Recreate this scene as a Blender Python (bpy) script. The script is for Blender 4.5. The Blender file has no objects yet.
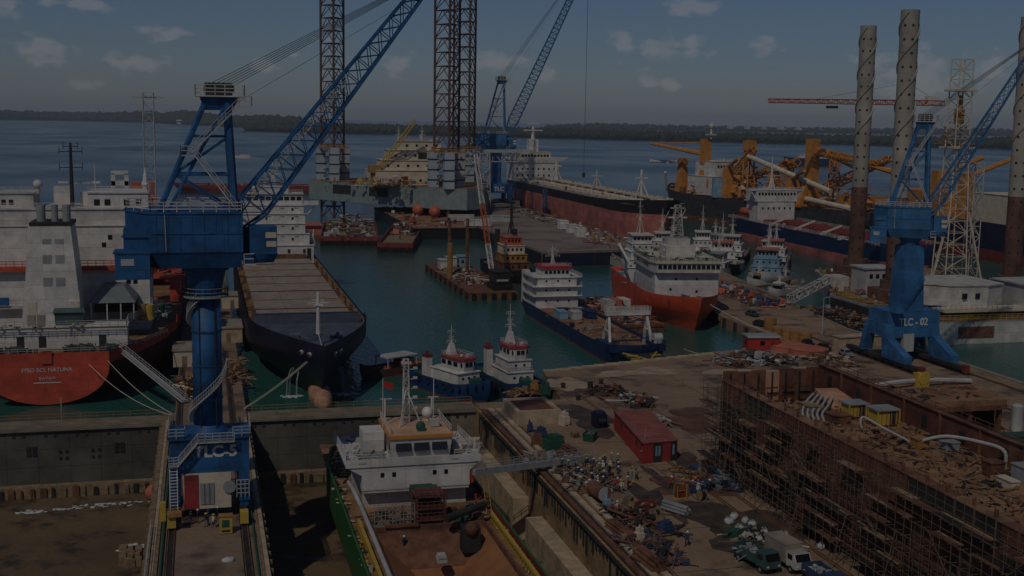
import bpy, bmesh, math, random
from mathutils import Vector, Matrix
random.seed(7)
R = math.radians
sc = bpy.context.scene
COL = sc.collection
# ------------------------------------------------------------------ camera
FPX, CAMH = 1200.0, 50.0
PITCH, YAW, ROLL = math.atan(168 / 1200.0), R(14.57), 0.0164
cf = Vector((math.sin(YAW) * math.cos(PITCH), math.cos(YAW) * math.cos(PITCH), -math.sin(PITCH)))
cr0 = Vector((math.cos(YAW), -math.sin(YAW), 0)); cu0 = cr0.cross(cf)
cr = cr0 * math.cos(ROLL) + cu0 * math.sin(ROLL); cu = cu0 * math.cos(ROLL) - cr0 * math.sin(ROLL)
CAM = Vector((0, 0, CAMH))
cd = bpy.data.cameras.new('camera'); cam = bpy.data.objects.new('camera', cd); COL.objects.link(cam)
cd.sensor_width = 36.0; cd.lens = FPX / 1024 * 36; cd.clip_start = 1; cd.clip_end = 60000
cam.matrix_world = Matrix(((cr.x, cu.x, -cf.x, 0), (cr.y, cu.y, -cf.y, 0), (cr.z, cu.z, -cf.z, CAMH), (0, 0, 0, 1)))
sc.camera = cam
def G(px, py, z=0.0):            # the point at height z that the survey of the photograph gives for a pixel
    d = cf + cr * ((px - 512) / FPX) + cu * ((288 - py) / FPX)
    return CAM + d * ((z - CAMH) / d.z)
# ------------------------------------------------------------------ sky, sun, exposure
SUN_EL, SUN_AZ = R(50), R(216)          # azimuth clockwise from +Y: the sun stands behind the camera, to its left
w = bpy.data.worlds.new('World'); sc.world = w; w.use_nodes = True
nt = w.node_tree; nt.nodes.clear()
def WN(t, **k):
    n = nt.nodes.new(t)
    for a, b in k.items(): setattr(n, a, b)
    return n
sky = WN('ShaderNodeTexSky', sky_type='NISHITA', sun_disc=False)
sky.sun_elevation = SUN_EL; sky.sun_rotation = SUN_AZ
sky.air_density = 1.0; sky.dust_density = 0.4; sky.ozone_density = 6.0; sky.altitude = 0
tc = WN('ShaderNodeTexCoord')
def wmath(op, a, b=None, c=None):
    n = WN('ShaderNodeMath', operation=op)
    for i, v in enumerate((a, b, c)):
        if v is None: continue
        if hasattr(v, 'is_linked'): nt.links.new(v, n.inputs[i])
        else: n.inputs[i].default_value = v
    return n.outputs[0]
# cumulus: a sparse noise field over the whole sky, gathered into puffs by a second, larger field
def smooth(v, lo, hi):
    n = WN('ShaderNodeMapRange', interpolation_type='SMOOTHSTEP'); nt.links.new(v, n.inputs[0])
    n.inputs[1].default_value = lo; n.inputs[2].default_value = hi
    return n.outputs[0]
sep = WN('ShaderNodeSeparateXYZ'); nt.links.new(tc.outputs['Generated'], sep.inputs[0])
mp = WN('ShaderNodeMapping'); mp.inputs['Scale'].default_value = (1, 1, 1.9); mp.inputs['Location'].default_value = (0.31, 0.12, 0.05)
nt.links.new(tc.outputs['Generated'], mp.inputs[0])
na = WN('ShaderNodeTexNoise'); na.inputs['Scale'].default_value = 11; na.inputs['Detail'].default_value = 6; na.inputs['Roughness'].default_value = .55
nb = WN('ShaderNodeTexNoise'); nb.inputs['Scale'].default_value = 60; nb.inputs['Detail'].default_value = 5
for n in (na, nb): nt.links.new(mp.outputs[0], n.inputs['Vector'])
field = wmath('ADD', wmath('MULTIPLY', na.outputs[0], .8), wmath('MULTIPLY', nb.outputs[0], .2))
fac = smooth(field, .645, .70)
# the puffs the photograph shows, each a round gathering of the fine noise at its own bearing
CL = [(45, 50, 26, 14), (137, 64, 28, 10), (165, 33, 22, 7), (396, 62, 15, 14), (600, 50, 0, 0), (622, 44, 13, 14), (655, 50, 17, 12), (690, 46, 22, 12), (760, 45, 12, 10),
      (645, 81, 12, 9), (671, 85, 9, 7), (690, 8, 25, 12), (500, 62, 34, 9), (545, 75, 14, 8), (80, 4, 36, 7), (12, 6, 14, 8), (918, 78, 34, 24), (990, 72, 16, 14), (265, 66, 14, 7), (880, 60, 20, 10), (85, 85, 16, 6)]
puff = None
for (px, py, rx, ry) in CL:
    if not rx: continue
    d = (cf + cr * ((px - 512) / FPX) + cu * ((288 - py) / FPX)).normalized()
    v = WN('ShaderNodeVectorMath', operation='SUBTRACT'); nt.links.new(tc.outputs['Generated'], v.inputs[0]); v.inputs[1].default_value = d
    s = WN('ShaderNodeVectorMath', operation='MULTIPLY'); nt.links.new(v.outputs[0], s.inputs[0])
    k = FPX * 0.83
    s.inputs[1].default_value = (k / rx, k / rx, k / ry)
    l = WN('ShaderNodeVectorMath', operation='LENGTH'); nt.links.new(s.outputs[0], l.inputs[0])
    m = wmath('SUBTRACT', 1.25, l.outputs['Value'])
    puff = m if puff is None else wmath('MAXIMUM', puff, m)
pf = smooth(wmath('ADD', puff, wmath('MULTIPLY', wmath('SUBTRACT', nb.outputs[0], .5), 3.0)), .25, 1.1)
fac = wmath('MULTIPLY', wmath('MAXIMUM', fac, pf), .31)
fac = wmath('MULTIPLY', fac, smooth(sep.outputs[2], .0, .03))
tint = WN('ShaderNodeMixRGB', blend_type='MULTIPLY'); tint.inputs[0].default_value = 1; tint.inputs[2].default_value = (.90, .93, 1.09, 1); nt.links.new(sky.outputs[0], tint.inputs[1])      # white balance of the photograph
mixc = WN('ShaderNodeMixRGB'); nt.links.new(fac, mixc.inputs[0]); nt.links.new(tint.outputs[0], mixc.inputs[1]); mixc.inputs[2].default_value = (12.5, 11.8, 11.6, 1)
bg = WN('ShaderNodeBackground'); bg.inputs[1].default_value = 0.078; nt.links.new(mixc.outputs[0], bg.inputs[0])
wo = WN('ShaderNodeOutputWorld'); nt.links.new(bg.outputs[0], wo.inputs[0])
sl = bpy.data.lights.new('sun', 'SUN'); sl.energy = 3.4; sl.angle = R(.6); sl.color = (1, .91, .78)
so = bpy.data.objects.new('sun', sl); COL.objects.link(so)
sd = Vector((math.sin(SUN_AZ) * math.cos(SUN_EL), math.cos(SUN_AZ) * math.cos(SUN_EL), math.sin(SUN_EL)))
so.rotation_euler = sd.to_track_quat('Z', 'Y').to_euler(); so.location = sd * 400
vs = sc.view_settings; vs.view_transform = 'Standard'; vs.look = 'None'; vs.gamma = 1; vs.use_curve_mapping = False; vs.exposure = -2.12
sc.render.engine = 'CYCLES'; sc.cycles.use_denoising = True; sc.cycles.max_bounces = 5; sc.cycles.volume_bounces = 1
# ------------------------------------------------------------------ materials
MATS = {}
def M(name, col=None, rough=.6, metal=0.0, var=.22, scale=.35, rust=0.0, rcol=(.15, .065, .035), streak=.12, bump=.0, bscale=3.0, spec=.4, plates=0):
    if name in MATS: return MATS[name]
    m = bpy.data.materials.new(name); m.use_nodes = True; t = m.node_tree; b = t.nodes['Principled BSDF']; MATS[name] = m
    L = t.links.new
    g = t.nodes.new('ShaderNodeNewGeometry')
    n = t.nodes.new('ShaderNodeTexNoise'); n.inputs['Scale'].default_value = scale; n.inputs['Detail'].default_value = 6; n.inputs['Roughness'].default_value = .65
    L(g.outputs['Position'], n.inputs['Vector'])
    mr = t.nodes.new('ShaderNodeMapRange'); mr.inputs[1].default_value = .28; mr.inputs[2].default_value = .72; mr.inputs[3].default_value = 1 - var * 1.5; mr.inputs[4].default_value = 1 + var
    L(n.outputs[0], mr.inputs[0])
    mx = t.nodes.new('ShaderNodeVectorMath'); mx.operation = 'SCALE'; mx.inputs[0].default_value = col
    L(mr.outputs[0], mx.inputs['Scale']); out = mx.outputs[0]
    if rust > 0:
        mp = t.nodes.new('ShaderNodeMapping'); mp.inputs['Scale'].default_value = (1, 1, streak); L(g.outputs['Position'], mp.inputs[0])
        r = t.nodes.new('ShaderNodeTexNoise'); r.inputs['Scale'].default_value = .9; r.inputs['Detail'].default_value = 7; r.inputs['Roughness'].default_value = .7
        L(mp.outputs[0], r.inputs['Vector'])
        rr = t.nodes.new('ShaderNodeMapRange'); rr.inputs[1].default_value = .74 - rust * .4; rr.inputs[2].default_value = .86 - rust * .3; L(r.outputs[0], rr.inputs[0])
        mm = t.nodes.new('ShaderNodeMixRGB'); L(rr.outputs[0], mm.inputs[0]); L(out, mm.inputs[1]); mm.inputs[2].default_value = (*rcol, 1); out = mm.outputs[0]
    if plates:       # welded plate seams and slightly different plates on upright faces
        sx = t.nodes.new('ShaderNodeSeparateXYZ'); L(g.outputs['Position'], sx.inputs[0]); ad = t.nodes.new('ShaderNodeMath'); L(sx.outputs[0], ad.inputs[0]); L(sx.outputs[1], ad.inputs[1])
        cx = t.nodes.new('ShaderNodeCombineXYZ'); L(ad.outputs[0], cx.inputs[0]); L(sx.outputs[2], cx.inputs[1])
        br = t.nodes.new('ShaderNodeTexBrick'); L(cx.outputs[0], br.inputs['Vector']); br.inputs['Color1'].default_value = (1, 1, 1, 1); br.inputs['Color2'].default_value = (.74, .74, .76, 1); br.inputs['Mortar'].default_value = (.45, .42, .40, 1)
        br.inputs['Scale'].default_value = 1; br.inputs['Mortar Size'].default_value = .035; br.inputs['Brick Width'].default_value = plates * 3; br.inputs['Row Height'].default_value = plates
        mp2 = t.nodes.new('ShaderNodeMixRGB'); mp2.blend_type = 'MULTIPLY'; mp2.inputs[0].default_value = .75; L(out, mp2.inputs[1]); L(br.outputs[0], mp2.inputs[2]); out = mp2.outputs[0]
    L(out, b.inputs['Base Color'])
    b.inputs['Roughness'].default_value = rough; b.inputs['Metallic'].default_value = metal; b.inputs['Specular IOR Level'].default_value = spec
    if bump:
        bn = t.nodes.new('ShaderNodeTexNoise'); bn.inputs['Scale'].default_value = bscale; bn.inputs['Detail'].default_value = 5; L(g.outputs['Position'], bn.inputs['Vector'])
        bb = t.nodes.new('ShaderNodeBump'); bb.inputs['Strength'].default_value = bump; bb.inputs['Distance'].default_value = .3; L(bn.outputs[0], bb.inputs['Height']); L(bb.outputs[0], b.inputs['Normal'])
    return m
M('blue', (.016, .100, .255), .58, rust=.22, rcol=(.045, .055, .075), var=.42, scale=.35, streak=.1, plates=2.1)
M('blue2', (.040, .150, .320), .55, rust=.18, rcol=(.06, .06, .06), var=.3, scale=.4, plates=2.2)
M('navy', (.014, .017, .042), .5, rust=.28, var=.35, plates=2.0)
M('navyhull', (.011, .030, .088), .5, rust=.2, var=.3, plates=1.8)
M('tugblue', (.009, .045, .14), .5, rust=.18, var=.35)
M('black', (.012, .011, .012), .6, rust=.12, var=.3)
M('blackhull', (.016, .015, .017), .55, rust=.3, var=.35, plates=2.2)
M('white', (.66, .63, .58), .55, rust=.13, rcol=(.34, .23, .14), var=.18, scale=.5, plates=2.6)
M('whiteold', (.55, .52, .47), .6, rust=.28, rcol=(.26, .15, .08), var=.25, plates=2.4)
M('cream', (.58, .50, .38), .6, rust=.1, var=.18)
M('grey', (.27, .28, .28), .6, rust=.12, var=.2)
M('rigtgrey', (.22, .26, .25), .6, rust=.15, var=.15)
M('lightgrey', (.42, .42, .40), .6, rust=.15, var=.2)
M('darkhull', (.055, .055, .058), .6, rust=.22, var=.3, plates=2.4)
M('dark', (.03, .028, .026), .7, var=.4)
M('glass', (.010, .012, .015), .12, var=.1, spec=.6)
M('red', (.42, .035, .022), .5, rust=.06, var=.2)
M('fpsored', (.54, .078, .040), .6, rust=.24, rcol=(.20, .045, .025), var=.25, plates=2.4)
M('redhull', (.66, .090, .033), .5, rust=.24, rcol=(.24, .05, .02), var=.22, plates=2.0)
M('maroon', (.20, .035, .028), .6, rust=.14, var=.25)
M('bootred', (.54, .175, .135), .7, rust=.2, rcol=(.13, .055, .045), var=.35, scale=.12, plates=2.6)
M('shedred', (.30, .035, .035), .55, rust=.07, var=.18)
M('shedroof', (.27, .090, .068), .7, rust=.22, var=.25)
M('orange', (.50, .215, .045), .55, rust=.1, var=.2)
M('orangered', (.46, .11, .05), .55, rust=.08, var=.2)
M('salmon', (.42, .13, .085), .7, rust=.1, var=.2)
M('ochre', (.34, .18, .055), .55, rust=.12, var=.2)
M('yellow', (.48, .33, .05), .5, rust=.1, var=.15)
M('green', (.030, .12, .028), .5, rust=.08, var=.2)
M('greenmach', (.02, .09, .055), .55, rust=.1)
M('teal', (.040, .085, .080), .6, rust=.2)
M('skyblue', (.20, .32, .40), .5, rust=.06)
M('paleblue', (.38, .44, .48), .5, rust=.14, var=.15)
M('rust', (.165, .072, .040), .85, var=.45, scale=.5, rust=.2, rcol=(.06, .032, .024), bump=.3)
M('rustred', (.150, .054, .034), .85, var=.4, scale=.4, rust=.2, rcol=(.055, .026, .02), bump=.3, plates=2.4)
M('rustdeck', (.26, .140, .072), .9, var=.45, scale=.25, rust=.25, rcol=(.10, .055, .035))
M('sandhold', (.27, .115, .045), .9, var=.25, scale=.2, rust=.1)
M('hatch', (.30, .25, .20), .8, var=.25, scale=.4, rust=.28, rcol=(.20, .10, .045))
M('concrete', (.27, .23, .175), .9, var=.3, scale=.3, rust=.2, rcol=(.11, .08, .055), bump=.2)
M('palec', (.42, .325, .215), .9, var=.3, scale=.5, rust=.22, rcol=(.2, .12, .06), bump=.2)
M('stainwall', (.29, .19, .095), .9, var=.45, scale=.25, rust=.34, rcol=(.07, .045, .028), streak=.08, bump=.3)
M('gatesteel', (.088, .084, .070), .75, var=.45, scale=.14, rust=.24, rcol=(.085, .055, .032), streak=.3)
M('gatepale', (.20, .17, .12), .8, var=.3, rust=.25, rcol=(.08, .05, .03))
M('wood', (.24, .17, .10), .9, var=.4, scale=1.2, rust=.15, rcol=(.07, .05, .03))
M('steelrope', (.05, .05, .05), .6, var=.2)
M('rope', (.55, .48, .36), .9, var=.2)
M('scaf', (.155, .105, .072), .75, metal=.1, var=.4, scale=1.0)
M('bag', (.46, .47, .48), .9, var=.15, scale=1.5)
M('rubber', (.012, .012, .012), .9, var=.3)
M('skin', (.20, .11, .07), .6, var=.1)
M('bulb', (.45, .24, .15), .7, var=.3, scale=.5, rust=.2)
M('spray', (.5, .53, .53), .5, var=.1)
M('legsteel', (.33, .30, .25), .75, var=.25, scale=.12, rust=.16, streak=.25, rcol=(.17, .08, .04))
M('legrust', (.13, .065, .045), .85, var=.4, scale=.2, rust=.25, rcol=(.05, .03, .025))
M('latsteel', (.115, .055, .042), .8, var=.35, scale=.05)
M('ropeheap', (.045, .06, .05), .95, var=.5, scale=2)
for nm, c in (('c_white', (.6, .6, .58)), ('c_yellow', (.55, .42, .04)), ('c_orange', (.6, .17, .03)), ('c_blue', (.025, .05, .12)), ('c_navy', (.015, .02, .045)), ('c_red', (.42, .03, .03)), ('c_grey', (.2, .2, .2)), ('c_khaki', (.22, .19, .11))):
    M(nm, c, .8, var=.15, scale=4)
def ground_mat(name, base, stain, pale, wet=.0, sc1=.045):
    m = bpy.data.materials.new(name); m.use_nodes = True; t = m.node_tree; b = t.nodes['Principled BSDF']; L = t.links.new; MATS[name] = m
    g = t.nodes.new('ShaderNodeNewGeometry')
    def noise(s, d=7, r=.65, off=0):
        mp = t.nodes.new('ShaderNodeMapping'); mp.inputs['Location'].default_value = (off, off * 1.7, off); L(g.outputs['Position'], mp.inputs[0])
        n = t.nodes.new('ShaderNodeTexNoise'); n.inputs['Scale'].default_value = s; n.inputs['Detail'].default_value = d; n.inputs['Roughness'].default_value = r; L(mp.outputs[0], n.inputs['Vector']); return n.outputs[0]
    def rng(v, lo, hi, a=0, c=1):
        n = t.nodes.new('ShaderNodeMapRange'); n.inputs[1].default_value = lo; n.inputs[2].default_value = hi; n.inputs[3].default_value = a; n.inputs[4].default_value = c; L(v, n.inputs[0]); return n.outputs[0]
    def mix(f, a, c):
        n = t.nodes.new('ShaderNodeMixRGB'); L(f, n.inputs[0])
        for i, v in ((1, a), (2, c)):
            if isinstance(v, tuple): n.inputs[i].default_value = (*v, 1)
            else: L(v, n.inputs[i])
        return n.outputs[0]
    s1 = noise(sc1); s2 = noise(sc1 * 3.1, off=31); s3 = noise(1.6, off=7)
    c = mix(rng(s1, .38, .66), base, pale)
    st = rng(s2, .50, .64)
    c = mix(st, c, stain)
    c = mix(rng(s3, .3, .7, 0, .38), c, tuple(x * .45 for x in base))
    L(c, b.inputs['Base Color'])
    if wet:
        L(rng(s2, .53, .66, .9, .9 - wet), b.inputs['Roughness'])
    else: b.inputs['Roughness'].default_value = .92
    bb = t.nodes.new('ShaderNodeBump'); bb.inputs['Strength'].default_value = .35; bb.inputs['Distance'].default_value = .1; L(s3, bb.inputs['Height']); L(bb.outputs[0], b.inputs['Normal'])
    return m
ground_mat('quayground', (.235, .156, .094), (.074, .051, .036), (.335, .232, .145), wet=.35)
ground_mat('pierground', (.205, .143, .092), (.095, .064, .042), (.27, .195, .13))
ground_mat('dockmud', (.105, .070, .035), (.034, .026, .015), (.185, .12, .058), wet=.55, sc1=.06)
ground_mat('wharfdeck', (.21, .165, .135), (.12, .085, .065), (.28, .225, .185), sc1=.02)
ground_mat('foresty', (.020, .035, .016), (.012, .022, .012), (.045, .055, .026), sc1=.004)
ground_mat('foresty2', (.030, .045, .022), (.020, .03, .018), (.06, .06, .03), sc1=.01)
def water_mat():
    m = bpy.data.materials.new('water'); m.use_nodes = True; t = m.node_tree; b = t.nodes['Principled BSDF']; L = t.links.new; MATS['water'] = m
    g = t.nodes.new('ShaderNodeNewGeometry')
    def noise(s, sx=(1, 1, 1), d=4):
        mp = t.nodes.new('ShaderNodeMapping'); mp.inputs['Scale'].default_value = sx; L(g.outputs['Position'], mp.inputs[0])
        n = t.nodes.new('ShaderNodeTexNoise'); n.inputs['Scale'].default_value = s; n.inputs['Detail'].default_value = d; L(mp.outputs[0], n.inputs['Vector']); return n.outputs[0]
    big = noise(.006, (1, .6, 1), 5)
    # silty green water in the basins near the docks, clear blue water in the strait
    sp = t.nodes.new('ShaderNodeSeparateXYZ'); L(g.outputs['Position'], sp.inputs[0])
    far = t.nodes.new('ShaderNodeMapRange'); far.inputs[1].default_value = 200; far.inputs[2].default_value = 900; L(sp.outputs[1], far.inputs[0])
    m1 = t.nodes.new('ShaderNodeMixRGB'); L(far.outputs[0], m1.inputs[0]); m1.inputs[1].default_value = (.026, .108, .086, 1); m1.inputs[2].default_value = (.024, .050, .062, 1)
    m2 = t.nodes.new('ShaderNodeMixRGB'); m2.blend_type = 'MULTIPLY'; m2.inputs[0].default_value = .22; L(m1.outputs[0], m2.inputs[1]); L(big, m2.inputs[2])
    L(m2.outputs[0], b.inputs['Base Color'])
    rg = t.nodes.new('ShaderNodeMapRange'); rg.inputs[1].default_value = .35; rg.inputs[2].default_value = .65; rg.inputs[3].default_value = .12; rg.inputs[4].default_value = .26; L(big, rg.inputs[0]); L(rg.outputs[0], b.inputs['Roughness'])
    b.inputs['IOR'].default_value = 1.33; b.inputs['Specular IOR Level'].default_value = .42
    a1 = noise(.9, (1, .55, 1), 3); a2 = noise(.16, (1, .5, 1), 3)
    ad = t.nodes.new('ShaderNodeMath'); ad.operation = 'MULTIPLY_ADD'; L(a2, ad.inputs[0]); ad.inputs[1].default_value = 1.1; L(a1, ad.inputs[2])
    bb = t.nodes.new('ShaderNodeBump'); bb.inputs['Strength'].default_value = .55; bb.inputs['Distance'].default_value = .35; L(ad.outputs[0], bb.inputs['Height']); L(bb.outputs[0], b.inputs['Normal'])
water_mat()
# ------------------------------------------------------------------ mesh helpers
class MB:
    def __init__(s, T=None): s.v = []; s.f = []; s.m = []; s.T = T; s.mi = 0
    def add(s, vs, fs):
        o = len(s.v); s.v += [tuple(s.T @ Vector(p)) if s.T else tuple(p) for p in vs]
        s.f += [tuple(o + i for i in f) for f in fs]; s.m += [s.mi] * len(fs); return s
    def box(s, x0, x1, y0, y1, z0, z1):
        return s.add([(x0, y0, z0), (x1, y0, z0), (x1, y1, z0), (x0, y1, z0), (x0, y0, z1), (x1, y0, z1), (x1, y1, z1), (x0, y1, z1)],
                     [(0, 3, 2, 1), (4, 5, 6, 7), (0, 1, 5, 4), (1, 2, 6, 5), (2, 3, 7, 6), (3, 0, 4, 7)])
    def rbox(s, c, sz, rot):     # box with a rotation matrix
        h = Vector(sz) / 2; vs = []
        for z in (-1, 1):
            for x, y in ((-1, -1), (1, -1), (1, 1), (-1, 1)): vs.append(Vector(c) + rot @ Vector((x * h.x, y * h.y, z * h.z)))
        return s.add(vs, [(0, 3, 2, 1), (4, 5, 6, 7), (0, 1, 5, 4), (1, 2, 6, 5), (2, 3, 7, 6), (3, 0, 4, 7)])
    def prism(s, poly, z0, z1, poly2=None):
        n = len(poly); p2 = poly2 or poly
        return s.add([(x, y, z0) for x, y in poly] + [(x, y, z1) for x, y in p2],
                     [tuple(range(n))[::-1], tuple(range(n, 2 * n))] + [(i, (i + 1) % n, n + (i + 1) % n, n + i) for i in range(n)])
    def tube(s, p, q, r, n=6, r2=None, cap=True):
        p = Vector(p); q = Vector(q); d = q - p
        if d.length < 1e-6: return s
        d.normalize(); a = d.cross(Vector((0, 0, 1)) if abs(d.z) < .95 else Vector((1, 0, 0))).normalized(); b = d.cross(a)
        r2 = r if r2 is None else r2; vs = []
        for c, rr in ((p, r), (q, r2)):
            for i in range(n):
                t = 2 * math.pi * (i + .5) / n; vs.append(c + (a * math.cos(t) + b * math.sin(t)) * rr)
        fs = [(i, (i + 1) % n, n + (i + 1) % n, n + i) for i in range(n)]
        if cap: fs += [tuple(range(n))[::-1], tuple(range(n, 2 * n))]
        return s.add(vs, fs)
    def bar(s, p, q, w): return s.tube(p, q, w * .7071, 4)
    def path(s, pts, r, n=6):
        for a, b in zip(pts, pts[1:]): s.tube(a, b, r, n)
        return s
    def cyl(s, x, y, z0, z1, r, n=16, r2=None): return s.tube((x, y, z0), (x, y, z1), r, n, r2)
    def ell(s, c, rx, ry, rz, n=12, m=8):
        vs = []; fs = []
        for j in range(m + 1):
            ph = math.pi * j / m
            for i in range(n):
                t = 2 * math.pi * i / n; vs.append((c[0] + rx * math.sin(ph) * math.cos(t), c[1] + ry * math.sin(ph) * math.sin(t), c[2] + rz * math.cos(ph)))
        for j in range(m):
            for i in range(n): fs.append((j * n + i, (j + 1) * n + i, (j + 1) * n + (i + 1) % n, j * n + (i + 1) % n))
        return s.add(vs, fs)
    def rail(s, pts, h=1.1, step=2.0, r=.05, rows=2):
        for a, b in zip(pts, pts[1:]):
            a = Vector(a); b = Vector(b); L = (b - a).length; n = max(1, int(L / step))
            for k in range(rows): z = Vector((0, 0, h * (k + 1) / rows)); s.bar(a + z, b + z, r)
            for i in range(n + 1): p = a.lerp(b, i / n); s.bar(p, p + Vector((0, 0, h)), r)
        return s
    def lattice(s, p, q, w0, w1, n, rc, rb, side=(0, 1, 0), d0=None, d1=None, xbr=False):
        p = Vector(p); q = Vector(q); d = (q - p).normalized(); a = Vector(side); a = (a - d * a.dot(d)).normalized(); b = d.cross(a)
        d0 = d0 or w0; d1 = d1 or w1; rings = []
        for i in range(n + 1):
            t = i / n; c = p.lerp(q, t); w_ = (w0 + (w1 - w0) * t) / 2; h_ = (d0 + (d1 - d0) * t) / 2
            rings.append([c + a * (sx * w_) + b * (sy * h_) for sx, sy in ((-1, -1), (1, -1), (1, 1), (-1, 1))])
        for k in range(4): s.tube(rings[0][k], rings[-1][k], rc, 5)
        for i in range(n):
            for k in range(4):
                A, B, C, D = rings[i][k], rings[i][(k + 1) % 4], rings[i + 1][k], rings[i + 1][(k + 1) % 4]
                s.bar(C, D, rb * 1.6)
                if xbr: s.bar(A, D, rb * 1.6); s.bar(B, C, rb * 1.6)
                elif (i + k) % 2: s.bar(A, D, rb * 1.6)
                else: s.bar(B, C, rb * 1.6)
        return s
    def stair(s, p, q, wd, r=.05, h=1.0):      # flight of steps from p to q with handrails, width vector wd
        p = Vector(p); q = Vector(q); wd = Vector(wd); up = Vector((0, 0, h)); n = max(3, int((q - p).length / .6))
        for o in (Vector(), wd):
            s.bar(p + o, q + o, .16); s.bar(p + o + up, q + o + up, r * 1.3); s.bar(p + o + up * .5, q + o + up * .5, r)
            for i in range(0, n + 1, 2): c = p.lerp(q, i / n) + o; s.bar(c, c + up, r)
        for i in range(n + 1): c = p.lerp(q, i / n); s.bar(c, c + wd, .12)
        return s
    def mesh(s, name, mats, smooth=False, off=None):
        me = bpy.data.meshes.new(name)
        me.from_pydata([(x - off[0], y - off[1], z - off[2]) for x, y, z in s.v] if off else s.v, [], s.f)
        for m in (mats if isinstance(mats, (list, tuple)) else [mats]): me.materials.append(MATS[m])
        if any(s.m): me.polygons.foreach_set('material_index', s.m)
        if smooth: me.polygons.foreach_set('use_smooth', [True] * len(me.polygons))
        me.update(); return me
OFF = {}
def tag(o, label=None, cat=None, group=None, kind=None):
    if label: o['label'] = label
    if cat: o['category'] = cat
    if group: o['group'] = group
    if kind: o['kind'] = kind
    return o
def thing(name, label, cat, loc=(0, 0, 0), rz=0, group=None, world=False):
    o = bpy.data.objects.new(name, None); COL.objects.link(o); o.location = loc; o.rotation_euler = (0, 0, rz); o.empty_display_size = .5
    tag(o, label, cat, group); OFF[o.name] = tuple(loc) if world else None; return o
def part(name, mb, mats, parent, smooth=False, kind=None, label=None):
    off = OFF.get(parent.name)
    o = bpy.data.objects.new(name, mb.mesh(name, mats, smooth, off)); COL.objects.link(o); o.parent = parent; OFF[o.name] = off
    tag(o, label, kind=kind); return o
def solo(name, mb, mats, label, cat, group=None, kind=None, smooth=False, loc=None):
    off = loc
    o = bpy.data.objects.new(name, mb.mesh(name, mats, smooth, off)); COL.objects.link(o)
    if loc: o.location = loc
    OFF[o.name] = None; return tag(o, label, cat, group, kind)
def struct(name, mb, mats, smooth=False, kind='structure', label=None):
    o = bpy.data.objects.new(name, mb.mesh(name, mats, smooth)); COL.objects.link(o); OFF[o.name] = None; return tag(o, label, kind=kind)
UB = {}
def pc(name, mat, parent, x0, x1, y0, y1, z0, z1, rz=0, rx=0):     # a box piece: alike pieces share one mesh
    if mat not in UB: UB[mat] = MB().box(-.5, .5, -.5, .5, -.5, .5).mesh('box_' + mat, mat)
    o = bpy.data.objects.new(name, UB[mat]); COL.objects.link(o); o.parent = parent; off = OFF.get(parent.name) or (0, 0, 0)
    o.location = ((x0 + x1) / 2 - off[0], (y0 + y1) / 2 - off[1], (z0 + z1) / 2 - off[2]); o.scale = (x1 - x0, y1 - y0, z1 - z0); o.rotation_euler = (rx, 0, rz); return o
def inst(name, mesh, parent, loc, rz=0, s=(1, 1, 1), rx=0):
    o = bpy.data.objects.new(name, mesh); COL.objects.link(o)
    off = (0, 0, 0)
    if parent: o.parent = parent; off = OFF.get(parent.name) or off
    o.location = (loc[0] - off[0], loc[1] - off[1], loc[2] - off[2]); o.rotation_euler = (rx, 0, rz); o.scale = s; return o
def dup(root, loc, rz, label=None, group=None):
    def cp(o, par):
        c = o.copy(); COL.objects.link(c); c.parent = par
        for ch in list(o.children): cp(ch, c)
        return c
    r = cp(root, None); r.location = loc; r.rotation_euler = (0, 0, rz)
    if label: r['label'] = label
    if group: r['group'] = group
    return r
def lettering(text, parent, mat, size, loc, rot, bold=.012):
    cu_ = bpy.data.curves.new('txt', 'FONT'); cu_.body = text; cu_.size = size; cu_.extrude = .02; cu_.offset = bold; cu_.align_x = 'CENTER'
    to = bpy.data.objects.new('txt', cu_); COL.objects.link(to)
    me = bpy.data.meshes.new_from_object(to.evaluated_get(bpy.context.evaluated_depsgraph_get())); bpy.data.objects.remove(to); bpy.data.curves.remove(cu_)
    me.materials.clear(); me.materials.append(MATS[mat])
    o = bpy.data.objects.new('lettering', me); COL.objects.link(o); o.parent = parent; off = OFF.get(parent.name) or (0, 0, 0)
    o.location = tuple(loc[i] - off[i] for i in range(3)); o.rotation_euler = rot; return o
WL = -2.5
def sstep(a, b, x):
    t = min(1, max(0, (x - a) / (b - a))); return t * t * (3 - 2 * t)
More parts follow.
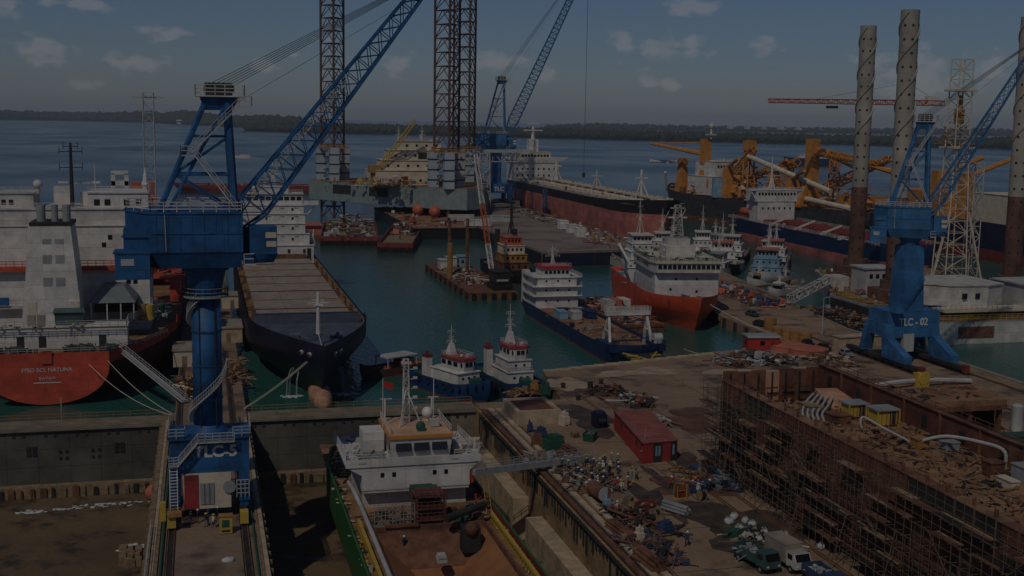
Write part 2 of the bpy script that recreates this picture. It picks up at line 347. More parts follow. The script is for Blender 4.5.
def hull(t, L, B, zd, draft, paint, mats, deckmat, bulw=1.0, sheer=(0, 1.5), bowf=.2, sternf=.12, rake=None, srake=None, tw=.85, full=2.2, fine=1.4, knuckle=.5, deck=True, fore=None, ext=0.0):
    """Ship hull as a loft; local +Y is the bow, z = 0 the waterline. fore=(start fraction, extra height) raises a forecastle."""
    rake = L * .05 if rake is None else rake; srake = L * .03 if srake is None else srake
    S = [0, .004, .015, .03, .06, .1, .15, .2, .3, .4, .5, .6, .7, .75, .8, .84, .88, .91, .94, .96, .975, .988, .996, 1]
    if fore: S = sorted(set(S + [fore[0] - .002, fore[0]]))
    def top(s):
        z = zd + sheer[0] * max(0, 1 - s / .3) ** 2 + sheer[1] * max(0, (s - .7) / .3) ** 2
        return z + (fore[1] if fore and s >= fore[0] else 0)
    def pt(s, z, z1):
        h = min(1.05, max(0, (z + draft) / (zd + draft)))
        f = 1.0
        tb = min(1, (1 - s) / (bowf * (1 + ext * (1 - sstep(.2, 1, h))))); p = fine + (full - fine) * sstep(knuckle - .25, 1, h); f *= 1 - (1 - tb) ** p
        ts = min(1, s / sternf); w_ = tw * sstep(.15, .75, h); f *= w_ + (1 - w_) * (1 - (1 - ts) ** 2)
        y = -L / 2 + s * L
        if tb < 1: y -= rake * (1 - h) * (1 - tb) ** 1.5
        if ts < 1: y += srake * (1 - h) * (1 - ts) ** 1.5
        return f * B / 2 * (.93 + .07 * min(1, h * 4)), y
    mb = MB(); rows = []; zs = []
    nl = 8
    for s in S:
        T = top(s) + bulw; lv = [-draft, -draft * .5, 0, paint] + [paint + (T - paint) * k / 4 for k in (1, 2, 3, 4)]
        rows.append([(*pt(s, z, T), z) for z in lv])
    n = len(S)
    V = []; 
    for r_ in rows:
        for (b, y, z) in r_: V.append((-b, y, z))
    for r_ in rows:
        for (b, y, z) in r_: V.append((b, y, z))
    o = n * nl; F = []; Fm = []
    for i in range(n - 1):
        for k in range(nl - 1):
            a = i * nl + k
            F.append((a, a + 1, a + nl + 1, a + nl)); F.append((o + a, o + a + nl, o + a + nl + 1, o + a + 1)); Fm += [1 if k < 3 else 0] * 2
    q0 = len(V); V += V[:nl] + V[o:o + nl]
    for k in range(nl - 1): F.append((q0 + k, q0 + nl + k, q0 + nl + k + 1, q0 + k + 1)); Fm.append(1 if k < 3 else 0)
    mb.v = V; mb.f = F; mb.m = Fm
    part('hull', mb, list(mats), t, smooth=True)
    if deck:
        dk = MB(); V = []
        for s in S:
            z = top(s); b, y = pt(s, z, z); V += [(-max(b - .12, .02), y - .05 * (s > .9), z), (max(b - .12, .02), y - .05 * (s > .9), z)]
        dk.add(V, [(2 * i, 2 * i + 1, 2 * i + 3, 2 * i + 2) for i in range(n - 1)]); part('deck', dk, deckmat, t)
    return top, pt
def tier(t, mat, x0, x1, y0, y1, z0, z1, name='deckhouse', lip=.25, lipmat=None):
    m = MB(); m.box(x0, x1, y0, y1, z0, z1); m.box(x0 - lip, x1 + lip, y0 - lip, y1 + lip, z1, z1 + .18)
    return part(name, m, mat, t)
def winrow(t, x0, x1, y, z, n, w_=.7, h=.8, mat='glass', axis='x', d=.05, name='window'):
    for i in range(n):
        c = x0 + (x1 - x0) * (i + .5) / n
        if axis == 'x': pc(name, mat, t, c - w_ / 2, c + w_ / 2, y - d, y + d, z - h / 2, z + h / 2)
        else: pc(name, mat, t, y - d, y + d, c - w_ / 2, c + w_ / 2, z - h / 2, z + h / 2)
def mast(t, x, y, z0, z1, mat='white', r=.25, arms=3, aw=1.6, name='mast'):
    m = MB(); m.tube((x, y, z0), (x, y, z1), r, 6, r * .4); H = z1 - z0
    m.tube((x - H * .1, y + .6, z0), (x, y, z0 + H * .45), r * .5, 5); m.tube((x + H * .1, y + .6, z0), (x, y, z0 + H * .45), r * .5, 5)
    for i in range(arms):
        z = z0 + H * (.42 + .5 * i / max(1, arms)); a = aw * (1, .55, .8, .4)[i % 4]
        m.bar((x - a, y, z), (x + a, y, z), r * .4)
        if i % 2 == 0: m.box(x - a * .8, x + a * .8, y - .2, y - .05, z + .3, z + .42)
        for sx in (-1, 1): m.bar((x + sx * a, y, z - .25), (x + sx * a, y, z + .45), r * .3)
    m.tube((x + .35, y, z0), (x + .35, y, z0 + H * .8), r * .25, 4); m.tube((x - .35, y, z0), (x - .35, y, z0 + H * .62), r * .25, 4)
    for i in range(6): q = z0 + H * (.05 + .1 * i); m.bar((x - .35, y, q), (x + .35, y, q), r * .25)
    return part(name, m, mat, t)
def dome(t, x, y, z, r, mat='white'):
    m = MB(); m.cyl(x, y, z, z + r, r * .4, 8); m.ell((x, y, z + r * 1.7), r, r, r, 10, 6); return part('radar_dome', m, mat, t, smooth=True)
def clutter(mb, x0, x1, y0, y1, z, n, smin=.3, smax=1.5, hmax=None, pile=0.0, nm=1, rods=.4):
    """loose yard gear: rods, pipes, plates, planks, drums and boxes of very unequal size"""
    cx, cy = (x0 + x1) / 2, (y0 + y1) / 2; U = random.uniform
    for _ in range(int(n * 1.5)):
        x = U(x0, x1); y = U(y0, y1)
        e = max(0, 1 - max(abs(x - cx) / (x1 - x0) * 2, abs(y - cy) / (y1 - y0) * 2)); zz = z + pile * min(1, e * 1.6) * U(.25, 1)
        mb.mi = random.randrange(nm); s_ = smin * .7 + (smax * 1.15 - smin * .7) * random.random() ** 2.2
        rot = Matrix.Rotation(U(0, 6.3), 3, 'Z') @ Matrix.Rotation(U(-.5, .5) * (1 if pile else .15), 3, 'X'); k = random.random(); p = Vector((x, y, zz))
        if k < rods:
            d = rot @ Vector((s_ * U(.8, 2.6), 0, U(-.3, .3))); q = p + Vector((0, 0, .25))
            if k < rods * .5: mb.bar(q - d, q + d, U(.05, .14))
            elif k < rods * .8: mb.tube(q - d, q + d, U(.06, .2), 6)
            else: mb.rbox(q, (d.length * 2, .3, .06), rot)
        elif k < rods + (1 - rods) * .35: mb.rbox(p + Vector((0, 0, .12)), (s_ * 1.5, s_ * U(.5, 1.2), .07), rot @ Matrix.Rotation(U(-.25, .25), 3, 'Y'))
        elif k < rods + (1 - rods) * .55: h = min(U(.6, 1.1) * s_, hmax or 9); a = rot @ Vector((0, 0, h)) if random.random() < .6 else rot @ Vector((h, 0, .1)); mb.tube(p + Vector((0, 0, .15)), p + a + Vector((0, 0, .15)), s_ * U(.2, .36), 8)
        else: h = U(.2, .9) * (min(hmax, s_ * 1.6) if hmax else s_); mb.rbox((x, y, zz + h / 2 * .95), (s_ * U(.6, 1), s_ * U(.25, .8), h), rot)
    mb.mi = 0; return mb
# ------------------------------------------------------------------ water, quays, docks
m = MB(); FAR = 24000
m.add([(-FAR, 204, WL), (FAR, 204, WL), (FAR, FAR, WL), (-FAR, FAR, WL)], [(0, 1, 2, 3)])
m.add([(150, -600, WL), (FAR, -600, WL), (FAR, 204, WL), (150, 204, WL)], [(0, 1, 2, 3)])
struct('water', m, 'water')
QP = [(46.5, 20), (157, 20), (157, 258), (155, 262), (172, 376), (154, 376), (131, 286), (131, 246), (108, 241), (90, 235), (66, 228), (62.5, 203.5), (46.5, 203.5)]
quay = struct('quay', MB().prism(QP, -13, 0), 'quayground')
m = MB(); m.prism([(-7, 20), (6.7, 20), (6.7, 420), (-5, 420), (-5, 206), (-7, 206)], -13, 0)
pier = struct('pier', m, 'pierground')
struct('dock_floor', MB().box(-120, 157, -60, 207, -13.4, -11.6), 'dockmud')
struct('bund', MB().box(-200, -60, 20, 206, -12, -.2), 'quayground')
# dock gates: skin plates, walkway, sill, ribs
def gate(x0, x1, label, seed):
    random.seed(seed)
    t = thing('dock_gate', label, 'dock gate', ((x0 + x1) / 2, 203.5, -11.5), world=True)
    part('caisson', MB().box(x0, x1, 201.3, 206.5, -10, -.9), 'gatesteel', t)
    n = int((x1 - x0) / 4.5); w_ = (x1 - x0) / n
    for i in range(n):
        for k, (za, zb) in enumerate(((-9.9, -6.95), (-6.9, -3.95), (-3.9, -1.0))):
            o = random.uniform(0, .05); pc('plate', random.choice(['gatesteel', 'gatesteel', 'gatesteel', 'gatepale' if x0 > 0 and i > n * .62 else 'gatesteel']), t, x0 + i * w_ + .02, x0 + (i + 1) * w_ - .02, 201.2 - o, 201.35, za, zb)
    part('walkway', MB().box(x0, x1, 200.7, 207.0, -.9, -.55), 'gatepale', t)
    m = MB()
    for y in (200.9, 206.8): m.rail([(x0, y, -.55), (x1, y, -.55)], 1.0, 2.6, .06)
    part('railing', m, 'ochre', t)
    for i in range(n):
        for dx in (.2, .5):
            pc('valve_port', 'dark', t, x0 + (i + dx) * w_, x0 + (i + dx) * w_ + .45, 201.05, 201.2, -1.9, -1.45)
    if x0 < 0:
        for cx in (-27.3, -13.8):
            for dx in (-.45, .45):
                for dz in (-.45, .45): pc('hatch_plate', 'dark', t, cx + dx - .33, cx + dx + .33, 201.0, 201.18, -4.2 + dz - .33, -4.2 + dz + .33)
        for cx in (-22.5, -17.5):
            for dz in (0, 1.1): 
                for dx in (-.5, .5): pc('hatch_plate', 'dark', t, cx + dx - .2, cx + dx + .2, 201.02, 201.18, -4.6 - dz, -4.2 - dz)
        m = MB(); m.tube((-23.2, 206.9, -.5), (-23.2, 206.9, 3.2), .09, 6); part('sounding_post', m, 'palec', t)
    part('sill', MB().box(x0, x1, 199.6, 201.1, -11.6, -9.7), 'wood', t)
    for i in range(int((x1 - x0) / 1.6)):
        x = x0 + .4 + i * 1.6 + random.uniform(-.2, .2); pc('sill_timber', random.choice(['wood', 'rust', 'wood', 'dark']), t, x, x + random.uniform(.3, 1.0), 199.3, 199.62, -11.58, -9.9 + random.uniform(-.3, .1))
    return t
gate(-60, -7.02, 'weathered grey steel dock gate with timber sill left of the crane pier', 1)
gate(6.72, 46.48, 'stained steel dock gate behind the bridge of the docked hopper ship', 2)
m = MB()
for (px, py, sx) in ((70, 508, 7), (118, 503, 5), (30, 512, 2.5)):
    c = G(px, py, -11.5)
    for k in range(34): a = c + Vector((random.gauss(0, sx * .5), random.uniform(-.5, .5), 0)); m.ell((a.x, a.y, -11.57), random.uniform(.15, .6), random.uniform(.1, .3), .07, 8, 4)
for (px, py, sx) in ((135, 546, 1.6), (128, 552, 1.2)):
    c = G(px, py, -11.5)
    for k in range(10): a = c + Vector((random.uniform(-sx, sx), random.uniform(-1, 1), 0)); m.ell((a.x, a.y, -11.5), random.uniform(.4, 1.0), random.uniform(.3, .6), .18, 8, 4)
tag(struct('leak_foam', m, 'spray', True, kind='stuff'), 'white foam where water leaks under the left dock gate')
# keel blocks lying on the floor of the left dock
for i, (px, py) in enumerate(((124, 560), (131, 562), (138, 561))):
    c = G(px, py, -11.6); t = MB(); t.box(-.6, .6, -2.2, 2.2, 0, 1.2); t.box(-.4, .4, -1.6, 1.6, 1.2, 1.7); t.box(-.6, .6, -.9, .9, 1.7, 2.0)
    o = solo('keel_block', t, 'wood', ['leftmost of three rusty keel blocks against the crane pier', 'middle of three rusty keel blocks against the crane pier', 'rightmost of three rusty keel blocks against the crane pier'][i], 'keel block', 'keel blocks on the dock floor'); o.location = c; o.rotation_euler.z = random.uniform(-.1, .1) if i < 3 else 1.2
s_ = MB(); s_.ell((-8.2, 192.6, -9.6), 1.4, 1.4, 1.4, 14, 10); s_.tube((-8.2, 192.6, -11.6), (-8.2, 192.6, -10.4), .5, 8)
solo('mooring_buoy', s_, 'salmon', 'pale pink round buoy in the corner of the left dock', 'buoy', smooth=True)
# pier edges: capping beams, rails, pipes, cable trough
t = pier
for x0, x1, mt in ((-6.95, -6.4, 'wood'), (-6.35, -5.95, 'palec'), (-5.9, -5.55, 'wood'), (5.75, 6.05, 'wood'), (6.1, 6.6, 'palec')):
    y = 60.0
    while y < 200: 
        L = random.uniform(6, 9); pc('coping_beam', mt, t, x0, x1, y, min(200, y + L) - .06, .004, .22 + random.uniform(0, .08)); y += L
for x in (-4.25, 4.35):
    pc('rail_bed', 'dark', t, x - .55, x + .55, 40, 260, .004, .012)
    for dx in (-.35, .35): pc('crane_rail', 'rust', t, x + dx - .06, x + dx + .06, 40, 260, .012, .14)
m = MB(); m.tube((-5.2, 60, .25), (-5.2, 200, .25), .16, 8); part('water_pipe', m, 'greenmach', t)
m = MB(); m.tube((5.35, 60, .2), (5.35, 200, .2), .13, 8); part('water_pipe', m, 'greenmach', t)
for i in range(26):
    y = 128 + i * 2.75; pc('fender_pile', 'wood', t, 6.72, 7.02, y, y + .35, -9 + random.uniform(0, 2), -.1)
for i in range(26):
    y = 128 + i * 2.75; pc('fender_pile', 'wood', t, -7.3, -7.02, y, y + .35, -9 + random.uniform(0, 2), -.1)
m = MB(); m.rail([(-6.7, 120, .22), (-6.7, 146, .22)], 1.1, 2, .06); part('railing', m, 'lightgrey', t)
# east dock wall: panels, lower ledge of concrete blocks with a notch, rails and service pipes on top
t = quay
y = 60.0; k = 0
while y < 201:
    L = 5.6; pc('wall_panel', 'stainwall', t, 46.1 - random.uniform(0, .08), 46.52, y + .03, min(202.5, y + L) - .03, -11.7, -.35 - random.uniform(0, .1)); y += L; k += 1
y = 60.0
while y < 196:
    L = 7.0
    if not 160 < y + 3 < 168: pc('ledge_block', 'palec' if random.random() < .8 else 'concrete', t, 43.6, 46.0, y + .04, y + L - .04, -11.7, -5.7 if y < 161 else -5.2)
    y += L
for x0, x1, z1, mt in ((46.2, 46.9, .28, 'rust'), (47.0, 47.4, .12, 'dark'), (47.5, 48.3, .34, 'palec'), (48.4, 48.7, .12, 'rust'), (48.9, 49.7, .30, 'palec'), (50.0, 50.25, .10, 'rust')):
    y = 60.0
    while y < 198:
        L = random.uniform(7, 11); pc('coping_beam', mt, t, x0, x1, y, min(198, y + L) - .08, .004, z1 + random.uniform(-.03, .03)); y += L
m = MB()
for x in (46.0, 45.75): m.tube((x, 60, -.6), (x, 197, -.6), .12, 6)
part('service_pipe', m, 'dark', t)
for i in range(60):
    y = 122 + i * 1.28; pc('hanging_rope', 'dark', t, 45.85, 46.0, y, y + random.uniform(.15, .5), -random.uniform(1.2, 4.0), -.4)
# crane rails on the east quay and along the scaffolded hull
for x in (139.8, 151.8, 66.6, 69.6):
    ya, yb = (60, 256) if x > 100 else (60, 205)
    pc('rail_bed', 'dark' if x > 100 else 'wood', t, x - .5, x + .5, ya, yb, .004, .010)
    for dx in (-.22, .22): pc('crane_rail', 'rust', t, x + dx - .07, x + dx + .07, ya, yb, .010, .13)
for i in range(22): pc('quay_fender', 'rubber', t, 156.98, 157.5, 100 + i * 7.2, 101.2 + i * 7.2, -2.4, -.3)
for i in range(16): pc('coping_beam', 'concrete', t, 155.9, 156.95, 140 + i * 7.4, 147.3 + i * 7.4, .004, .32)
for i in range(18):
    y = 250 + i * 6.6; xl = 131 + max(0, y - 286) * .2556; an = -math.atan(.2556) if y > 284 else 0; pc('jetty_pile', 'dark', t, xl - .6, xl + .2, y, y + .9, -6, -.1); pc('deck_beam', 'concrete', t, xl + .3, xl + 1.0, y + .3, y + 6.4, -1.4, .2, rz=an)
    xr = 155 + max(0, y - 262) * .149; pc('deck_beam', 'concrete', t, xr - .6, xr, y, y + 6.4, -1.2, .2, rz=-.148 if y > 262 else 0)
for i in range(14): pc('deck_beam', 'palec', t, 66 + i * 3.0, 68.9 + i * 3.0, 226.9 + i * 0.85, 228.4 + i * 0.85, .004, .22)
for i in range(8): pc('slab_joint', 'dark', t, 50.5 + i * 13, 50.62 + i * 13, 62, 226 if i else 186, .002, .005)
for i in range(12): pc('slab_joint', 'dark', t, 50.3, 150, 66 + i * 13.5, 66.12 + i * 13.5, .002, .0055)
# sand and pale repairs lying on the quay
def patch(px0, py0, sx, sy, mt, name='paved_patch', z=.006, parent=quay):
    c = G(px0, py0); n = 44; ph = [random.uniform(0, 6.28) for _ in range(6)]; rr = lambda a: 1 + sum(.5 / (k + 1.6) * math.sin((k + 2) * a + ph[k]) for k in range(6)); m = MB(); m.add([(c.x, c.y, z)] + [(c.x + sx * .8 * math.cos(6.283 * i / n) * rr(6.283 * i / n) * random.uniform(.93, 1.07), c.y + sy * .8 * math.sin(6.283 * i / n) * rr(6.283 * i / n) * random.uniform(.93, 1.07), z) for i in range(n)], [(0, 1 + i, 1 + (i + 1) % n) for i in range(n)])
    return part(name, m, mt, parent)
M('sandpale', (.36, .28, .19), .95, var=.25, scale=.3)
M('oilstain', (.075, .053, .038), .7, var=.5, scale=.4)
M('rustdust', (.13, .062, .038), .95, var=.4, scale=.3)
patch(740, 372, 8, 5, 'sandpale'); patch(815, 370, 9, 4, 'sandpale', z=.010); patch(560, 384, 6, 8, 'sandpale', z=.014); patch(640, 372, 9, 5, 'sandpale', z=.018)
patch(690, 487, 6, 6, 'rustdust', z=.022); patch(735, 520, 7, 10, 'oilstain', z=.026); patch(655, 500, 2.2, 9, 'oilstain', z=.030); patch(660, 480, 1.0, 8, 'oilstain', z=.034)
patch(690, 420, 7, 9, 'rustdust', z=.020); patch(590, 420, 5, 10, 'oilstain', z=.016); patch(628, 520, 3, 8, 'rustdust', z=.038); patch(760, 545, 5, 8, 'oilstain', z=.042); patch(700, 465, 4, 7, 'oilstain', z=.046)
patch(186, 505, 2.2, 7, 'rustdust', z=.006, parent=pier); patch(215, 560, 3, 6, 'oilstain', z=.007, parent=pier) if False else None
# wharf in mid distance (flat steel deck) with dark side walls
m = MB(); m.prism([(119, 415), (167, 421), (170, 640), (186, 700), (140, 720), (119, 640)], -6, 3.0)
wharf = struct('wharf', m, 'wharfdeck')
m = MB(); m.box(118.6, 119.0, 416, 640, -5, 2.2); part('side_wall', m, 'black', wharf)
m = MB(); m.add([(119, 414.8, -5), (167, 420.8, -5), (167, 420.8, 2.2), (119, 414.8, 2.2)], [(0, 1, 2, 3)]); m.add([(119, 414.4, -5), (167, 420.4, -5), (167, 420.4, 2.2), (119, 414.4, 2.2)], [(3, 2, 1, 0)]); part('side_wall', m, 'navy', wharf)
for i in range(12): pc('deck_plate', 'wharfdeck', wharf, 121 + (i % 3) * 15, 135.7 + (i % 3) * 15, 424 + (i // 3) * 50, 473 + (i // 3) * 50, 3.004, 3.02 + .01 * (i % 2))
# ------------------------------------------------------------------ far shore
def island(name, pts, hfun, depth, n, mt, tree_h, ntrees, seed, kind='structure'):
    """ridge of land along the polyline pts (x, y of the near shore), with a wood on it"""
    rnd = random.Random(seed); P = [Vector((*p, 0)) for p in pts]
    seg = [(b - a).length for a, b in zip(P, P[1:])]; tot = sum(seg)
    def at(u):
        d = u * tot
        for a, b, l in zip(P, P[1:], seg):
            if d <= l: return a.lerp(b, d / l)
            d -= l
        return P[-1]
    ph = [rnd.uniform(0, 6.28) for _ in range(8)]
    def wob(u): return sum(math.sin(u * tot / (900 / (1 + i)) + ph[i]) / (1 + i * .7) for i in range(7)) / 3
    m = MB(); rows = []
    for i in range(n + 1):
        u = i / n; c = at(u); out = Vector((c.x, c.y, 0)).normalized(); h = hfun(u) * (1 + .75 * wob(u))
        c = c + out * 60 * wob(u * 1.7 + .3)
        rows.append([c + Vector((0, 0, WL - .5)), c + out * depth * .03 + Vector((0, 0, WL + 2.0)), c + out * depth * .35 + Vector((0, 0, h * .6)), c + out * depth * .7 + Vector((0, 0, h)), c + out * depth + Vector((0, 0, h * .3))])
    V = [p for r_ in rows for p in r_]; m.add(V, [(i * 5 + k, i * 5 + k + 1, i * 5 + k + 6, i * 5 + k + 5) for i in range(n) for k in range(4)])
    struct(name, m, mt, True)
    f = MB()
    ico = [(0, 0, 1), (.89, 0, .45), (.28, .85, .45), (-.72, .53, .45), (-.72, -.53, .45), (.28, -.85, .45), (.72, .53, -.3), (-.28, .85, -.3), (-.89, 0, -.3), (-.28, -.85, -.3), (.72, -.53, -.3)]
    IF = [(0, 1, 2), (0, 2, 3), (0, 3, 4), (0, 4, 5), (0, 5, 1), (1, 6, 2), (2, 7, 3), (3, 8, 4), (4, 9, 5), (5, 10, 1), (2, 6, 7), (3, 7, 8), (4, 8, 9), (5, 9, 10), (1, 10, 6)]
    for _ in range(ntrees):
        u = rnd.random(); i = min(n - 1, int(u * n)); q = u * n - i; v = rnd.random() ** 1.3 * 2.9 + .9; k = min(3, int(v)); qq = v - k
        p = rows[i][k].lerp(rows[i][k + 1], qq).lerp(rows[i + 1][k].lerp(rows[i + 1][k + 1], qq), q)
        r_ = tree_h * rnd.uniform(.55, 1.25); a = rnd.uniform(0, 6.28); ca, sa = math.cos(a), math.sin(a); wd = rnd.uniform(.6, 1.1)
        f.mi = rnd.randrange(2)
        f.add([(p.x + r_ * wd * (x * ca - y * sa) * rnd.uniform(.8, 1.2), p.y + r_ * wd * (x * sa + y * ca), p.z + r_ * (.7 + z * rnd.uniform(.6, 1.1))) for x, y, z in ico], IF)
    f.mi = 0
    tag(struct('woodland', f, ['foresty', 'foresty2'], kind='stuff'), 'dark green mangrove wood covering the ' + name.replace('_', ' '))
def SH(px, py, z=WL): v = G(px, py, z); return (v.x, v.y)
island('far_shore', [SH(-420, 117), SH(-60, 119.5), SH(60, 120.5), SH(150, 122.6), SH(235, 127), SH(300, 130)], lambda u: 42 + 14 * math.sin(u * 5), 1600, 90, 'foresty', 16, 5200, 3)
island('near_island', [SH(245, 131), SH(330, 133.5), SH(430, 135), SH(560, 138.5), SH(660, 141), SH(760, 143), SH(860, 145), SH(960, 148), SH(1060, 150.5), SH(1250, 154)], lambda u: 4 + 7 * sstep(.0, .12, u) * (.7 + .3 * math.sin(u * 9)), 700, 110, 'foresty', 10, 7000, 4)
island('distant_hills', [SH(545, 129.5), SH(640, 130.6), SH(760, 132.5), SH(900, 134.5), SH(1060, 137), SH(1350, 141)], lambda u: 26 * sstep(0, .06, u) * (.75 + .25 * math.sin(u * 13 + 1.2)), 2500, 60, 'foresty', 13, 3000, 5)
# a few pale waterfront buildings on the far shore
for i, (px, py, w_, h) in enumerate(((160, 122.4, 150, 12), (176, 123.0, 60, 40), (187, 124.2, 110, 16), (258, 127.5, 70, 14))):
    c = G(px, py, WL); t = MB(); t.box(-w_ / 2, w_ / 2, -20, 20, 0, h); t.prism([(-w_ / 2 - 4, -24), (w_ / 2 + 4, -24), (w_ / 2 + 4, 24), (-w_ / 2 - 4, 24)], h, h + 6, [(-w_ / 2, -2), (w_ / 2, -2), (w_ / 2, 2), (-w_ / 2, 2)])
    o = solo('waterfront_shed', t, 'whiteold', ['long pale shed at the far left waterline', 'tall pale building on the far shore behind the crane mast', 'low white shed on the far shore left of the crane mast', 'small pale shed on the far shore right of the crane mast'][i], 'building'); o.location = (c.x, c.y, WL + 1)
rnd = random.Random(8)
for i in range(5):
    c = G(640 + i * 17 + 90, 131.0, WL + 40); t = MB(); w_ = rnd.uniform(18, 40); h = rnd.uniform(8, 16); t.box(-w_ / 2, w_ / 2, -20, 20, 0, h); t.box(-w_ / 2 + 8, w_ / 2 - 8, -12, 12, h, h + 10)
    o = solo('hillside_building', t, 'whiteold', ['leftmost of five pale blocks on the hazy distant hills', 'second from left of five pale blocks on the hazy distant hills', 'middle of five pale blocks on the hazy distant hills', 'fourth from left of five pale blocks on the hazy distant hills', 'rightmost of five pale blocks on the hazy distant hills'][i], 'building', 'buildings on the distant hills'); d = Vector((c.x, c.y, 0)).normalized(); q = d * 7600; o.location = (q.x, q.y, 18)
# ------------------------------------------------------------------ level-luffing cranes
def upper(t, x, y, z, ang, s=1.0, ah=14.0, tip=(24.0, 34.0), ropes=True, hoist=0, mat='blue', cabside=True, bw=3.8, th=1.0, xb=False):
    T = Matrix.Translation((x, y, z)) @ Matrix.Rotation(ang, 4, 'Z') @ Matrix.Scale(s, 4)
    N = lambda: MB(T)
    m = N(); m.tube((0, 0, -3.2), (0, 0, -.2), 1.9, 20, 2.5); m.tube((0, 0, -.2), (0, 0, .35), 2.9, 24); part('slew_ring', m, mat, t)
    base = [(-5.2, -3.4), (4.2, -3.4), (4.2, 3.4), (-5.2, 3.4), (-7.5, 2.4), (-7.5, 0)]
    hp = [(-6.3, -4.2), (4.5, -4.2), (4.5, 4.2), (-6.3, 4.2), (-9.4, 2.7), (-9.4, .6)]
    m = N(); m.prism(base, .35, 2.3, hp); hs = part('machinery_house', m, mat, t)
    m = N(); m.prism(hp, 2.3, 7.0); m.prism([(a * 1.02, b * 1.03) for a, b in hp], 7.0, 7.22); part('house_shell', m, mat, t)
    m = N(); 
    m.box(1.2, 2.3, -4.26, -4.2, 2.5, 4.6); part('house_door', m, mat, t); m = N()
    m.tube((-4.6, -4.35, 6.9), (-4.5, -4.32, 2.5), .06, 5)
    part('drain_hose', m, 'lightgrey', t)
    m = N(); pts = [(a * .99, b * .99, 7.2) for a, b in hp]; m.rail(pts + [pts[0]], 1.2, 1.5, .09, 3); part('railing', m, 'white', t)
    for k in range(8): m = N(); xx = -5.6 + k * 1.38; m.box(xx - .05, xx + .05, -4.27, -4.2, 2.4, 6.9); part('stiffener', m, mat, t)
    for zz in (2.35, 4.6): m = N(); m.box(-6.2, 4.45, -4.29, -4.2, zz, zz + .12); part('stiffener', m, mat, t)
    m = N(); m.box(-10.4, -6.4, -4.6, -.6, -.8, 2.3); m.box(-10.6, -6.3, -4.7, -.4, 2.3, 2.5); cb = part('winch_cabin', m, mat, t)
    m = N(); m.box(-9.7, -8.2, -4.64, -4.6, .9, 1.7); part('cabin_window', m, 'lightgrey', t)
    m = N(); m.box(-9.4, -6.4, -3.8, -.2, 2.5, 5.2); m.box(-9.6, -6.4, -4.0, 0, 4.2, 4.36); part('side_locker', m, mat, t)
    # driver's block beside the jib foot
    m = N(); m.prism([(4.5, -3.9), (8.2, -3.0), (8.2, 3.0), (4.5, 3.6)], .9, 2.0, [(4.5, -4.1), (8.7, -3.4), (8.7, 3.2), (4.5, 3.8)]); m.box(5.3, 8.6, -3.7, -.6, 2.0, 5.4); m.box(4.5, 8.3, 1.2, 3.4, 1.5, 4.6); m.box(4.55, 5.9, -1.2, -.7, 1.5, 5); part('jib_foot_block', m, mat, t)
    m = N(); m.box(7.3, 8.5, -3.76, -3.7, 2.9, 3.6); m.box(7.2, 8.5, -3.76, -3.7, 4.0, 4.7); part('plate_marking', m, 'cream', t)
    m = N(); m.rail([(4.6, -4.1, .9), (5.8, -4.1, .9), (5.8, -3.7, .9)], 1.2, .7, .08); m.box(4.6, 6.0, -4.2, -3.3, .7, .85); part('cab_balcony', m, 'white', t)
    # A-frame
    z1 = 7.0 + ah; m = N()
    for sy in (-1, 1):
        m.tube((-5.4, sy * 3.2, 7), (.6, sy * 1.3, z1), .36, 6); m.tube((3.6, sy * 2.8, 7), (2.9, sy * 1.3, z1), .5, 6)
        m.tube((-4.4, sy * 3.2, 7), (2.9, sy * 1.35, z1 - ah * .05), .22, 5) if sy < 0 else None
        for q in (.33, .66): a = Vector((-5.4, sy * 3.2, 7)).lerp(Vector((.6, sy * 1.3, z1)), q); b = Vector((3.6, sy * 2.8, 7)).lerp(Vector((2.9, sy * 1.3, z1)), q); m.tube(a, b, .14, 5)
        a = Vector((-5.4, sy * 3.2, 7)).lerp(Vector((.6, sy * 1.3, z1)), .33); b = Vector((3.6, sy * 2.8, 7)).lerp(Vector((2.9, sy * 1.3, z1)), .66); m.tube(a, b, .12, 5)
        a = Vector((-5.4, sy * 3.2, 7)).lerp(Vector((.6, sy * 1.3, z1)), .33); m.tube(a, (3.6, sy * 2.8, 7), .12, 5)
    for xx, q in ((3.4, .2), (3.3, .45), (3.1, .7)): m.tube((xx, -2.6 + q, 7 + ah * q), (xx, 2.6 - q, 7 + ah * q), .14, 5)
    for q in (.3, .6): a = Vector((-5.4, 3.2, 7)).lerp(Vector((.6, 1.3, z1)), q); m.tube(a, (a.x, -a.y, a.z), .14, 5)
    m.prism([(.2, -1.4), (3.6, -1.4), (3.6, 1.4), (.2, 1.4)], z1 - 1.6, z1, [(-.3, -2), (4.4, -2), (4.4, 2), (-.3, 2)])
    part('a_frame', m, mat, t)
    m = N(); m.box(-.8, 5.0, -2.3, 2.3, z1, z1 + .15); m.rail([(-.8, -2.3, z1 + .15), (5, -2.3, z1 + .15), (5, 2.3, z1 + .15), (-.8, 2.3, z1 + .15), (-.8, -2.3, z1 + .15)], 1.3, 1.0, .09, 3); part('top_platform', m, 'white', t)
    m = N()
    for k in range(5): m.tube((.9 + k * .55, -.9, z1 + 1.0), (.9 + k * .55, .9, z1 + 1.0), .75, 10)
    m.box(.3, 3.6, -1.1, -.9, z1 + .15, z1 + 1.7); m.box(.3, 3.6, .9, 1.1, z1 + .15, z1 + 1.7); part('sheave_block', m, 'dark', t)
    m = N(); zl = 7 + ah * .5
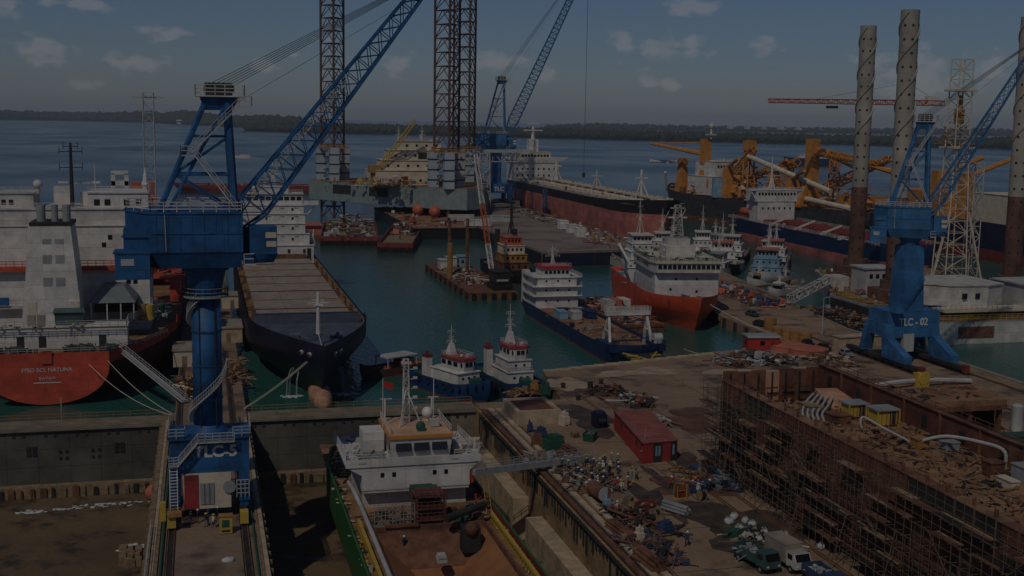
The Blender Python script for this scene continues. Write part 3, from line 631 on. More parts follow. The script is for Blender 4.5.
    m.stair((3.9, -3.6, 7.3), (-1.0, -3.6, zl), (0, .8, 0)); m.box(-2.6, -.8, -3.7, -2.6, zl - .1, zl); m.rail([(-.9, -3.7, zl), (-2.6, -3.7, zl), (-2.6, -2.7, zl)], 1.1, .8, .08)
    m.stair((-1.6, -3.0, zl), (4.4, -2.6, z1 - 1.0), (0, .7, 0)); m.rail([(4.2, -2.7, z1 - 1.0), (5.8, -2.7, z1 - 1.0), (5.8, -1.8, z1 - 1)], 1.1, .6, .08); m.box(4.2, 5.8, -2.8, -1.8, z1 - 1.15, z1 - 1.0)
    part('stairway', m, 'lightgrey', t)
    # jib
    foot = Vector((3.2, 0, 4.2)); tp = Vector((foot.x + tip[0], 0, foot.z + tip[1])); L = (tp - foot).length
    m = N(); k = foot.lerp(tp, .12)
    m.lattice(foot, k, bw * .8, bw, 2, th * .17, th * .07, d0=.7, d1=bw * .85); m.lattice(k, tp, bw, bw * .42, max(12, int(L / 2.4)), th * .17, th * .07, d0=bw * .85, d1=bw * .36, xbr=xb); jb = part('jib', m, mat, t)
    m = N(); d = (tp - foot).normalized(); nrm = Vector((-d.z, 0, d.x)); a = foot.lerp(tp, .05) + nrm * .6; b = foot.lerp(tp, .62) + nrm * .2
    m.stair(a, b, (0, .8, 0), r=.04) if s < 1.2 else None
    if s < 1.2: part('jib_walkway', m, 'lightgrey', jb)
    m = N(); m.tube((tp.x, -1.0, tp.z), (tp.x, 1.0, tp.z), .9, 12); m.tube((tp.x - .9, -.8, tp.z + .9), (tp.x - .9, .8, tp.z + .9), .5, 10); part('jib_head_sheave', m, mat, jb)
    if ropes:
        m = N()
        for k in range(6):
            yy = -1.0 + k * .4; m.tube((1.2 + .35 * k, yy, z1 + 1.7 - .15 * k), (tp.x - .9, yy * .6, tp.z + 1.2 - .1 * k), .05, 4)
        m.tube((4.2, -.6, z1 - .6), (tp.x - 2.6, -.3, tp.z - 1.9), .035, 4); part('luffing_rope', m, 'steelrope', t)
    if hoist:
        m = N(); m.tube((tp.x + .8, 0, tp.z), (tp.x + .8, 0, tp.z - hoist), .12, 4); hk = MB(T); hk.box(tp.x + .2, tp.x + 1.4, -.5, .5, tp.z - hoist - 2, tp.z - hoist); part('hoist_rope', m, 'steelrope', t); part('hook_block', hk, 'dark', t)
    return t

# crane on the pier between the docks
C5 = thing('portal_crane', 'large blue dockside crane standing on the pier between the two dry docks', 'crane', (0.3, 152.5, 0), world=True)
t = C5; x0, x1, y0, y1 = -4.25, 4.6, 149.6, 156.0
m = MB(); m.box(x0 - .15, x1 + .6, y0, y1, 5.9, 10.2); m.box(x0 - .35, x1 + .8, y0 - .3, y1 + .3, 10.2, 10.4); part('portal_girder', m, 'blue', t)
for xa, xb in ((x0 - .15, x0 + 1.05), (x1 - .75, x1 + .6)):
    for ya in (y0, y1 - 1.5):
        m = MB(); m.box(xa, xb, ya, ya + 1.5, 2.0, 5.9); m.box(xa + .15, xb - .15, ya + .2, ya + 1.3, 1.3, 2.0); part('leg', m, 'blue', t)
for x in (-4.25, 4.35):
    m = MB(); m.box(x - .45, x + .45, y0 - 3.0, y1 + 2.5, .75, 1.3); part('bogie_beam', m, 'dark', t)
    for y in (y0 - 2.4, y0 - .9, y1 - .3, y1 + 1.5): m = MB(); m.tube((x - .3, y, .5), (x + .3, y, .5), .45, 12); part('wheel', m, 'dark', t)
    m = MB(); m.box(x - .5, x + .5, y0 - 4.2, y0 - 3.0, .4, 1.9); part('buffer_box', m, 'yellow', t)
m = MB(); m.box(-5.7, -5.0, y0 - 1.2, y0 - .2, .3, 2.6); part('cable_drum_guard', m, 'yellow', t)
m = MB(); m.box(x0 - .5, x0 + 1.2, y0 - 4.6, y0 - 2.6, 1.9, 2.1); m.rail([(x0 - .5, y0 - 4.6, 2.1), (x0 + 1.2, y0 - 4.6, 2.1)], .9, .6, .06); part('bogie_guard', m, 'ochre', t)
lettering('TLC-5', t, 'white', 2.0, (1.1, y0 - .03, 7.9), (R(90), 0, 0), .07)
m = MB(); zt = 10.4
m.rail([(x0 - .35, y0 - .3, zt), (x0 + 1.7, y0 - .3, zt), (x0 + 1.7, y0 + 1.2, zt)], 1.25, .8, .08, 3); m.rail([(x0 - .35, y0 - .3, zt), (x0 - .35, y1 + .3, zt)], 1.25, .8, .08, 3)
m.rail([(x1 - 1.4, y0 - .3, zt), (x1 + .8, y0 - .3, zt), (x1 + .8, y1 + .3, zt)], 1.25, .8, .08, 3)
m.box(-1.0, x1 - 1.2, y0 - 1.1, y0 - .02, 9.9, 10.0); m.rail([(-1.0, y0 - 1.1, 10.0), (x1 - 1.2, y0 - 1.1, 10.0)], 1.15, .8, .08, 3)
m.stair((-1.0, y0 - 1.0, 10.0), (-3.4, y0 - 1.0, 7.2), (0, .7, 0)); m.box(-4.6, -3.3, y0 - 1.1, y0 - .1, 7.1, 7.2); m.rail([(-3.3, y0 - 1.1, 7.2), (-4.6, y0 - 1.1, 7.2), (-4.6, y0 - .1, 7.2)], 1.1, .6, .08, 3)
part('portal_stairway', m, 'lightgrey', t)
m = MB()
for dx in (-.45, .45): m.bar((-4.0 + dx, y0 - 1.5, 1.6), (-4.0 + dx, y0 - .6, 7.2), .1)
for i in range(16): q = i / 15; m.bar((-4.45, y0 - 1.5 + .9 * q, 1.6 + 5.6 * q), (-3.55, y0 - 1.5 + .9 * q, 1.6 + 5.6 * q), .08)
part('leg_ladder', m, 'white', t); m = MB(); m.rail([(3.6, y0 - .35, 2.6), (5.1, y0 - .35, 2.6)], 2.2, .5, .07, 4); part('leg_guard', m, 'white', t)
cabn = MB(); cabn.box(-2.9, 2.9, 149.45, 153.4, 1.3, 5.85); ct = part('electrical_cabin', cabn, 'cream', t)
pc('cabin_door', 'shedred', t, -2.75, -1.05, 149.33, 149.46, 1.4, 5.0); pc('cabin_panel', 'maroon', t, -2.75, -1.05, 149.33, 149.46, 5.02, 5.7); pc('cabin_shutter', 'grey', t, -.85, .85, 149.33, 149.46, 1.9, 4.6)
for xx in (-.3, .3): pc('shutter_louvre', 'dark', t, xx - .04, xx + .04, 149.30, 149.33, 1.95, 4.55)
m = MB(); m.tube((2.7, 150, 4.0), (2.7, 149.2, 4.0), .8, 14); part('ventilator', m, 'grey', t)
m = MB(); m.cyl(.3, 153.0, 10.4, 28.6, 1.8, 28); part('column', m, 'blue', t, smooth=True)
m = MB(); m.tube((.3, 153, 10.4), (.3, 153, 11.4), 2.5, 28, 1.8); part('column_flange', m, 'blue', t)
for z in (14.6, 18.9, 23.2): m = MB(); m.cyl(.3, 153, z, z + .22, 1.9, 28); part('column_ring', m, 'blue', t)
m = MB(); m.bar((1.3, 151.3, 10.5), (1.3, 151.3, 28), .16); m.bar((-.6, 151.3, 10.5), (-.6, 151.3, 28), .1); part('cable_conduit', m, 'dark', t)
for xx in (-2.6, -.9, .8, 2.5): pc('girder_rib', 'blue', t, xx - .06, xx + .06, 149.52, 149.6, 6.0, 10.1) if abs(xx - .8) > 2 else None
m = MB(); P5 = [(math.cos(a), math.sin(a)) for a in [R(-250 + 12 * i) for i in range(0, 34)]]
rp = [(.3 + 2.7 * c, 153 + 2.7 * s_, 29.2 - 1.4 + 0) for c, s_ in [(math.cos(R(i * 15)), math.sin(R(i * 15))) for i in range(25)]]
m.rail(rp, 1.0, .8, .07); m.tube((.3, 153, 27.6), (.3, 153, 27.8), 2.8, 24); part('ring_walkway', m, 'grey', t)
m = MB(); hx = []
for i in range(60):
    a = R(-200 + i * 7.5); z = 11.5 + i * (16.0 / 60); hx.append((.3 + 2.35 * math.cos(a), 153 + 2.35 * math.sin(a), z))
    m.bar((.3 + 1.8 * math.cos(a), 153 + 1.8 * math.sin(a), z), (.3 + 2.45 * math.cos(a), 153 + 2.45 * math.sin(a), z), .2)
for i in range(0, 59): a_, b_ = Vector(hx[i]), Vector(hx[i + 1]); m.bar(a_ + Vector((0, 0, 1)), b_ + Vector((0, 0, 1)), .07); m.bar(a_ + Vector((0, 0, .5)), b_ + Vector((0, 0, .5)), .05); m.bar(a_, b_, .12); m.bar(a_, a_ + Vector((0, 0, 1)), .05)
part('spiral_stair', m, 'lightgrey', t)
upper(t, .3, 153.0, 31.2, 0.0, 1.0, 14.0, (23.4, 30.2), bw=4.3, xb=True)

# crane on the east quay
C2 = thing('portal_crane', 'blue dockside crane marked TLC - 02 beside the cylindrical jack-up legs', 'crane', (143.2, 224, 0), world=True)
t = C2; cx, cy = 144.4, 226.0
m = MB(); m.box(137.0, 151.4, 221.6, 231.0, 5.6, 11.2); part('portal_girder', m, 'blue2', t)
for sx, xa in ((-1, 137.2), (1, 149.2)):
    for sy, ya in ((-1, 221.6), (1, 231.0)):
        m = MB(); w_ = 1.5
        m.prism([(xa - w_ + (1.2 if sx > 0 else 0), ya - 1.6 * (sy < 0)), (xa + w_ + (1.2 if sx > 0 else 0), ya - 1.6 * (sy < 0)), (xa + w_ + (1.2 if sx > 0 else 0), ya + 1.6 * (sy > 0)), (xa - w_ + (1.2 if sx > 0 else 0), ya + 1.6 * (sy > 0))][::1], 1.7, 8.5,
                [(xa - 1.0 + (1 if sx > 0 else 0), ya + (-2.2 if sy > 0 else 0)), (xa + 1.0 + (1 if sx > 0 else 0), ya + (-2.2 if sy > 0 else 0)), (xa + 1.0 + (1 if sx > 0 else 0), ya + (2.2 if sy < 0 else 0)), (xa - 1.0 + (1 if sx > 0 else 0), ya + (2.2 if sy < 0 else 0))]); part('leg', m, 'blue2', t)
    m = MB(); xx = xa + (1 if sx > 0 else 0); V = [(xx - 1.1, 212.5, 1.5), (xx + 1.1, 212.5, 1.5), (xx + 1.1, 221.8, 1.5), (xx - 1.1, 221.8, 1.5), (xx - 1.1, 212.5, 2.9), (xx + 1.1, 212.5, 2.9), (xx + 1.1, 221.8, 6.2), (xx - 1.1, 221.8, 6.2)]
    m.add(V, [(0, 3, 2, 1), (4, 5, 6, 7), (0, 1, 5, 4), (1, 2, 6, 5), (2, 3, 7, 6), (3, 0, 4, 7)]); part('leg_foot', m, 'blue2', t)
    m = MB(); m.box(xa - .8, xa + .8, 207.5, 240, .75, 1.5); part('bogie_beam', m, 'dark', t)
    for k in range(9): m = MB(); m.tube((xa - .5, 208.5 + k * 3.8, .55), (xa + .5, 208.5 + k * 3.8, .55), .5, 10); part('wheel', m, 'dark', t)
    pc('buffer_box', 'maroon', t, xa - .6, xa + .6, 205.9, 207.4, .4, 2.0)
lettering('TLC - 02', t, 'white', 2.2, (144.0, 221.56, 8.2), (R(90), 0, 0), .05)
pc('portal_door', 'lightgrey', t, 141.3, 144.3, 221.3, 222.5, 2.6, 6.4)
m = MB(); m.prism([(cx - 3.1, cy - 3.1), (cx + 3.1, cy - 3.1), (cx + 3.1, cy + 3.1), (cx - 3.1, cy + 3.1)], 11.2, 25, [(cx - 2.5, cy - 2.5), (cx + 2.5, cy - 2.5), (cx + 2.5, cy + 2.5), (cx - 2.5, cy + 2.5)]); part('column', m, 'blue2', t)
m = MB(); m.stair((cx - 3.4, cy - 4.2, 11.3), (cx + 2.4, cy - 3.9, 18), (0, .8, 0)); m.rail([(137, 221.4, 11.2), (151.4, 221.4, 11.2)], 1.2, 1.2, .09, 3); part('portal_stairway', m, 'blue2', t)
m = MB(); m.box(137.2, 139.5, 219, 221.5, 11.2, 13.2); part('switch_box', m, 'blue2', t)
upper(t, cx, cy, 26.3, R(-27), .95, 19.0, (24, 38), mat='blue2', xb=True)

C2.location.x += 2.0; C2.scale = (.85, .85, 1)

# far crane on the wharf
C3 = thing('portal_crane', 'distant blue crane with tall jib on the wharf between jack-up rig and tanker', 'crane', (163, 668, 3), world=True)
t = C3
m = MB(); m.box(155.5, 170.5, 660, 676, 9, 14); part('portal_girder', m, 'blue2', t)
for xa in (155.5, 168.3):
    for ya in (660, 673.8): m = MB(); m.box(xa, xa + 2.2, ya, ya + 2.2, 3, 9); part('leg', m, 'blue2', t)
    m = MB(); m.box(xa - .2, xa + 2.4, 655, 681, 3.1, 4.6); part('bogie_beam', m, 'dark', t)
m = MB(); m.cyl(163, 668, 14, 30, 3.0, 16); part('column', m, 'blue2', t)
lettering('TLC', t, 'white', 3.2, (163, 659.9, 10.2), (R(90), 0, 0), .08)
upper(t, 163, 668, 32.5, R(-14), 1.32, 23.0, (34, 75), mat='blue2', hoist=88, bw=5.0, th=1.9)
# ------------------------------------------------------------------ ships
def shrub_rope(t, x, y, z, r):
    m = MB()
    for k in range(26):
        a = random.uniform(0, 6.28); q = random.uniform(.3, 1); p = Vector((x + r * q * math.cos(a), y + r * .7 * q * math.sin(a), z + random.uniform(.1, .8) * r * .6))
        m.tube(p, p + Vector((random.uniform(-1, 1), random.uniform(-1, 1), random.uniform(-.4, .4))) * r * .6, .13, 5)
    m.ell((x, y, z), r * .9, r * .7, r * .55, 10, 6); return part('rope_coil', m, 'ropeheap', t, kind='stuff')
# --- storage ship moored stern-on, far left
t = thing('storage_ship', 'red hulled storage ship with white accommodation block moored stern-on at far left', 'ship', (-27.5, 346, WL))
FP = t
M('fpsoshade', (.075, .022, .018), .7, rust=.2, rcol=(.03, .015, .012), var=.3, plates=2.4)  # hull red darkened: the shade on the ship's sides is put into the colour
hull(t, 240, 45, 9.0, 6, 7.4, ('fpsored', 'fpsoshade'), 'rustdeck', bulw=.6, sheer=(0, 3), tw=.47, sternf=.19, bowf=.2, srake=1.2)
S0 = -120     # local y of the transom
m = MB(); tp_ = [(-10.7, 9.7)] + [(-10.7 * math.cos(R(a)), 7.2 - 7.0 * math.sin(R(a)) ** .9) for a in range(0, 181, 10)] + [(10.7, 9.7)]; n = len(tp_)
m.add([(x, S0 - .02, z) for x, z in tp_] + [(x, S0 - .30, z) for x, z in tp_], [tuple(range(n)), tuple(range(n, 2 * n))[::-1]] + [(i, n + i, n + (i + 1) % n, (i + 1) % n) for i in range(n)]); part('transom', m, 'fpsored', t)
lettering('FPSO BCL NATUNA', t, 'whiteold', .98, (0, S0 - .33, 6.3), (R(90), 0, 0), .012); lettering('BATAM', t, 'whiteold', .85, (0, S0 - .33, 4.75), (R(90), 0, 0), .012)
m = MB(); m.box(-2.3, 2.3, S0 - .36, S0 - .28, 4.2, 4.35); part('load_line', m, 'white', t)
m = MB(); m.box(-.9, .9, S0 - .6, S0 + .4, 7.8, 9.9); m.box(-1.1, 1.1, S0 - .65, S0 + .5, 9.6, 9.9); part('towing_bracket', m, 'fpsored', t)
tier(t, 'white', -21, 13.5, S0 + 7.5, S0 + 12, 9, 13.0, 'poop_house')
for x in (-13, -6, -2.2, 8.4): pc('poop_door', 'dark', t, x, x + 1.3, S0 + 7.44, S0 + 7.52, 9.3, 11.4)
for i, x in enumerate((-9.5, -5.5, 4.2, 6.5, 10.5, -13)): shrub_rope(t, x, S0 + 4.6, 9.3, random.uniform(1.4, 2.2))
for x in (-11, -3, 3, 9): m = MB(); m.cyl(x, S0 + 1.6, 9, 10.1, .35, 8); m.cyl(x + 1, S0 + 1.6, 9, 10.1, .35, 8); part('bollard', m, 'dark', t)
m = MB(); m.rail([(-21, S0 + 6, 13.2), (13.5, S0 + 6, 13.2), (13.5, S0 + 12, 13.2), (19, S0 + 26, 13.2)], 1.2, 1.5, .09, 3); m.rail([(-11, S0 + .3, 9.6), (10.4, S0 + .3, 9.6), (16, S0 + 8, 9.6), (20.5, S0 + 18, 9.6)], .8, 1.5, .07); part('railing', m, 'lightgrey', t)
# funnel casing
m = MB(); m.prism([(-5.2, S0 + 9), (5.2, S0 + 9), (5.2, S0 + 20), (-5.2, S0 + 20)], 12.9, 19.5, [(-4.7, S0 + 9.2), (5.0, S0 + 9.2), (5.0, S0 + 20), (-4.7, S0 + 20)]); m.prism([(-4.5, S0 + 9.2), (4.9, S0 + 9.2), (4.9, S0 + 20), (-4.5, S0 + 20)], 19.5, 31.6, [(-3.6, S0 + 9.8), (3.8, S0 + 9.8), (3.8, S0 + 19), (-3.6, S0 + 19)]); fu = part('funnel', m, 'white', t)
m = MB(); m.box(-3.4, 4.0, S0 + 9.9, S0 + 18.8, 31.6, 32.3); part('funnel_cap', m, 'dark', fu)
for x, r_ in ((-1.6, .8), (.8, .6), (2.9, .75)): m = MB(); m.cyl(x, S0 + 13, 32.2, 35.4, r_, 12); part('exhaust_pipe', m, 'grey', fu)
for x in (-.4, 1.8):
    for z, h in ((28.6, 1.3), (25.0, 2.6), (20.8, 2.6)): pc('louvre', 'grey', fu, x - .8, x + .8, S0 + 9.2 + (z - 19.5) * .05 - .02, S0 + 9.6 + (z - 19.5) * .05, z - h / 2, z + h / 2)
for x in (-4.1, 3.3): pc('vent_door', 'cream', fu, x, x + 1.6, S0 + 9.0, S0 + 9.25, 15, 17.6)
for x in (-4.2, -2.5): pc('store_door', 'hatch', fu, x, x + 1.3, S0 + 8.85, S0 + 9.05, 13.3, 15.2)
# accommodation block
tier(t, 'white', -22, 17, S0 + 26, S0 + 44, 9, 30.2, 'accommodation_block')
m = MB(); m.box(-22, 17.5, S0 + 24.6, S0 + 26, 21.4, 22.3); m.rail([(-22, S0 + 24.7, 22.3), (17.5, S0 + 24.7, 22.3)], 1.1, 1.5, .1); part('gallery', m, 'fpsored', t)
m = MB(); m.box(-22, 17.5, S0 + 24.6, S0 + 26, 14.0, 14.5); m.rail([(-22, S0 + 24.7, 14.5), (17.5, S0 + 24.7, 14.5)], 1.1, 1.5, .1); part('gallery', m, 'lightgrey', t)
for x, z in ((9.2, 27.5), (12.5, 18.5), (13.8, 18.5), (12.5, 15.6), (13.8, 15.6), (-17, 18), (-15.5, 18), (-19, 26), (-12, 26), (8, 26)): pc('window', 'glass', t, x, x + .8, S0 + 25.9, S0 + 26.02, z, z + .9)
pc('tarpaulin', 'blue', t, -22, -9.5, S0 + 24.2, S0 + 24.6, 14.8, 16.3)
tier(t, 'whiteold', -12.5, 18.5, S0 + 27, S0 + 42, 30.4, 33.4, 'upper_house'); tier(t, 'whiteold', -11.5, -5, S0 + 30, S0 + 40, 33.4, 36.4, 'wheelhouse'); tier(t, 'white', 5.5, 17, S0 + 28, S0 + 40, 33.5, 36.6, 'bridge_house')
for x in (6.6, 8.6, 12.3, 14.6): pc('window', 'glass', t, x, x + 1.1, S0 + 27.9, S0 + 28.02, 34.2, 35.4)
for x in (-11, -9.6): pc('window', 'glass', t, x, x + .8, S0 + 29.9, S0 + 30.02, 34.2, 35.2)
m = MB(); m.rail([(-12.5, S0 + 27, 33.6), (5.5, S0 + 27, 33.6)], 1.1, 1.2, .09, 3); m.rail([(5.5, S0 + 28, 36.8), (17, S0 + 28, 36.8), (17, S0 + 40, 36.8)], 1.1, 1.2, .09, 3); m.rail([(-11.5, S0 + 30, 36.6), (-5, S0 + 30, 36.6)], 1.1, 1.2, .09, 3); part('railing', m, 'white', t)
m = MB(); m.tube((2.2, S0 + 31, 33), (2.2, S0 + 31, 46.5), .45, 6, .25)
for z, a in ((44.8, 2.2), (41.6, 2.2), (45.8, 1.4)): m.bar((2.2 - a, S0 + 31, z), (2.2 + a, S0 + 31, z), .16); m.bar((2.2 - a, S0 + 31, z - .6), (2.2 - a, S0 + 31, z + .9), .12); m.bar((2.2 + a, S0 + 31, z - .6), (2.2 + a, S0 + 31, z + .9), .12)
part('mast', m, 'dark', t)
m = MB(); m.box(-.6, 7.5, S0 + 33, S0 + 33.4, 38.3, 38.7); m.bar((6.5, S0 + 33, 34), (6.5, S0 + 33, 42), .15); m.box(-1.5, 2, S0 + 33, S0 + 36, 33.6, 37.6); m.box(3.5, 5.5, S0 + 33, S0 + 36, 33.6, 36.6); part('radar_gantry', m, 'white', t)
dome(t, -4.2, S0 + 31, 36.6, .95); m = MB(); m.cyl(-4.2, S0 + 31, 36.4, 37.5, .5, 8); part('dome_post', m, 'white', t)
m = MB(); m.box(8.6, 12.2, S0 + 48, S0 + 52, 37, 38.0); 
for x in (9, 11.8): m.box(x - .45, x + .45, S0 + 48, S0 + 49, 30, 39.6)
m.box(8.6, 12.2, S0 + 48, S0 + 49, 39.4, 40.2); part('crane_gantry', m, 'white', t)
m = MB(); m.box(12, 17, S0 + 60, S0 + 64, 33, 37); m.box(6, 10, S0 + 52, S0 + 56, 31, 35); m.box(12, 18, S0 + 46, S0 + 50, 31, 34.6); part('process_module', m, 'orangered', t)
m = MB(); m.lattice((5, S0 + 50, 31), (17, S0 + 50, 31), 3, 3, 5, .2, .1); clutter(m, 4, 19, S0 + 45, S0 + 62, 31, 70, .3, 1.8, pile=5, rods=.7); part('process_piping', m, 'whiteold', t, kind='stuff')
m = MB(); clutter(m, 4, 20, S0 + 45, S0 + 70, 30.5, 60, .4, 2, pile=3, nm=3); part('process_pipes', m, ['white', 'maroon', 'lightgrey'], t, kind='stuff')
for i in range(4): m = MB(); y = S0 + 90 + i * 26; m.box(-18, 18, y, y + 17, 11, 17 + (i % 2) * 2); clutter(m, -18, 18, y, y + 17, 18, 40, .8, 4, pile=4); part('process_module', m, ['orangered', 'whiteold', 'maroon', 'grey'][i], t)
# side deck: shelter roof, lifeboat, tanks, gangway landing
m = MB(); m.prism([(8, S0 + 12), (15.5, S0 + 12), (15.5, S0 + 24), (8, S0 + 24)], 16.3, 18.6, [(9, S0 + 18), (12, S0 + 18), (12, S0 + 23), (9, S0 + 23)]); part('shelter_roof', m, 'teal', t) if False else None
M('slate', (.17, .20, .20), .6, var=.2)
m = MB(); m.prism([(6.3, S0 + 14), (14.8, S0 + 14), (14.8, S0 + 25.8), (6.3, S0 + 25.8)], 16.4, 18.9, [(8.5, S0 + 19), (12.5, S0 + 19), (12.5, S0 + 25.5), (8.5, S0 + 25.5)]); part('shelter_roof', m, 'slate', t)
for x in (6.6, 9.5, 12, 14.4): pc('shelter_post', 'white', t, x - .1, x + .1, S0 + 14.2, S0 + 14.4, 13.1, 16.4)
pc('shelter_back', 'dark', t, 6.4, 14.6, S0 + 24, S0 + 25, 13.1, 16.3)
m = MB(); m.prism([(.2, S0 + 8.2), (6.0, S0 + 8.2), (6.0, S0 + 10.5), (.2, S0 + 10.5)], 15.6, 16.4, [(.6, S0 + 9), (5.8, S0 + 9), (5.8, S0 + 10.4), (.6, S0 + 10.4)]); m.box(.6, 5.6, S0 + 8.6, S0 + 9.0, 13.2, 15.6); part('locker', m, 'teal', t)
for x, mt in ((15.8, 'ochre'), (17.0, 'yellow')): m = MB(); m.cyl(x, S0 + 20, 12, 15, 1.0, 14); part('deck_tank', m, mt, t)
m = MB(); clutter(m, 15.5, 20.5, S0 + 18, S0 + 40, 12.2, 50, .3, 1.4, nm=3, pile=1); part('deck_gear', m, ['greenmach', 'grey', 'white'], t, kind='stuff')
m = MB(); clutter(m, -21, 6, S0 + 6.5, S0 + 8.6, 13.2, 50, .25, .9, nm=4); part('deck_gear', m, ['cream', 'yellow', 'grey', 'maroon'], t, kind='stuff')
m = MB(); m.ell((20.6, S0 + 42, 22.6), 1.5, 4.2, 2.0, 12, 8); m.box(19.7, 21.5, S0 + 40, S0 + 45, 24, 25.2); part('lifeboat', m, 'blue', t, smooth=False)
m = MB(); m.ell((20.4, S0 + 54, 22.6), 1.4, 4.0, 1.9, 12, 8); part('lifeboat', m, 'orangered', t)
m = MB()
for y in (39, 45, 51, 57): m.bar((17, S0 + y, 26), (21.4, S0 + y, 25.4), .3); m.bar((17.5, S0 + y, 19), (20, S0 + y, 22), .3); m.bar((17, S0 + y, 18), (17, S0 + y, 27), .3)
part('davit', m, 'orangered', t)
m = MB(); m.box(20, 22.3, S0 + 60, S0 + 200, 9.5, 14); m.rail([(22, S0 + 30, 9.6), (22, S0 + 200, 9.6)], 1.5, 2, .14, 3); clutter(m, 17, 22, S0 + 62, S0 + 150, 14, 60, .6, 2.5); part('side_gallery', m, 'fpsored', t)
m = MB(); m.lattice((14.5, S0 + 105, 12), (14.5, S0 + 105, 58), 3.0, 2.6, 18, .14, .07, xbr=False); m.box(10.5, 18.5, S0 + 104.5, S0 + 105.5, 56.6, 57); part('flare_tower', m, 'lightgrey', t)
m = MB(); m.cyl(16.2, S0 + 36, 30, 37.6, .55, 10); m.tube((16.2, S0 + 36, 38), (16.2, S0 + 36, 41.5), .7, 8, .05); m.ell((16.2, S0 + 36, 38), .8, .8, .6, 10, 6); part('signal_mast', m, 'white', t)
m = MB(); a = Vector((10.5, S0 + 7, 9.6)); b = Vector((23.5, S0 - 14, 2.9)); m.stair(a, b, (1.0, .6, 0), .06); m.bar(a + Vector((.5, .3, 0)), b + Vector((.5, .3, 0)), .5); part('gangway', m, 'lightgrey', t)

M('navydeck', (.085, .095, .13), .6, var=.3, rust=.12)
# --- container ship, bow towards the docks
t = thing('container_ship', 'empty dark hulled container ship with white bridge block, bow towards the dock gate', 'ship', (20.8, 298, WL), math.pi)
CS = t
topf, ptf = hull(t, 172, 24, 9.2, 4.5, 5.6, ('navy', 'blackhull'), 'navydeck', bulw=2.0, sheer=(0, .3), bowf=.20, rake=12, tw=.85, full=1.55, fine=1.05, fore=(.775, .6), knuckle=.62, ext=1.1)
m = MB(); m.ell((0, 76.4, .9), 2.1, 9.4, 2.3, 16, 14); part('bulbous_bow', m, 'bulb', t, smooth=True)
m = MB(); m.tube((0, 73.5, 12), (0, 73.5, 20), .45, 8, .28); m.bar((-2, 73.5, 18), (2, 73.5, 18), .25); m.bar((-1.2, 73.5, 18.5), (1.2, 73.5, 18.5), .15); m.box(-.9, .9, 73, 74, 17.4, 17.7); m.bar((0, 73.5, 12.2), (.3, 85, 11.2), .1); part('foremast', m, 'white', t)
for sx in (-1, 1):
    for y, q in ((79, 0), (81.5, 1)):
        b, yy = ptf(.5 + y / 172, 9.8, 0); m = MB(); m.tube((sx * (b - .2), yy, 9.8), (sx * (b + .22), yy + .22, 9.7), .46, 12); o = part('fairlead', m, 'whiteold', t)
        m = MB(); m.tube((sx * (b + .2), yy + .24, 9.7), (sx * (b + .26), yy + .28, 9.7), .30, 12); part('fairlead_mouth', m, 'dark', o)
m = MB(); m.box(-10.9, 10.9, 48.2, 48.6, 9.6, 12.0); m.box(-11, 11, 48.1, 48.7, 12.0, 12.12); part('breakwater', m, 'navydeck', t)
m = MB()
for sx in (-1, 1): m.box(sx * 4 - .9, sx * 4 + .9, 66, 68, 9.8, 10.8); m.tube((sx * 4 - 1.2, 67.0, 10.7), (sx * 4 + 1.2, 67.0, 10.7), .6, 10)
clutter(m, -5, 5, 58, 74, 9.8, 26, .3, .9); part('windlass', m, 'navydeck', t, kind='stuff')
n = 8
for i in range(n):
    y = -60 + i * 13.6
    for k in range(3): pc('hatch_panel', 'hatch', t, -9.9 + k * 6.62, -9.9 + k * 6.62 + 6.55, y, y + 12.4, 9.6, 10.75 + .03 * (k % 2))
    m = MB(); m.box(-10.9, 10.9, y + 12.75, y + 13.2, 9.4, 10.9); part('lashing_bridge', m, 'ochre' if i % 2 else 'rust', t)
    for sx in (-1, 1): pc('container_stand', 'ochre', t, sx * 11.2 - .35, sx * 11.2 + .35, y + 4, y + 4.5, 9.2, 11.2); pc('container_stand', 'rust', t, sx * 11.2 - .35, sx * 11.2 + .35, y + 10, y + 10.5, 9.2, 11.0)
m = MB()
for sx in (-1, 1): m.rail([(sx * 11.9, -60, 9.3), (sx * 11.9, 48, 9.3)], 1.2, 3, .08)
part('railing', m, 'lightgrey', t)
yb = -62.5      # front of the bridge block
H = [(-11.4, 11.4, 9.2, 14.6), (-10.2, 10.2, 14.6, 18.0), (-9.0, 9.4, 18.0, 21.0), (-9.0, 9.0, 21.0, 23.9), (-8.6, 8.6, 23.9, 26.4)]
for i, (xa, xb, za, zb) in enumerate(H):
    tier(t, 'white', xa, xb, yb - 13 + i * .8, yb - i * .25 + (.6 if i == 0 else 0), za + .0, zb - .18, 'deckhouse')
    if i:
        for x in (-5.6, 2.0, 5.2)[: 2 + (i % 2)]: pc('window', 'glass', t, x, x + .6, yb - i * .25 - .03 + .0, yb - i * .25 + .05, (za + zb) / 2 - .4, (za + zb) / 2 + .4)
        for x in (-7, -3, 1.0, 4): pc('deck_light', 'grey', t, x, x + 1.2, yb - i * .25, yb - i * .25 + .12, zb - .9, zb - .72)
for x in (-9, -4.5, 0, 3.5): pc('door', 'dark', t, x, x + .8, yb + .58, yb + .66, 12.2, 13.4)
m = MB(); m.box(-9, 6.2, yb + .6, yb + 2.4, 9.6, 12.0); part('hatch_coaming', m, 'rust', t)
for x in (-10.6, 9.4): pc('side_opening', 'dark', t, x, x + 1.2, yb + .58, yb + .68, 9.8, 13.6)
m = MB(); m.box(-13.0, 13.0, yb - 4, yb - 1.0, 26.4, 26.7)
for x0_, x1_ in ((-13, -8.6), (8.6, 13)): m.box(x0_, x1_, yb - 1.15, yb - 1.0, 26.7, 27.7)
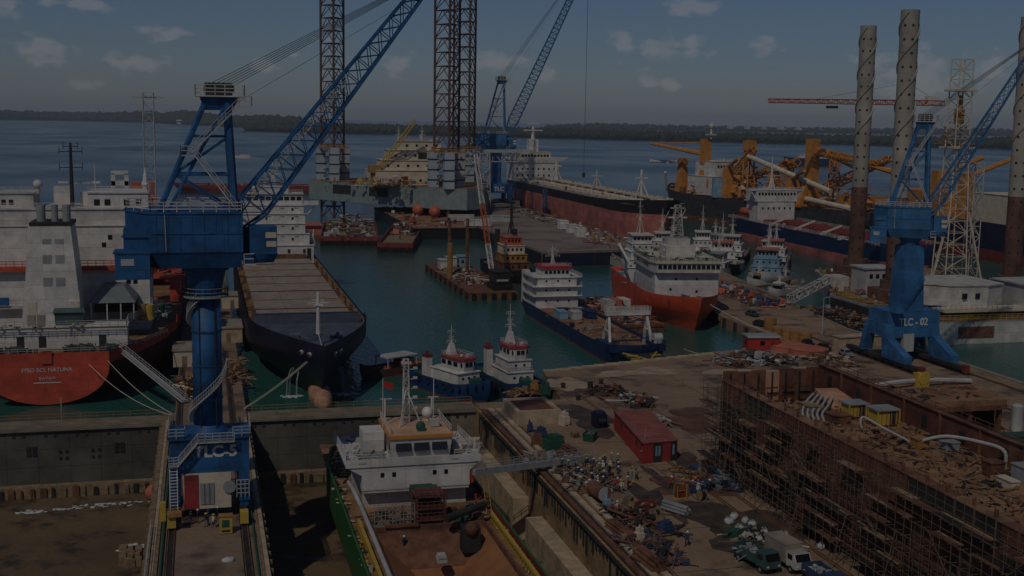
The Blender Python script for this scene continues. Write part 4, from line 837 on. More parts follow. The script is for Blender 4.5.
for sx in (-1, 1): m.bar((sx * 12.4, yb - 2, 26.4), (sx * 8.6, yb - 2, 22.6), .3)
part('bridge_wing', m, 'white', t)
tier(t, 'white', -8.4, 8.4, yb - 9, yb - 1.6, 26.7, 29.6, 'wheelhouse', lip=.4)
for i in range(9): pc('bridge_window', 'glass', t, -8.0 + i * 1.8, -6.6 + i * 1.8, yb - 1.62, yb - 1.52, 27.8, 28.9)
tier(t, 'white', -4.4, 4.4, yb - 8, yb - 3, 29.8, 31.6, 'compass_deck'); m = MB(); m.rail([(-8.4, yb - 1.6, 29.8), (8.4, yb - 1.6, 29.8)], 1.1, 1, .08, 3); m.rail([(-4.4, yb - 3, 31.8), (4.4, yb - 3, 31.8)], 1.1, 1, .08, 3); part('railing', m, 'white', t)
mast(t, 0, yb - 5, 31.8, 40, arms=3, aw=2.4); dome(t, 5.5, yb - 5, 29.8, .8)
for sx in (-1, 1): m = MB(); m.box(sx * 11.0 - .6, sx * 11.0 + .6, yb - 11, yb - 4, 15, 17.5); m.rail([(sx * 11.8, yb - 12, 14.6), (sx * 11.8, yb, 14.6)], 1.1, 1.4, .08, 3); m.bar((sx * 11.6, yb - 3, 14.6), (sx * 11.6, yb - 3, 19), .3); part('lifeboat_deck', m, 'white', t)
m = MB(); m.prism([(-5, yb - 22), (5, yb - 22), (5, yb - 15), (-5, yb - 15)], 9.5, 29, [(-3.5, yb - 21), (3.5, yb - 21), (3.5, yb - 16), (-3.5, yb - 16)]); part('funnel', m, 'white', t)
# cooling water pouring from the bow
m = MB()
for x, n_ in ((-4.6, 1), (4.3, 3), (5.6, 3), (-5.4, 2)):
    for k in range(5):
        xx = x + random.uniform(-.55, .55); m.path([(xx * .6, 70.0, 5.6), (xx * .85, 71.6, 5.0), (xx * .97, 72.4, 3.0), (xx, 72.8, .1)], .018, 4)
    for k in range(30): m.ell((x + random.gauss(0, .9), 72.8 + random.gauss(0, .6), .02), random.uniform(.1, .42), random.uniform(.1, .3), .08, 8, 4)
part('discharge_water', m, 'spray', t, kind='stuff')

M('peach', (.55, .33, .20), .7, var=.2, rust=.1)
# --- hopper dredger in the middle dock (bridge looks south over the hopper)
t = thing('hopper_ship', 'green hulled hopper ship with white bridge sitting in the middle dry dock', 'ship', (27.8, 160, -11), world=True)
HS = t
dk = -3.0
op = [(17.6, 60), (38.0, 60), (38.0, 178), (36.5, 187), (32.5, 192.5), (27.8, 194), (23.0, 192.5), (19.1, 187), (17.6, 178)]
ip = [(27.8 + (x - 27.8) * .97, y - (.3 if y > 100 else -.3)) for x, y in op]
m = MB(); m.mi = 1; m.prism([(27.8 + (x - 27.8) * .93, y - 2 * (y > 180)) for x, y in op], -10, -7.4, op); m.mi = 0
k = len(op)
m.add([(x, y, -7.4) for x, y in op] + [(x, y, dk + 1.0) for x, y in op] + [(x, y, dk + 1.0) for x, y in ip] + [(x, y, dk - .2) for x, y in ip], [(i, (i + 1) % k, k + (i + 1) % k, k + i) for i in range(k)] + [(k + i, k + (i + 1) % k, 2 * k + (i + 1) % k, 2 * k + i) for i in range(k)] )
m.mi = 1; m.add([(x, y, dk + 1.0) for x, y in ip] + [(x, y, dk - .2) for x, y in ip], [(i, (i + 1) % k, k + (i + 1) % k, k + i) for i in range(k)]); m.mi = 0
part('hull', m, ['green', 'maroon'], t)
for i in range(7): y = 186 - i * 3 ; 
m = MB(); hp0 = (20.6, 35.2, 60, 147.5)
m.box(17.9, hp0[0], 60, 192, dk - .5, dk); m.box(hp0[1], 37.7, 60, 192, dk - .5, dk); m.box(hp0[0], hp0[1], hp0[3], 192, dk - .5, dk); part('deck', m, 'rustdeck', t)
m = MB(); a, b, c, d = hp0; cxm = 28.0
m.add([(a, c, dk), (cxm - .5, c, -8.5), (cxm - .5, d - 9, -8.5), (a, d, dk), (b, c, dk), (cxm + .5, c, -8.5), (cxm + .5, d - 9, -8.5), (b, d, dk)], [(0, 1, 2, 3), (4, 7, 6, 5), (3, 2, 6, 7), (1, 5, 6, 2)]); part('hopper_lining', m, 'sandhold', t)
m = MB(); m.box(a - .3, a, c, d, dk, dk + .8); m.box(b, b + .3, c, d, dk, dk + .8); m.box(a, b, d, d + .3, dk, dk + .9); part('hopper_coaming', m, 'rust', t)
for x in (cxm,):
    m = MB(); m.box(x - .5, x + .5, 100, d - 9, -8.4, -7.7); part('keelson', m, 'dark', t)
m = MB(); m.add([(a + .3, d, dk + .2), (b - .3, d, dk + .2), (b - .3, d - 5, dk - 3.0), (a + .3, d - 5, dk - 3.0)], [(0, 1, 2, 3)]); m.add([(a + .3, d + .15, dk + .15), (b - .3, d + .15, dk + .15), (b - .3, d - 4.8, dk - 3.2), (a + .3, d - 4.8, dk - 3.2)], [(3, 2, 1, 0)]); part('bulkhead_plate', m, 'rust', t)
# side deck pipes, railings, rope and yellow guard rails
for xs, mt in ((19.0, 'yellow'), (36.6, 'yellow')):
    for q in range(9):
        y = 84 + q * 7.4; m = MB(); m.rail([(xs, y, dk), (xs, y + 7, dk)], 1.3, 1.1, .22, 2); m.box(xs - .22, xs + .22, y, y + 7, dk + .9, dk + 1.3); part('guard_rail', m, mt, t)
m = MB(); m.tube((20.0, 70, dk + 1.2), (20.0, 156, dk + 1.2), .3, 8); m.path([(20.0, 156, dk + 1.2), (19.4, 160, dk + 2.4), (19.2, 163, dk + 2.4)], .3, 8); part('fire_main', m, 'lightgrey', t)
m = MB(); clutter(m, 36.9, 37.7, 84, 150, dk, 90, .2, .7, nm=4, hmax=1); clutter(m, 17.9, 18.6, 84, 186, dk, 90, .2, .7, nm=4, hmax=1.2); clutter(m, 19, 24, 170, 188, dk, 60, .3, 1.2, nm=4, hmax=1.4, pile=1); part('deck_gear', m, ['whiteold', 'greenmach', 'yellow', 'dark'], t, kind='stuff')
# tower, winches and machinery before the bridge
m = MB()
for x in (26.2, 29.8):
    for y in (147.8, 151.5): m.bar((x, y, dk), (x, y, dk + 4.6), .25)
for z in (dk + 1.5, dk + 3.0, dk + 4.6):
    m.box(26.0, 30.0, 147.6, 151.7, z - .15, z); m.rail([(26, 147.6, z), (30, 147.6, z)], .9, .7, .08)
part('pipe_tower', m, 'rustred', t)
m = MB(); m.box(26.4, 29.4, 152.0, 154.6, -.6, 1.2); m.tube((26.2, 153, .6), (29.8, 153, .6), .9, 12); part('winch', m, 'greenmach', t)
m = MB(); m.tube((29.6, 145.6, dk + 2.2), (35.6, 149.2, dk + 2.6), .5, 10); part('discharge_pipe', m, 'dark', t)
m = MB(); m.box(31.3, 33.6, 143.0, 145.0, dk - 1.6, dk + 1.6); part('pump_frame', m, 'dark', t); m = MB(); m.ell((32.4, 143.2, dk + 1.4), .9, .9, .9, 12, 8); part('pump', m, 'rust', t, smooth=True)
m = MB(); m.box(27.4, 28.6, 139.6, 141.0, dk - 1.4, dk - .8); m.box(27.5, 28.5, 139.5, 141.0, dk - .8, dk - .5); part('chute', m, 'lightgrey', t)
m = MB(); clutter(m, 30, 35.5, 147.8, 155, dk, 46, .4, 1.8, nm=3, hmax=3); clutter(m, 21, 36, 150, 156, dk + .3, 40, .3, 1.1, nm=3, hmax=3.2); part('machinery', m, ['dark', 'greenmach', 'rust'], t, kind='stuff')
m = MB(); m.rail([(20.8, 148.5, dk), (26, 148.5, dk)], 3.6, .45, .08, 5); part('guard_screen', m, 'grey', t)
pc('cross_beam', 'rust', t, 22, 26.4, 147.2, 147.5, -2.1, -1.7)
# bridge block
m = MB(); V0 = [(20.6, 157.2, -.2), (34.8, 157.2, -.2), (34.8, 172, -.2), (20.6, 172, -.2), (18.2, 157.2, 3.3), (36.6, 157.2, 3.3), (36.6, 172, 3.3), (18.2, 172, 3.3)]
V0 = [(20.3, 157.0), (35.2, 157.0), (35.2, 172), (20.3, 172)]
m.box(20.3, 35.2, 157.0, 172, -.1, 3.2); m.prism([(20.3, 157.0), (35.2, 157.0), (35.2, 160.5), (20.3, 160.5)], 2.0, 3.21, [(18.2, 156.98), (36.6, 156.98), (36.6, 160.52), (18.2, 160.52)]); m.box(18.1, 36.7, 156.8, 172.2, 3.21, 3.5)
m.box(18.1, 36.7, 156.8, 156.95, 3.5, 4.3); part('deckhouse', m, 'white', t)
m = MB(); m.prism([(20.4, 157.1), (35.1, 157.1), (35.1, 172), (20.4, 172)], -.5, -.1); m.box(20.6, 35.0, 158.5, 171.9, dk, -.3); part('lower_house', m, 'whiteold', t)
for x in (22.8, 24.4, 30.0, 31.6): pc('window', 'glass', t, x, x + .5, 156.93, 157.05, 1.7, 2.3)
for x in (19.8, 32.6): pc('deck_light', 'lightgrey', t, x, x + 1.0, 156.75, 156.85, 3.7, 3.95)
m = MB(); m.rail([(18.2, 156.9, 4.3), (18.2, 172, 3.5)], 1.0, 1.2, .08, 3); m.rail([(36.6, 156.9, 4.3), (36.6, 172, 3.5)], 1.0, 1.2, .08, 3); m.rail([(18.2, 156.9, 4.3), (24, 156.9, 4.3)], .7, 1.0, .08, 2); m.rail([(33, 156.9, 4.3), (36.6, 156.9, 4.3)], .7, 1.0, .08, 2); part('railing', m, 'white', t)
m = MB(); m.prism([(24.6, 158.6), (32.6, 158.6), (32.6, 168), (24.6, 168)], 3.5, 6.6, [(24.3, 158.0), (32.9, 158.0), (32.9, 168.2), (24.3, 168.2)]); part('wheelhouse', m, 'white', t)
for i in range(3): pc('bridge_window', 'glass', t, 25.1 + i * 2.5, 27.2 + i * 2.5, 158.05, 158.3, 4.8, 6.2, rx=R(-10))
for s_ in (24.38, 32.82):
    for i in range(3): pc('bridge_window', 'glass', t, s_ - .08, s_ + .08, 159.2 + i * 2.6, 161.2 + i * 2.6, 4.9, 6.1)
m = MB(); m.prism([(24.1, 157.8), (33.1, 157.8), (33.1, 168.4), (24.1, 168.4)], 6.6, 7.05); part('roof_edge', m, 'orange', t)
m = MB(); m.box(24.4, 32.8, 158.2, 168.2, 7.05, 7.12); part('wheelhouse_roof', m, 'peach', t)
m = MB(); m.rail([(24.4, 158.4, 7.1), (24.4, 168, 7.1)], 1.0, 1, .07); m.rail([(32.8, 158.4, 7.1), (32.8, 168, 7.1)], 1.0, 1, .07); part('roof_railing', m, 'white', t)
m = MB(); m.lattice((27.6, 165, 7.1), (27.6, 165, 16.3), .9, .6, 9, .09, .05); m.tube((27.6, 165, 12), (26.2, 162, 7.1), .09, 5); m.tube((27.6, 165, 12), (29.4, 162, 7.1), .09, 5)
for z in (9, 10.6, 12, 13.4, 14.8): m.bar((27.6, 165, z), (29.2, 165, z), .12); m.box(28.6, 29.2, 164.8, 165.2, z, z + .3)
m.box(26.9, 28.3, 164.6, 165.4, 15.6, 15.9); part('mast', m, 'whiteold', t)
for x in (24.7, 31.5): m = MB(); m.bar((x, 166, 7), (x, 166, 10.4), .22); m.bar((x - .6, 166, 10.4), (x + 1, 166, 10.4), .14); part('light_post', m, 'white', t)
dome(t, 30.6, 164.5, 7.1, .85); m = MB(); m.box(30.4, 31.8, 161.4, 162.4, 7.1, 8.2); m.box(30.5, 31.7, 161.3, 161.4, 7.3, 8); part('roof_locker', m, 'whiteold', t)
m = MB(); m.ell((28.9, 160.4, 7.6), .7, .7, .8, 10, 6); m.box(28.4, 29.4, 159.5, 160, 7.1, 7.7); part('searchlight', m, 'greenmach', t)
m = MB(); m.tube((24.0, 163, 7.1), (24.0, 163, 14.0), .06, 5); fg = part('flagstaff', m, 'white', t)
m = MB(); m.add([(24.0, 163, 13.7), (25.4, 162.6, 13.3), (25.3, 162.7, 12.4), (24.0, 163, 12.9)], [(0, 1, 2, 3)]); m.add([(24.0, 163.05, 13.7), (25.4, 162.65, 13.3), (25.3, 162.75, 12.4), (24.0, 163.05, 12.9)], [(3, 2, 1, 0)]); part('flag', m, 'red', fg)
m = MB(); m.tube((31.2, 163, 7.1), (31.2, 163, 14.2), .06, 5); part('flagstaff', m, 'white', t)
m = MB(); m.box(21.2, 24.2, 163, 167, 3.5, 6.4); part('deck_locker', m, 'white', t)
m = MB(); m.box(20.2, 24, 158, 163, 3.5, 3.62); part('deck_mat', m, 'slate', t)
m = MB(); m.ell((34.2, 161.5, 4.4), 1.0, 2.2, .7, 12, 6); part('rescue_boat', m, 'cream', t)
for xs in (19.1, 36.0): m = MB(); m.bar((xs, 158, 3.5), (xs, 158, 6.2), .25); m.bar((xs, 158, 6.2), (xs + .8, 158, 6.2), .2); m.box(xs - .5, xs + .5, 157.6, 158.4, 3.5, 4.6); m.bar((xs, 161, 3.5), (xs, 161, 5.6), .2); part('davit', m, 'white', t)
m = MB(); clutter(m, 18.4, 23.8, 160, 171, 3.6, 30, .3, .9, nm=2); clutter(m, 33.2, 36.4, 160, 171, 3.6, 20, .3, .9, nm=2); part('deck_fittings', m, ['whiteold', 'grey'], t, kind='stuff')
pc('life_ring', 'red', t, 35.3, 35.7, 156.6, 156.9, .3, 1.8)
# gangway from the ship to the quay
gw = thing('gangway', 'grey steel gangway bridging the dock from the hopper ship to the quay', 'gangway', (36.5, 156.5, 1.5), world=True)
m = MB(); a, b = Vector((35.6, 156.0, 1.9)), Vector((55, 163.2, .9)); m.bar(a, b, .8); part('deck_beam', m, 'grey', gw)
m = MB(); d_ = Vector((-.35, .94, 0)) * .5
for s_ in (-1, 1): m.rail([a + d_ * s_ + Vector((0, 0, .4)), b + d_ * s_ + Vector((0, 0, .4))], 1.0, 1.5, .06)
part('railing', m, 'grey', gw)
lad = MB()
for dx in (-.35, .35): lad.bar((37.0 + dx, 152.5, dk), (37.0 + dx, 155.8, 1.6), .1)
for i in range(9): lad.bar((36.65, 152.5 + .37 * i, dk + .51 * i), (37.35, 152.5 + .37 * i, dk + .51 * i), .08)
solo('boarding_ladder', lad, 'ochre', 'ochre boarding ladder leaning at the foot of the gangway', 'ladder')
# ------------------------------------------------------------------ tugs
def tyre(t, x, y, z, r, rz, name='tyre_fender'):
    T = Matrix.Translation((x, y, z)) @ Matrix.Rotation(rz, 4, 'Z'); m = MB(T); n, k = 14, 6; V = []; F = []
    for i in range(n):
        a = 6.283 * i / n
        for j in range(k): b = 6.283 * j / k; rr = r + r * .32 * math.cos(b); V.append((r * .32 * math.sin(b), rr * math.cos(a), rr * math.sin(a)))
    for i in range(n):
        for j in range(k): F.append((i * k + j, i * k + (j + 1) % k, ((i + 1) % n) * k + (j + 1) % k, ((i + 1) % n) * k + j))
    m.add(V, F); return part(name, m, 'rubber', t)
def tug(label, loc, rz, L, B, tall, mat='tugblue', roof='shedred'):
    t = thing('tugboat', label, 'tugboat', loc, rz, 'blue tugboats at the dock mouth')
    top, pt = hull(t, L, B, 2.6, 2.4, .35, (mat, 'maroon'), 'greenmach', bulw=.9, sheer=(.2, 1.6), bowf=.34, sternf=.18, rake=2.2, srake=1.0, tw=.8, full=2.6, fine=1.6)
    for s_ in (.25, .38, .5, .62, .72, .8, .87, .93, .97):
        b, y = pt(s_, 2.2, 0); 
        for sx in (-1, 1): tyre(t, sx * (b + .12), y, top(s_) - .1, .62, sx * R(-(0 if s_ < .7 else (s_ - .7) * 200)))
    z = 2.7; y0 = -2.0; y1 = 5.4
    tier(t, 'white', -2.9, 2.9, y0 - 3.2, y1, z, z + 2.5); z += 2.7
    winrow(t, -2.3, 2.3, y1 + .02, z - 1.3, 3, .5, .5)
    for k in range(tall):
        tier(t, 'white', -2.6 + .1 * k, 2.6 - .1 * k, y0 - 1, y1 - .6 - .4 * k, z, z + 2.3); m = MB(); m.rail([(-2.9, y1 - .4, z), (2.9, y1 - .4, z), (2.9, y0 - 2, z)], 1, .9, .06); m.rail([(-2.9, y1 - .4, z), (-2.9, y0 - 2, z)], 1, .9, .06); part('railing', m, 'whiteold', t); z += 2.5
        winrow(t, -2, 2, y1 - .58 - .4 * k, z - 1.2, 2, .5, .5)
    yw = y1 - .9 - .4 * tall; V = [(-2.1, y0), (2.1, y0), (2.1, yw), (1.2, yw + .8), (-1.2, yw + .8), (-2.1, yw)]
    m = MB(); m.prism(V, z, z + 2.5, [(x * 1.06, y + .15) for x, y in V]); part('wheelhouse', m, 'white', t)
    for i in range(4): x = -1.5 + i * 1.0; pc('bridge_window', 'glass', t, x - .4, x + .4, yw + .72 - (.35 if i in (0, 3) else 0), yw + .98 - (.35 if i in (0, 3) else 0), z + 1.2, z + 2.1)
    for sx in (-1, 1):
        for i in range(3): pc('bridge_window', 'glass', t, sx * 2.18 - .06, sx * 2.18 + .06, y0 + .4 + i * (yw - y0) / 3, y0 + (i + .85) * (yw - y0) / 3, z + 1.2, z + 2.1)
    m = MB(); m.prism([(x * 1.18, y * 1.0 + .3) for x, y in V], z + 2.5, z + 2.95); part('roof', m, roof, t); z += 2.95
    m = MB(); m.rail([(-2, yw, z), (2, yw, z), (2, y0, z), (-2, y0, z), (-2, yw, z)], .9, .8, .05); m.ell((.9, yw - .6, z + .5), .35, .35, .4, 8, 6); m.box(-1.2, -.5, yw - 1, yw - .4, z, z + .7); part('roof_gear', m, 'white', t)
    mast(t, 0, y0 + .8, z, z + (6.5 if tall == 0 else 8.5), r=.17, arms=3, aw=1.2)
    m = MB(); m.prism([(-1, y0), (1, y0), (1, y0 + 1.6), (-1, y0 + 1.6)], z, z + 2.4, [(-.5, y0 + .5), (.5, y0 + .5), (.5, y0 + 1.2), (-.5, y0 + 1.2)]); part('mast_housing', m, 'white', t)
    for sx in (-1, 1):
        m = MB(); m.box(sx * 3.4 - .7, sx * 3.4 + .7, y0 - 4.6, y0 - 2.6, 2.6, 7.4 + tall * 1.4); f = part('funnel', m, 'white', t)
        m = MB(); m.box(sx * 3.4 - .75, sx * 3.4 + .75, y0 - 4.65, y0 - 2.55, 7.4 + tall * 1.4, 8.0 + tall * 1.4); m.cyl(sx * 3.4, y0 - 3.6, 8 + tall * 1.4, 8.7 + tall * 1.4, .4, 8); part('funnel_top', m, 'maroon', f)
    m = MB(); m.tube((-1.2, y1 + 2.4, 3.8), (1.2, y1 + 2.4, 3.8), .8, 12); m.box(-1.5, 1.5, y1 + 1.8, y1 + 3, 2.7, 3.4); part('towing_winch', m, 'greenmach', t)
    m = MB(); clutter(m, -3, 3, -L * .42, -5.5, 2.7, 26, .3, 1.0, nm=3); part('deck_gear', m, ['dark', 'ochre', 'greenmach'], t, kind='stuff'); t.scale = (.88,) * 3; return t
tug('smaller blue tug with red wheelhouse roof, left of the pair by the dock gate', (46.8, 223.5, WL), R(180 + 24), 26, 9.6, 0)
tug('taller blue tug with two white tiers, moored against the quay corner', (58.0, 222.5, WL), R(180 + 8), 28, 9.4, 1)
# small work boat behind the first tug
t = thing('work_boat', 'small rusty work boat with open canopy behind the smaller tug', 'boat', (37.8, 243, WL), R(120))
hull(t, 17, 5, 1.2, 1, .2, ('rustred', 'maroon'), 'rustdeck', bulw=.5, bowf=.3, rake=1, tw=.7)
m = MB(); m.box(-2.2, 2.2, -5, 3, 3.6, 3.8); 
for x in (-2, 2):
    for y in (-4.8, -1, 2.8): m.bar((x, y, 1.2), (x, y, 3.6), .18)
part('canopy', m, 'lightgrey', t); m = MB(); m.box(-1.6, 1.6, -4.5, -1.5, 1.2, 3.0); clutter(m, -2, 2, -7, 6, 1.3, 26, .3, 1); part('cabin', m, 'salmon', t)
# ------------------------------------------------------------------ landing craft
t = thing('landing_craft', 'long blue landing craft with white three-tier bridge block and open cargo deck', 'ship', (91.8, 279, WL), math.pi)
hull(t, 76, 13.4, 3.2, 2, .4, ('navyhull', 'maroon'), 'rustdeck', bulw=1.0, sheer=(0, 1.2), bowf=.06, sternf=.05, rake=4, srake=1, tw=.96, full=3, fine=2.5)
yb = -26
for i, (hw, z0, z1) in enumerate(((5.9, 3.2, 7.0), (5.7, 7.0, 10.0), (5.4, 10.0, 12.8))):
    tier(t, 'white', -hw, hw, yb - 10, yb, z0, z1 - .18)
    m = MB(); m.box(-6.9, 6.9, yb - 11, yb + .9 if i < 2 else yb, z1 - .1, z1 + .06); m.rail([(-6.9, yb - 11, z1), (-6.9, yb, z1)], 1.1, 1.2, .08, 3); m.rail([(6.9, yb - 11, z1), (6.9, yb, z1)], 1.1, 1.2, .08, 3); part('deck_gallery', m, 'white', t)
    for x in (-3.6, -.4, 2.8): pc('window', 'glass', t, x, x + .5, yb - .02, yb + .06, (z0 + z1) / 2, (z0 + z1) / 2 + .6)
tier(t, 'white', -3.8, 3.8, yb - 8, yb - .8, 12.8, 15.2, 'wheelhouse'); winrow(t, -3.5, 3.5, yb - .78, 14.3, 6, .8, .9, name='bridge_window')
m = MB(); m.box(-4.2, 4.2, yb - 8.4, yb - .4, 15.4, 16.2); part('roof', m, 'red', t); mast(t, 0, yb - 5, 16.2, 22.5, r=.25, arms=4, aw=2)
m = MB(); m.rail([(-4, yb - .6, 16.2), (4, yb - .6, 16.2)], 1, .8, .06, 3); part('railing', m, 'white', t)
for x, y in ((-5.4, yb - 12), (5.4, yb - 12)): m = MB(); m.box(x - .9, x + .9, y - 1.5, y + .8, 3.2, 13.5); part('funnel', m, 'white', t)
for i, (x, y, sx, sy, mt) in enumerate(((-3.5, -9, 2.4, 5, 'navyhull'), (.5, -8, 2.4, 4, 'lightgrey'), (3.8, -10, 2.2, 6, 'skyblue'), (2.2, -13, 3, 2.4, 'navyhull'), (-2, -13.5, 2, 2, 'grey'))):
    m = MB(); m.box(x - sx / 2, x + sx / 2, y - sy / 2, y + sy / 2, 3.3, 5.4); m.box(x - sx / 2 - .1, x + sx / 2 + .1, y - sy / 2 - .1, y + sy / 2 + .1, 5.4, 5.6); part('deck_container', m, mt, t)
m = MB(); clutter(m, -5.5, 5.5, -14, 33, 3.3, 60, .3, 1.4, nm=3, rods=.5); part('deck_gear', m, ['rust', 'grey', 'navyhull'], t, kind='stuff')
for x in (-5.4, 5.4): m = MB(); m.box(x - 1.0, x + 1.0, 26, 36.5, 3.2, 4.8); m.rail([(x - 1, 36.4, 4.8), (x + 1, 36.4, 4.8)], 1.1, .7, .08, 3); m.rail([(x - 1, 26, 4.8), (x - 1, 36.4, 4.8)], 1.1, .9, .08, 3); part('bow_block', m, 'navyhull', t)
m = MB()
for x in (-4.9, 4.9): m.bar((x, 27, 4.8), (x * .9, 29, 11.6), .5); m.bar((x, 31.5, 4.8), (x * .9, 29, 11.6), .5); m.bar((x, 27.8, 7.4), (x, 30.7, 7.4), .3)
m.box(-5.2, 5.2, 28.2, 29.8, 11.4, 12.3); m.rail([(-5.2, 29.8, 12.3), (5.2, 29.8, 12.3)], 1.2, .8, .09, 3); m.rail([(-5.2, 28.2, 12.3), (5.2, 28.2, 12.3)], 1.2, .8, .09, 3); part('gantry', m, 'white', t)
m = MB(); V = [(-4.2, 37.0, 3.2), (4.2, 37.0, 3.2), (4.2, 44.4, 2.75), (-4.2, 44.4, 2.75)]; m.add(V + [(x, y, z - .4) for x, y, z in V], [(0, 1, 2, 3), (7, 6, 5, 4), (0, 4, 5, 1), (1, 5, 6, 2), (2, 6, 7, 3), (3, 7, 4, 0)]); rp = part('bow_ramp', m, 'dark', t)
for (xa, ya, xb, yb2) in ((-3.9, 37.4, -.6, 43), (3.9, 37.4, .6, 43), (-3.9, 43.9, 3.9, 43.9), (-3.9, 40, -1.5, 40), (1.5, 40, 3.9, 40), (-3.9, 42.6, -2, 42.6), (2, 42.6, 3.9, 42.6)):
    z = lambda y: 3.26 - (y - 37) * .061
    m = MB(); m.bar((xa, ya, z(ya)), (xb, yb2, z(yb2)), .34); part('ramp_stripe', m, 'yellow', rp)
m = MB(); m.tube((-6.6, 33, 6.0), (-4.6, 33, 6.0), 1.2, 14); m.box(-6.4, -4.6, 32, 34.4, 4.8, 5.4); part('ramp_winch', m, 'lightgrey', t)
t.scale = (1, 1, .86)
# garbage barge between landing craft and red ship
t = thing('rubbish_barge', 'rusty flat barge loaded with rubbish, between the landing craft and the red ship', 'barge', (106.6, 300, WL), R(2))
m = MB(); m.prism([(-5, -20), (5.5, -20), (5.5, 24), (-5, 24)], -1, 2.0); m.prism([(-5.2, -20.2), (5.7, -20.2), (5.7, 24.2), (-5.2, 24.2)], 1.4, 1.9); part('hull', m, 'rust', t)
m = MB(); clutter(m, -4.5, 5, -19, 23, 2.0, 240, .3, 1.6, nm=5, pile=2.2); part('rubbish', m, ['wood', 'whiteold', 'salmon', 'dark', 'rustdeck'], t, kind='stuff')
for i in range(3): pc('banner_crate', ['whiteold', 'salmon', 'white'][i], t, -3 + i * 2.6, -.8 + i * 2.6, -2 + i, 3 + i, 2.2, 5.4)
# ------------------------------------------------------------------ red offshore ship, bow towards the quay
t = thing('offshore_ship', 'bright red offshore ship with tall white bridge block moored along the jetty', 'ship', (126.4, 312.5, WL), R(171))
hull(t, 74, 20, 7.2, 4, .3, ('redhull', 'redhull'), 'maroon', bulw=1.4, sheer=(0, 1.6), bowf=.32, sternf=.08, rake=8, tw=.95, full=1.9, fine=1.15, knuckle=.62, ext=.3)
yb = 22
for i, (hw, z0, z1, y) in enumerate(((8.5, 7.2, 14.6, yb), )):
    tier(t, 'white', -hw, hw, -4, y, z0, z1)
for x, z in ((-3, 12.6), (2.6, 12.6), (-3, 9), (4, 9.6)): pc('window', 'glass', t, x, x + .6, yb - .03, yb + .06, z, z + .7)
for y in (4, 9, 14, 18): pc('side_plate', 'lightgrey', t, 8.48, 8.58, y, y + 1.6, 9.5, 11.6)
V = [(-9.4, -2), (9.4, -2), (9.4, 19), (8.4, yb + 1.6), (-8.4, yb + 1.6), (-9.4, 19)]
m = MB(); m.prism(V, 14.9, 17.6, [(x * 1.02, y + .3 * (y > 0)) for x, y in V]); part('wheelhouse', m, 'white', t)
m = MB(); m.prism([(x * 1.05, y + .6 * (y > 0)) for x, y in V], 17.6, 18.1); part('bridge_roof', m, 'cream', t)
for i in range(13): x = -8.2 + i * 1.28; pc('bridge_window', 'glass', t, x, x + .95, yb + 1.68, yb + 1.9, 16.1, 17.2)
for sx in (-1, 1):
    for i in range(7): y = 3 + i * 2.2; pc('bridge_window', 'glass', t, sx * 9.5 - .08, sx * 9.5 + .08, y, y + 1.4, 16.1, 17.2)
m = MB(); m.rail([(x * 1.02, y, 18.1) for x, y in V] + [(V[0][0] * 1.02, V[0][1], 18.1)], 1.1, 1.2, .09, 3); clutter(m, -9, 9, 0, 21, 18.2, 60, .3, 1.4, nm=2); part('roof_gear', m, ['greenmach', 'whiteold'], t)
m = MB(); m.box(-4, 4, 6, 14, 18.1, 21.4); m.box(-3, 3, 7, 12, 21.4, 23.6); part('monkey_island', m, 'whiteold', t)
m = MB(); m.lattice((0, 9, 23), (0, 9, 33), 3, 1.4, 7, .14, .08); m.box(-2.6, 2.6, 8.6, 9.4, 29.2, 29.6); m.box(-2.0, 2.0, 8.6, 9.4, 32, 32.3); part('mast', m, 'whiteold', t)
dome(t, 3.2, 12, 18.1, 1.1); dome(t, -5.5, 10, 18.1, 1.0)
m = MB(); clutter(m, -5, 5, 24, 29, 7.8, 40, .3, 1.4, nm=2, pile=1); part('windlass', m, ['c_blue', 'lightgrey'], t, kind='stuff')
m = MB(); m.tube((0, 30.2, 7.6), (0, 30.2, 11), .15, 6); part('jackstaff', m, 'white', t)
m = MB(); clutter(m, -9, 9, -35, -6, 6.8, 110, .5, 2.4, nm=5, pile=1.5); part('deck_cargo', m, ['orangered', 'maroon', 'whiteold', 'skyblue', 'rust'], t, kind='stuff')
m = MB(); m.cyl(9, -14, 6.6, 13, .9, 10); m.tube((9, -14, 13), (12.8, -7, 19.5), .55, 6); m.tube((12.8, -7, 19.5), (11.0, 2, 14), .4, 6); part('deck_crane', m, 'white', t)
m = MB(); m.cyl(6.5, -9, 6.6, 10.6, 1.4, 12); part('deck_tank', m, 'skyblue', t)
tier(t, 'white', 3.0, 9.0, -18, -12, 6.6, 11.5, 'aft_house')
t.scale = (1, 1, .92)
# ------------------------------------------------------------------ crane barge with spuds
t = thing('crane_barge', 'rusty crane barge with two spud piles and a red and white lattice crane', 'barge', (82.6, 375, WL), 0)
m = MB(); m.prism([(-7.4, -36), (7.4, -36), (7.4, 36), (-7.4, 36)], -1.2, 2.2); part('hull', m, 'rust', t)
for i in range(9): pc('fender', 'rubber', t, -7.8, -7.4, -34 + i * 8, -32.6 + i * 8, .2, 2.0); 
for i in range(5): pc('fender', 'rubber', t, -6.6 + i * 3, -5.4 + i * 3, -36.5, -36, .2, 2.0)
m = MB(); clutter(m, -6, 4, -20, 20, 2.2, 260, .3, 1.5, nm=4, pile=2.2); part('scrap', m, ['palec', 'rust', 'wood', 'whiteold'], t, kind='stuff')
for x, y, h in ((-5.2, 4, 20), (-1.5, -6, 21.5)): m = MB(); m.cyl(x, y, -1, h, .55, 10); part('spud_pile', m, 'rust', t)
m = MB(); m.cyl(-6.2, -2, 2, 13.4, .9, 10); part('spud_guide', m, 'ochre', t)
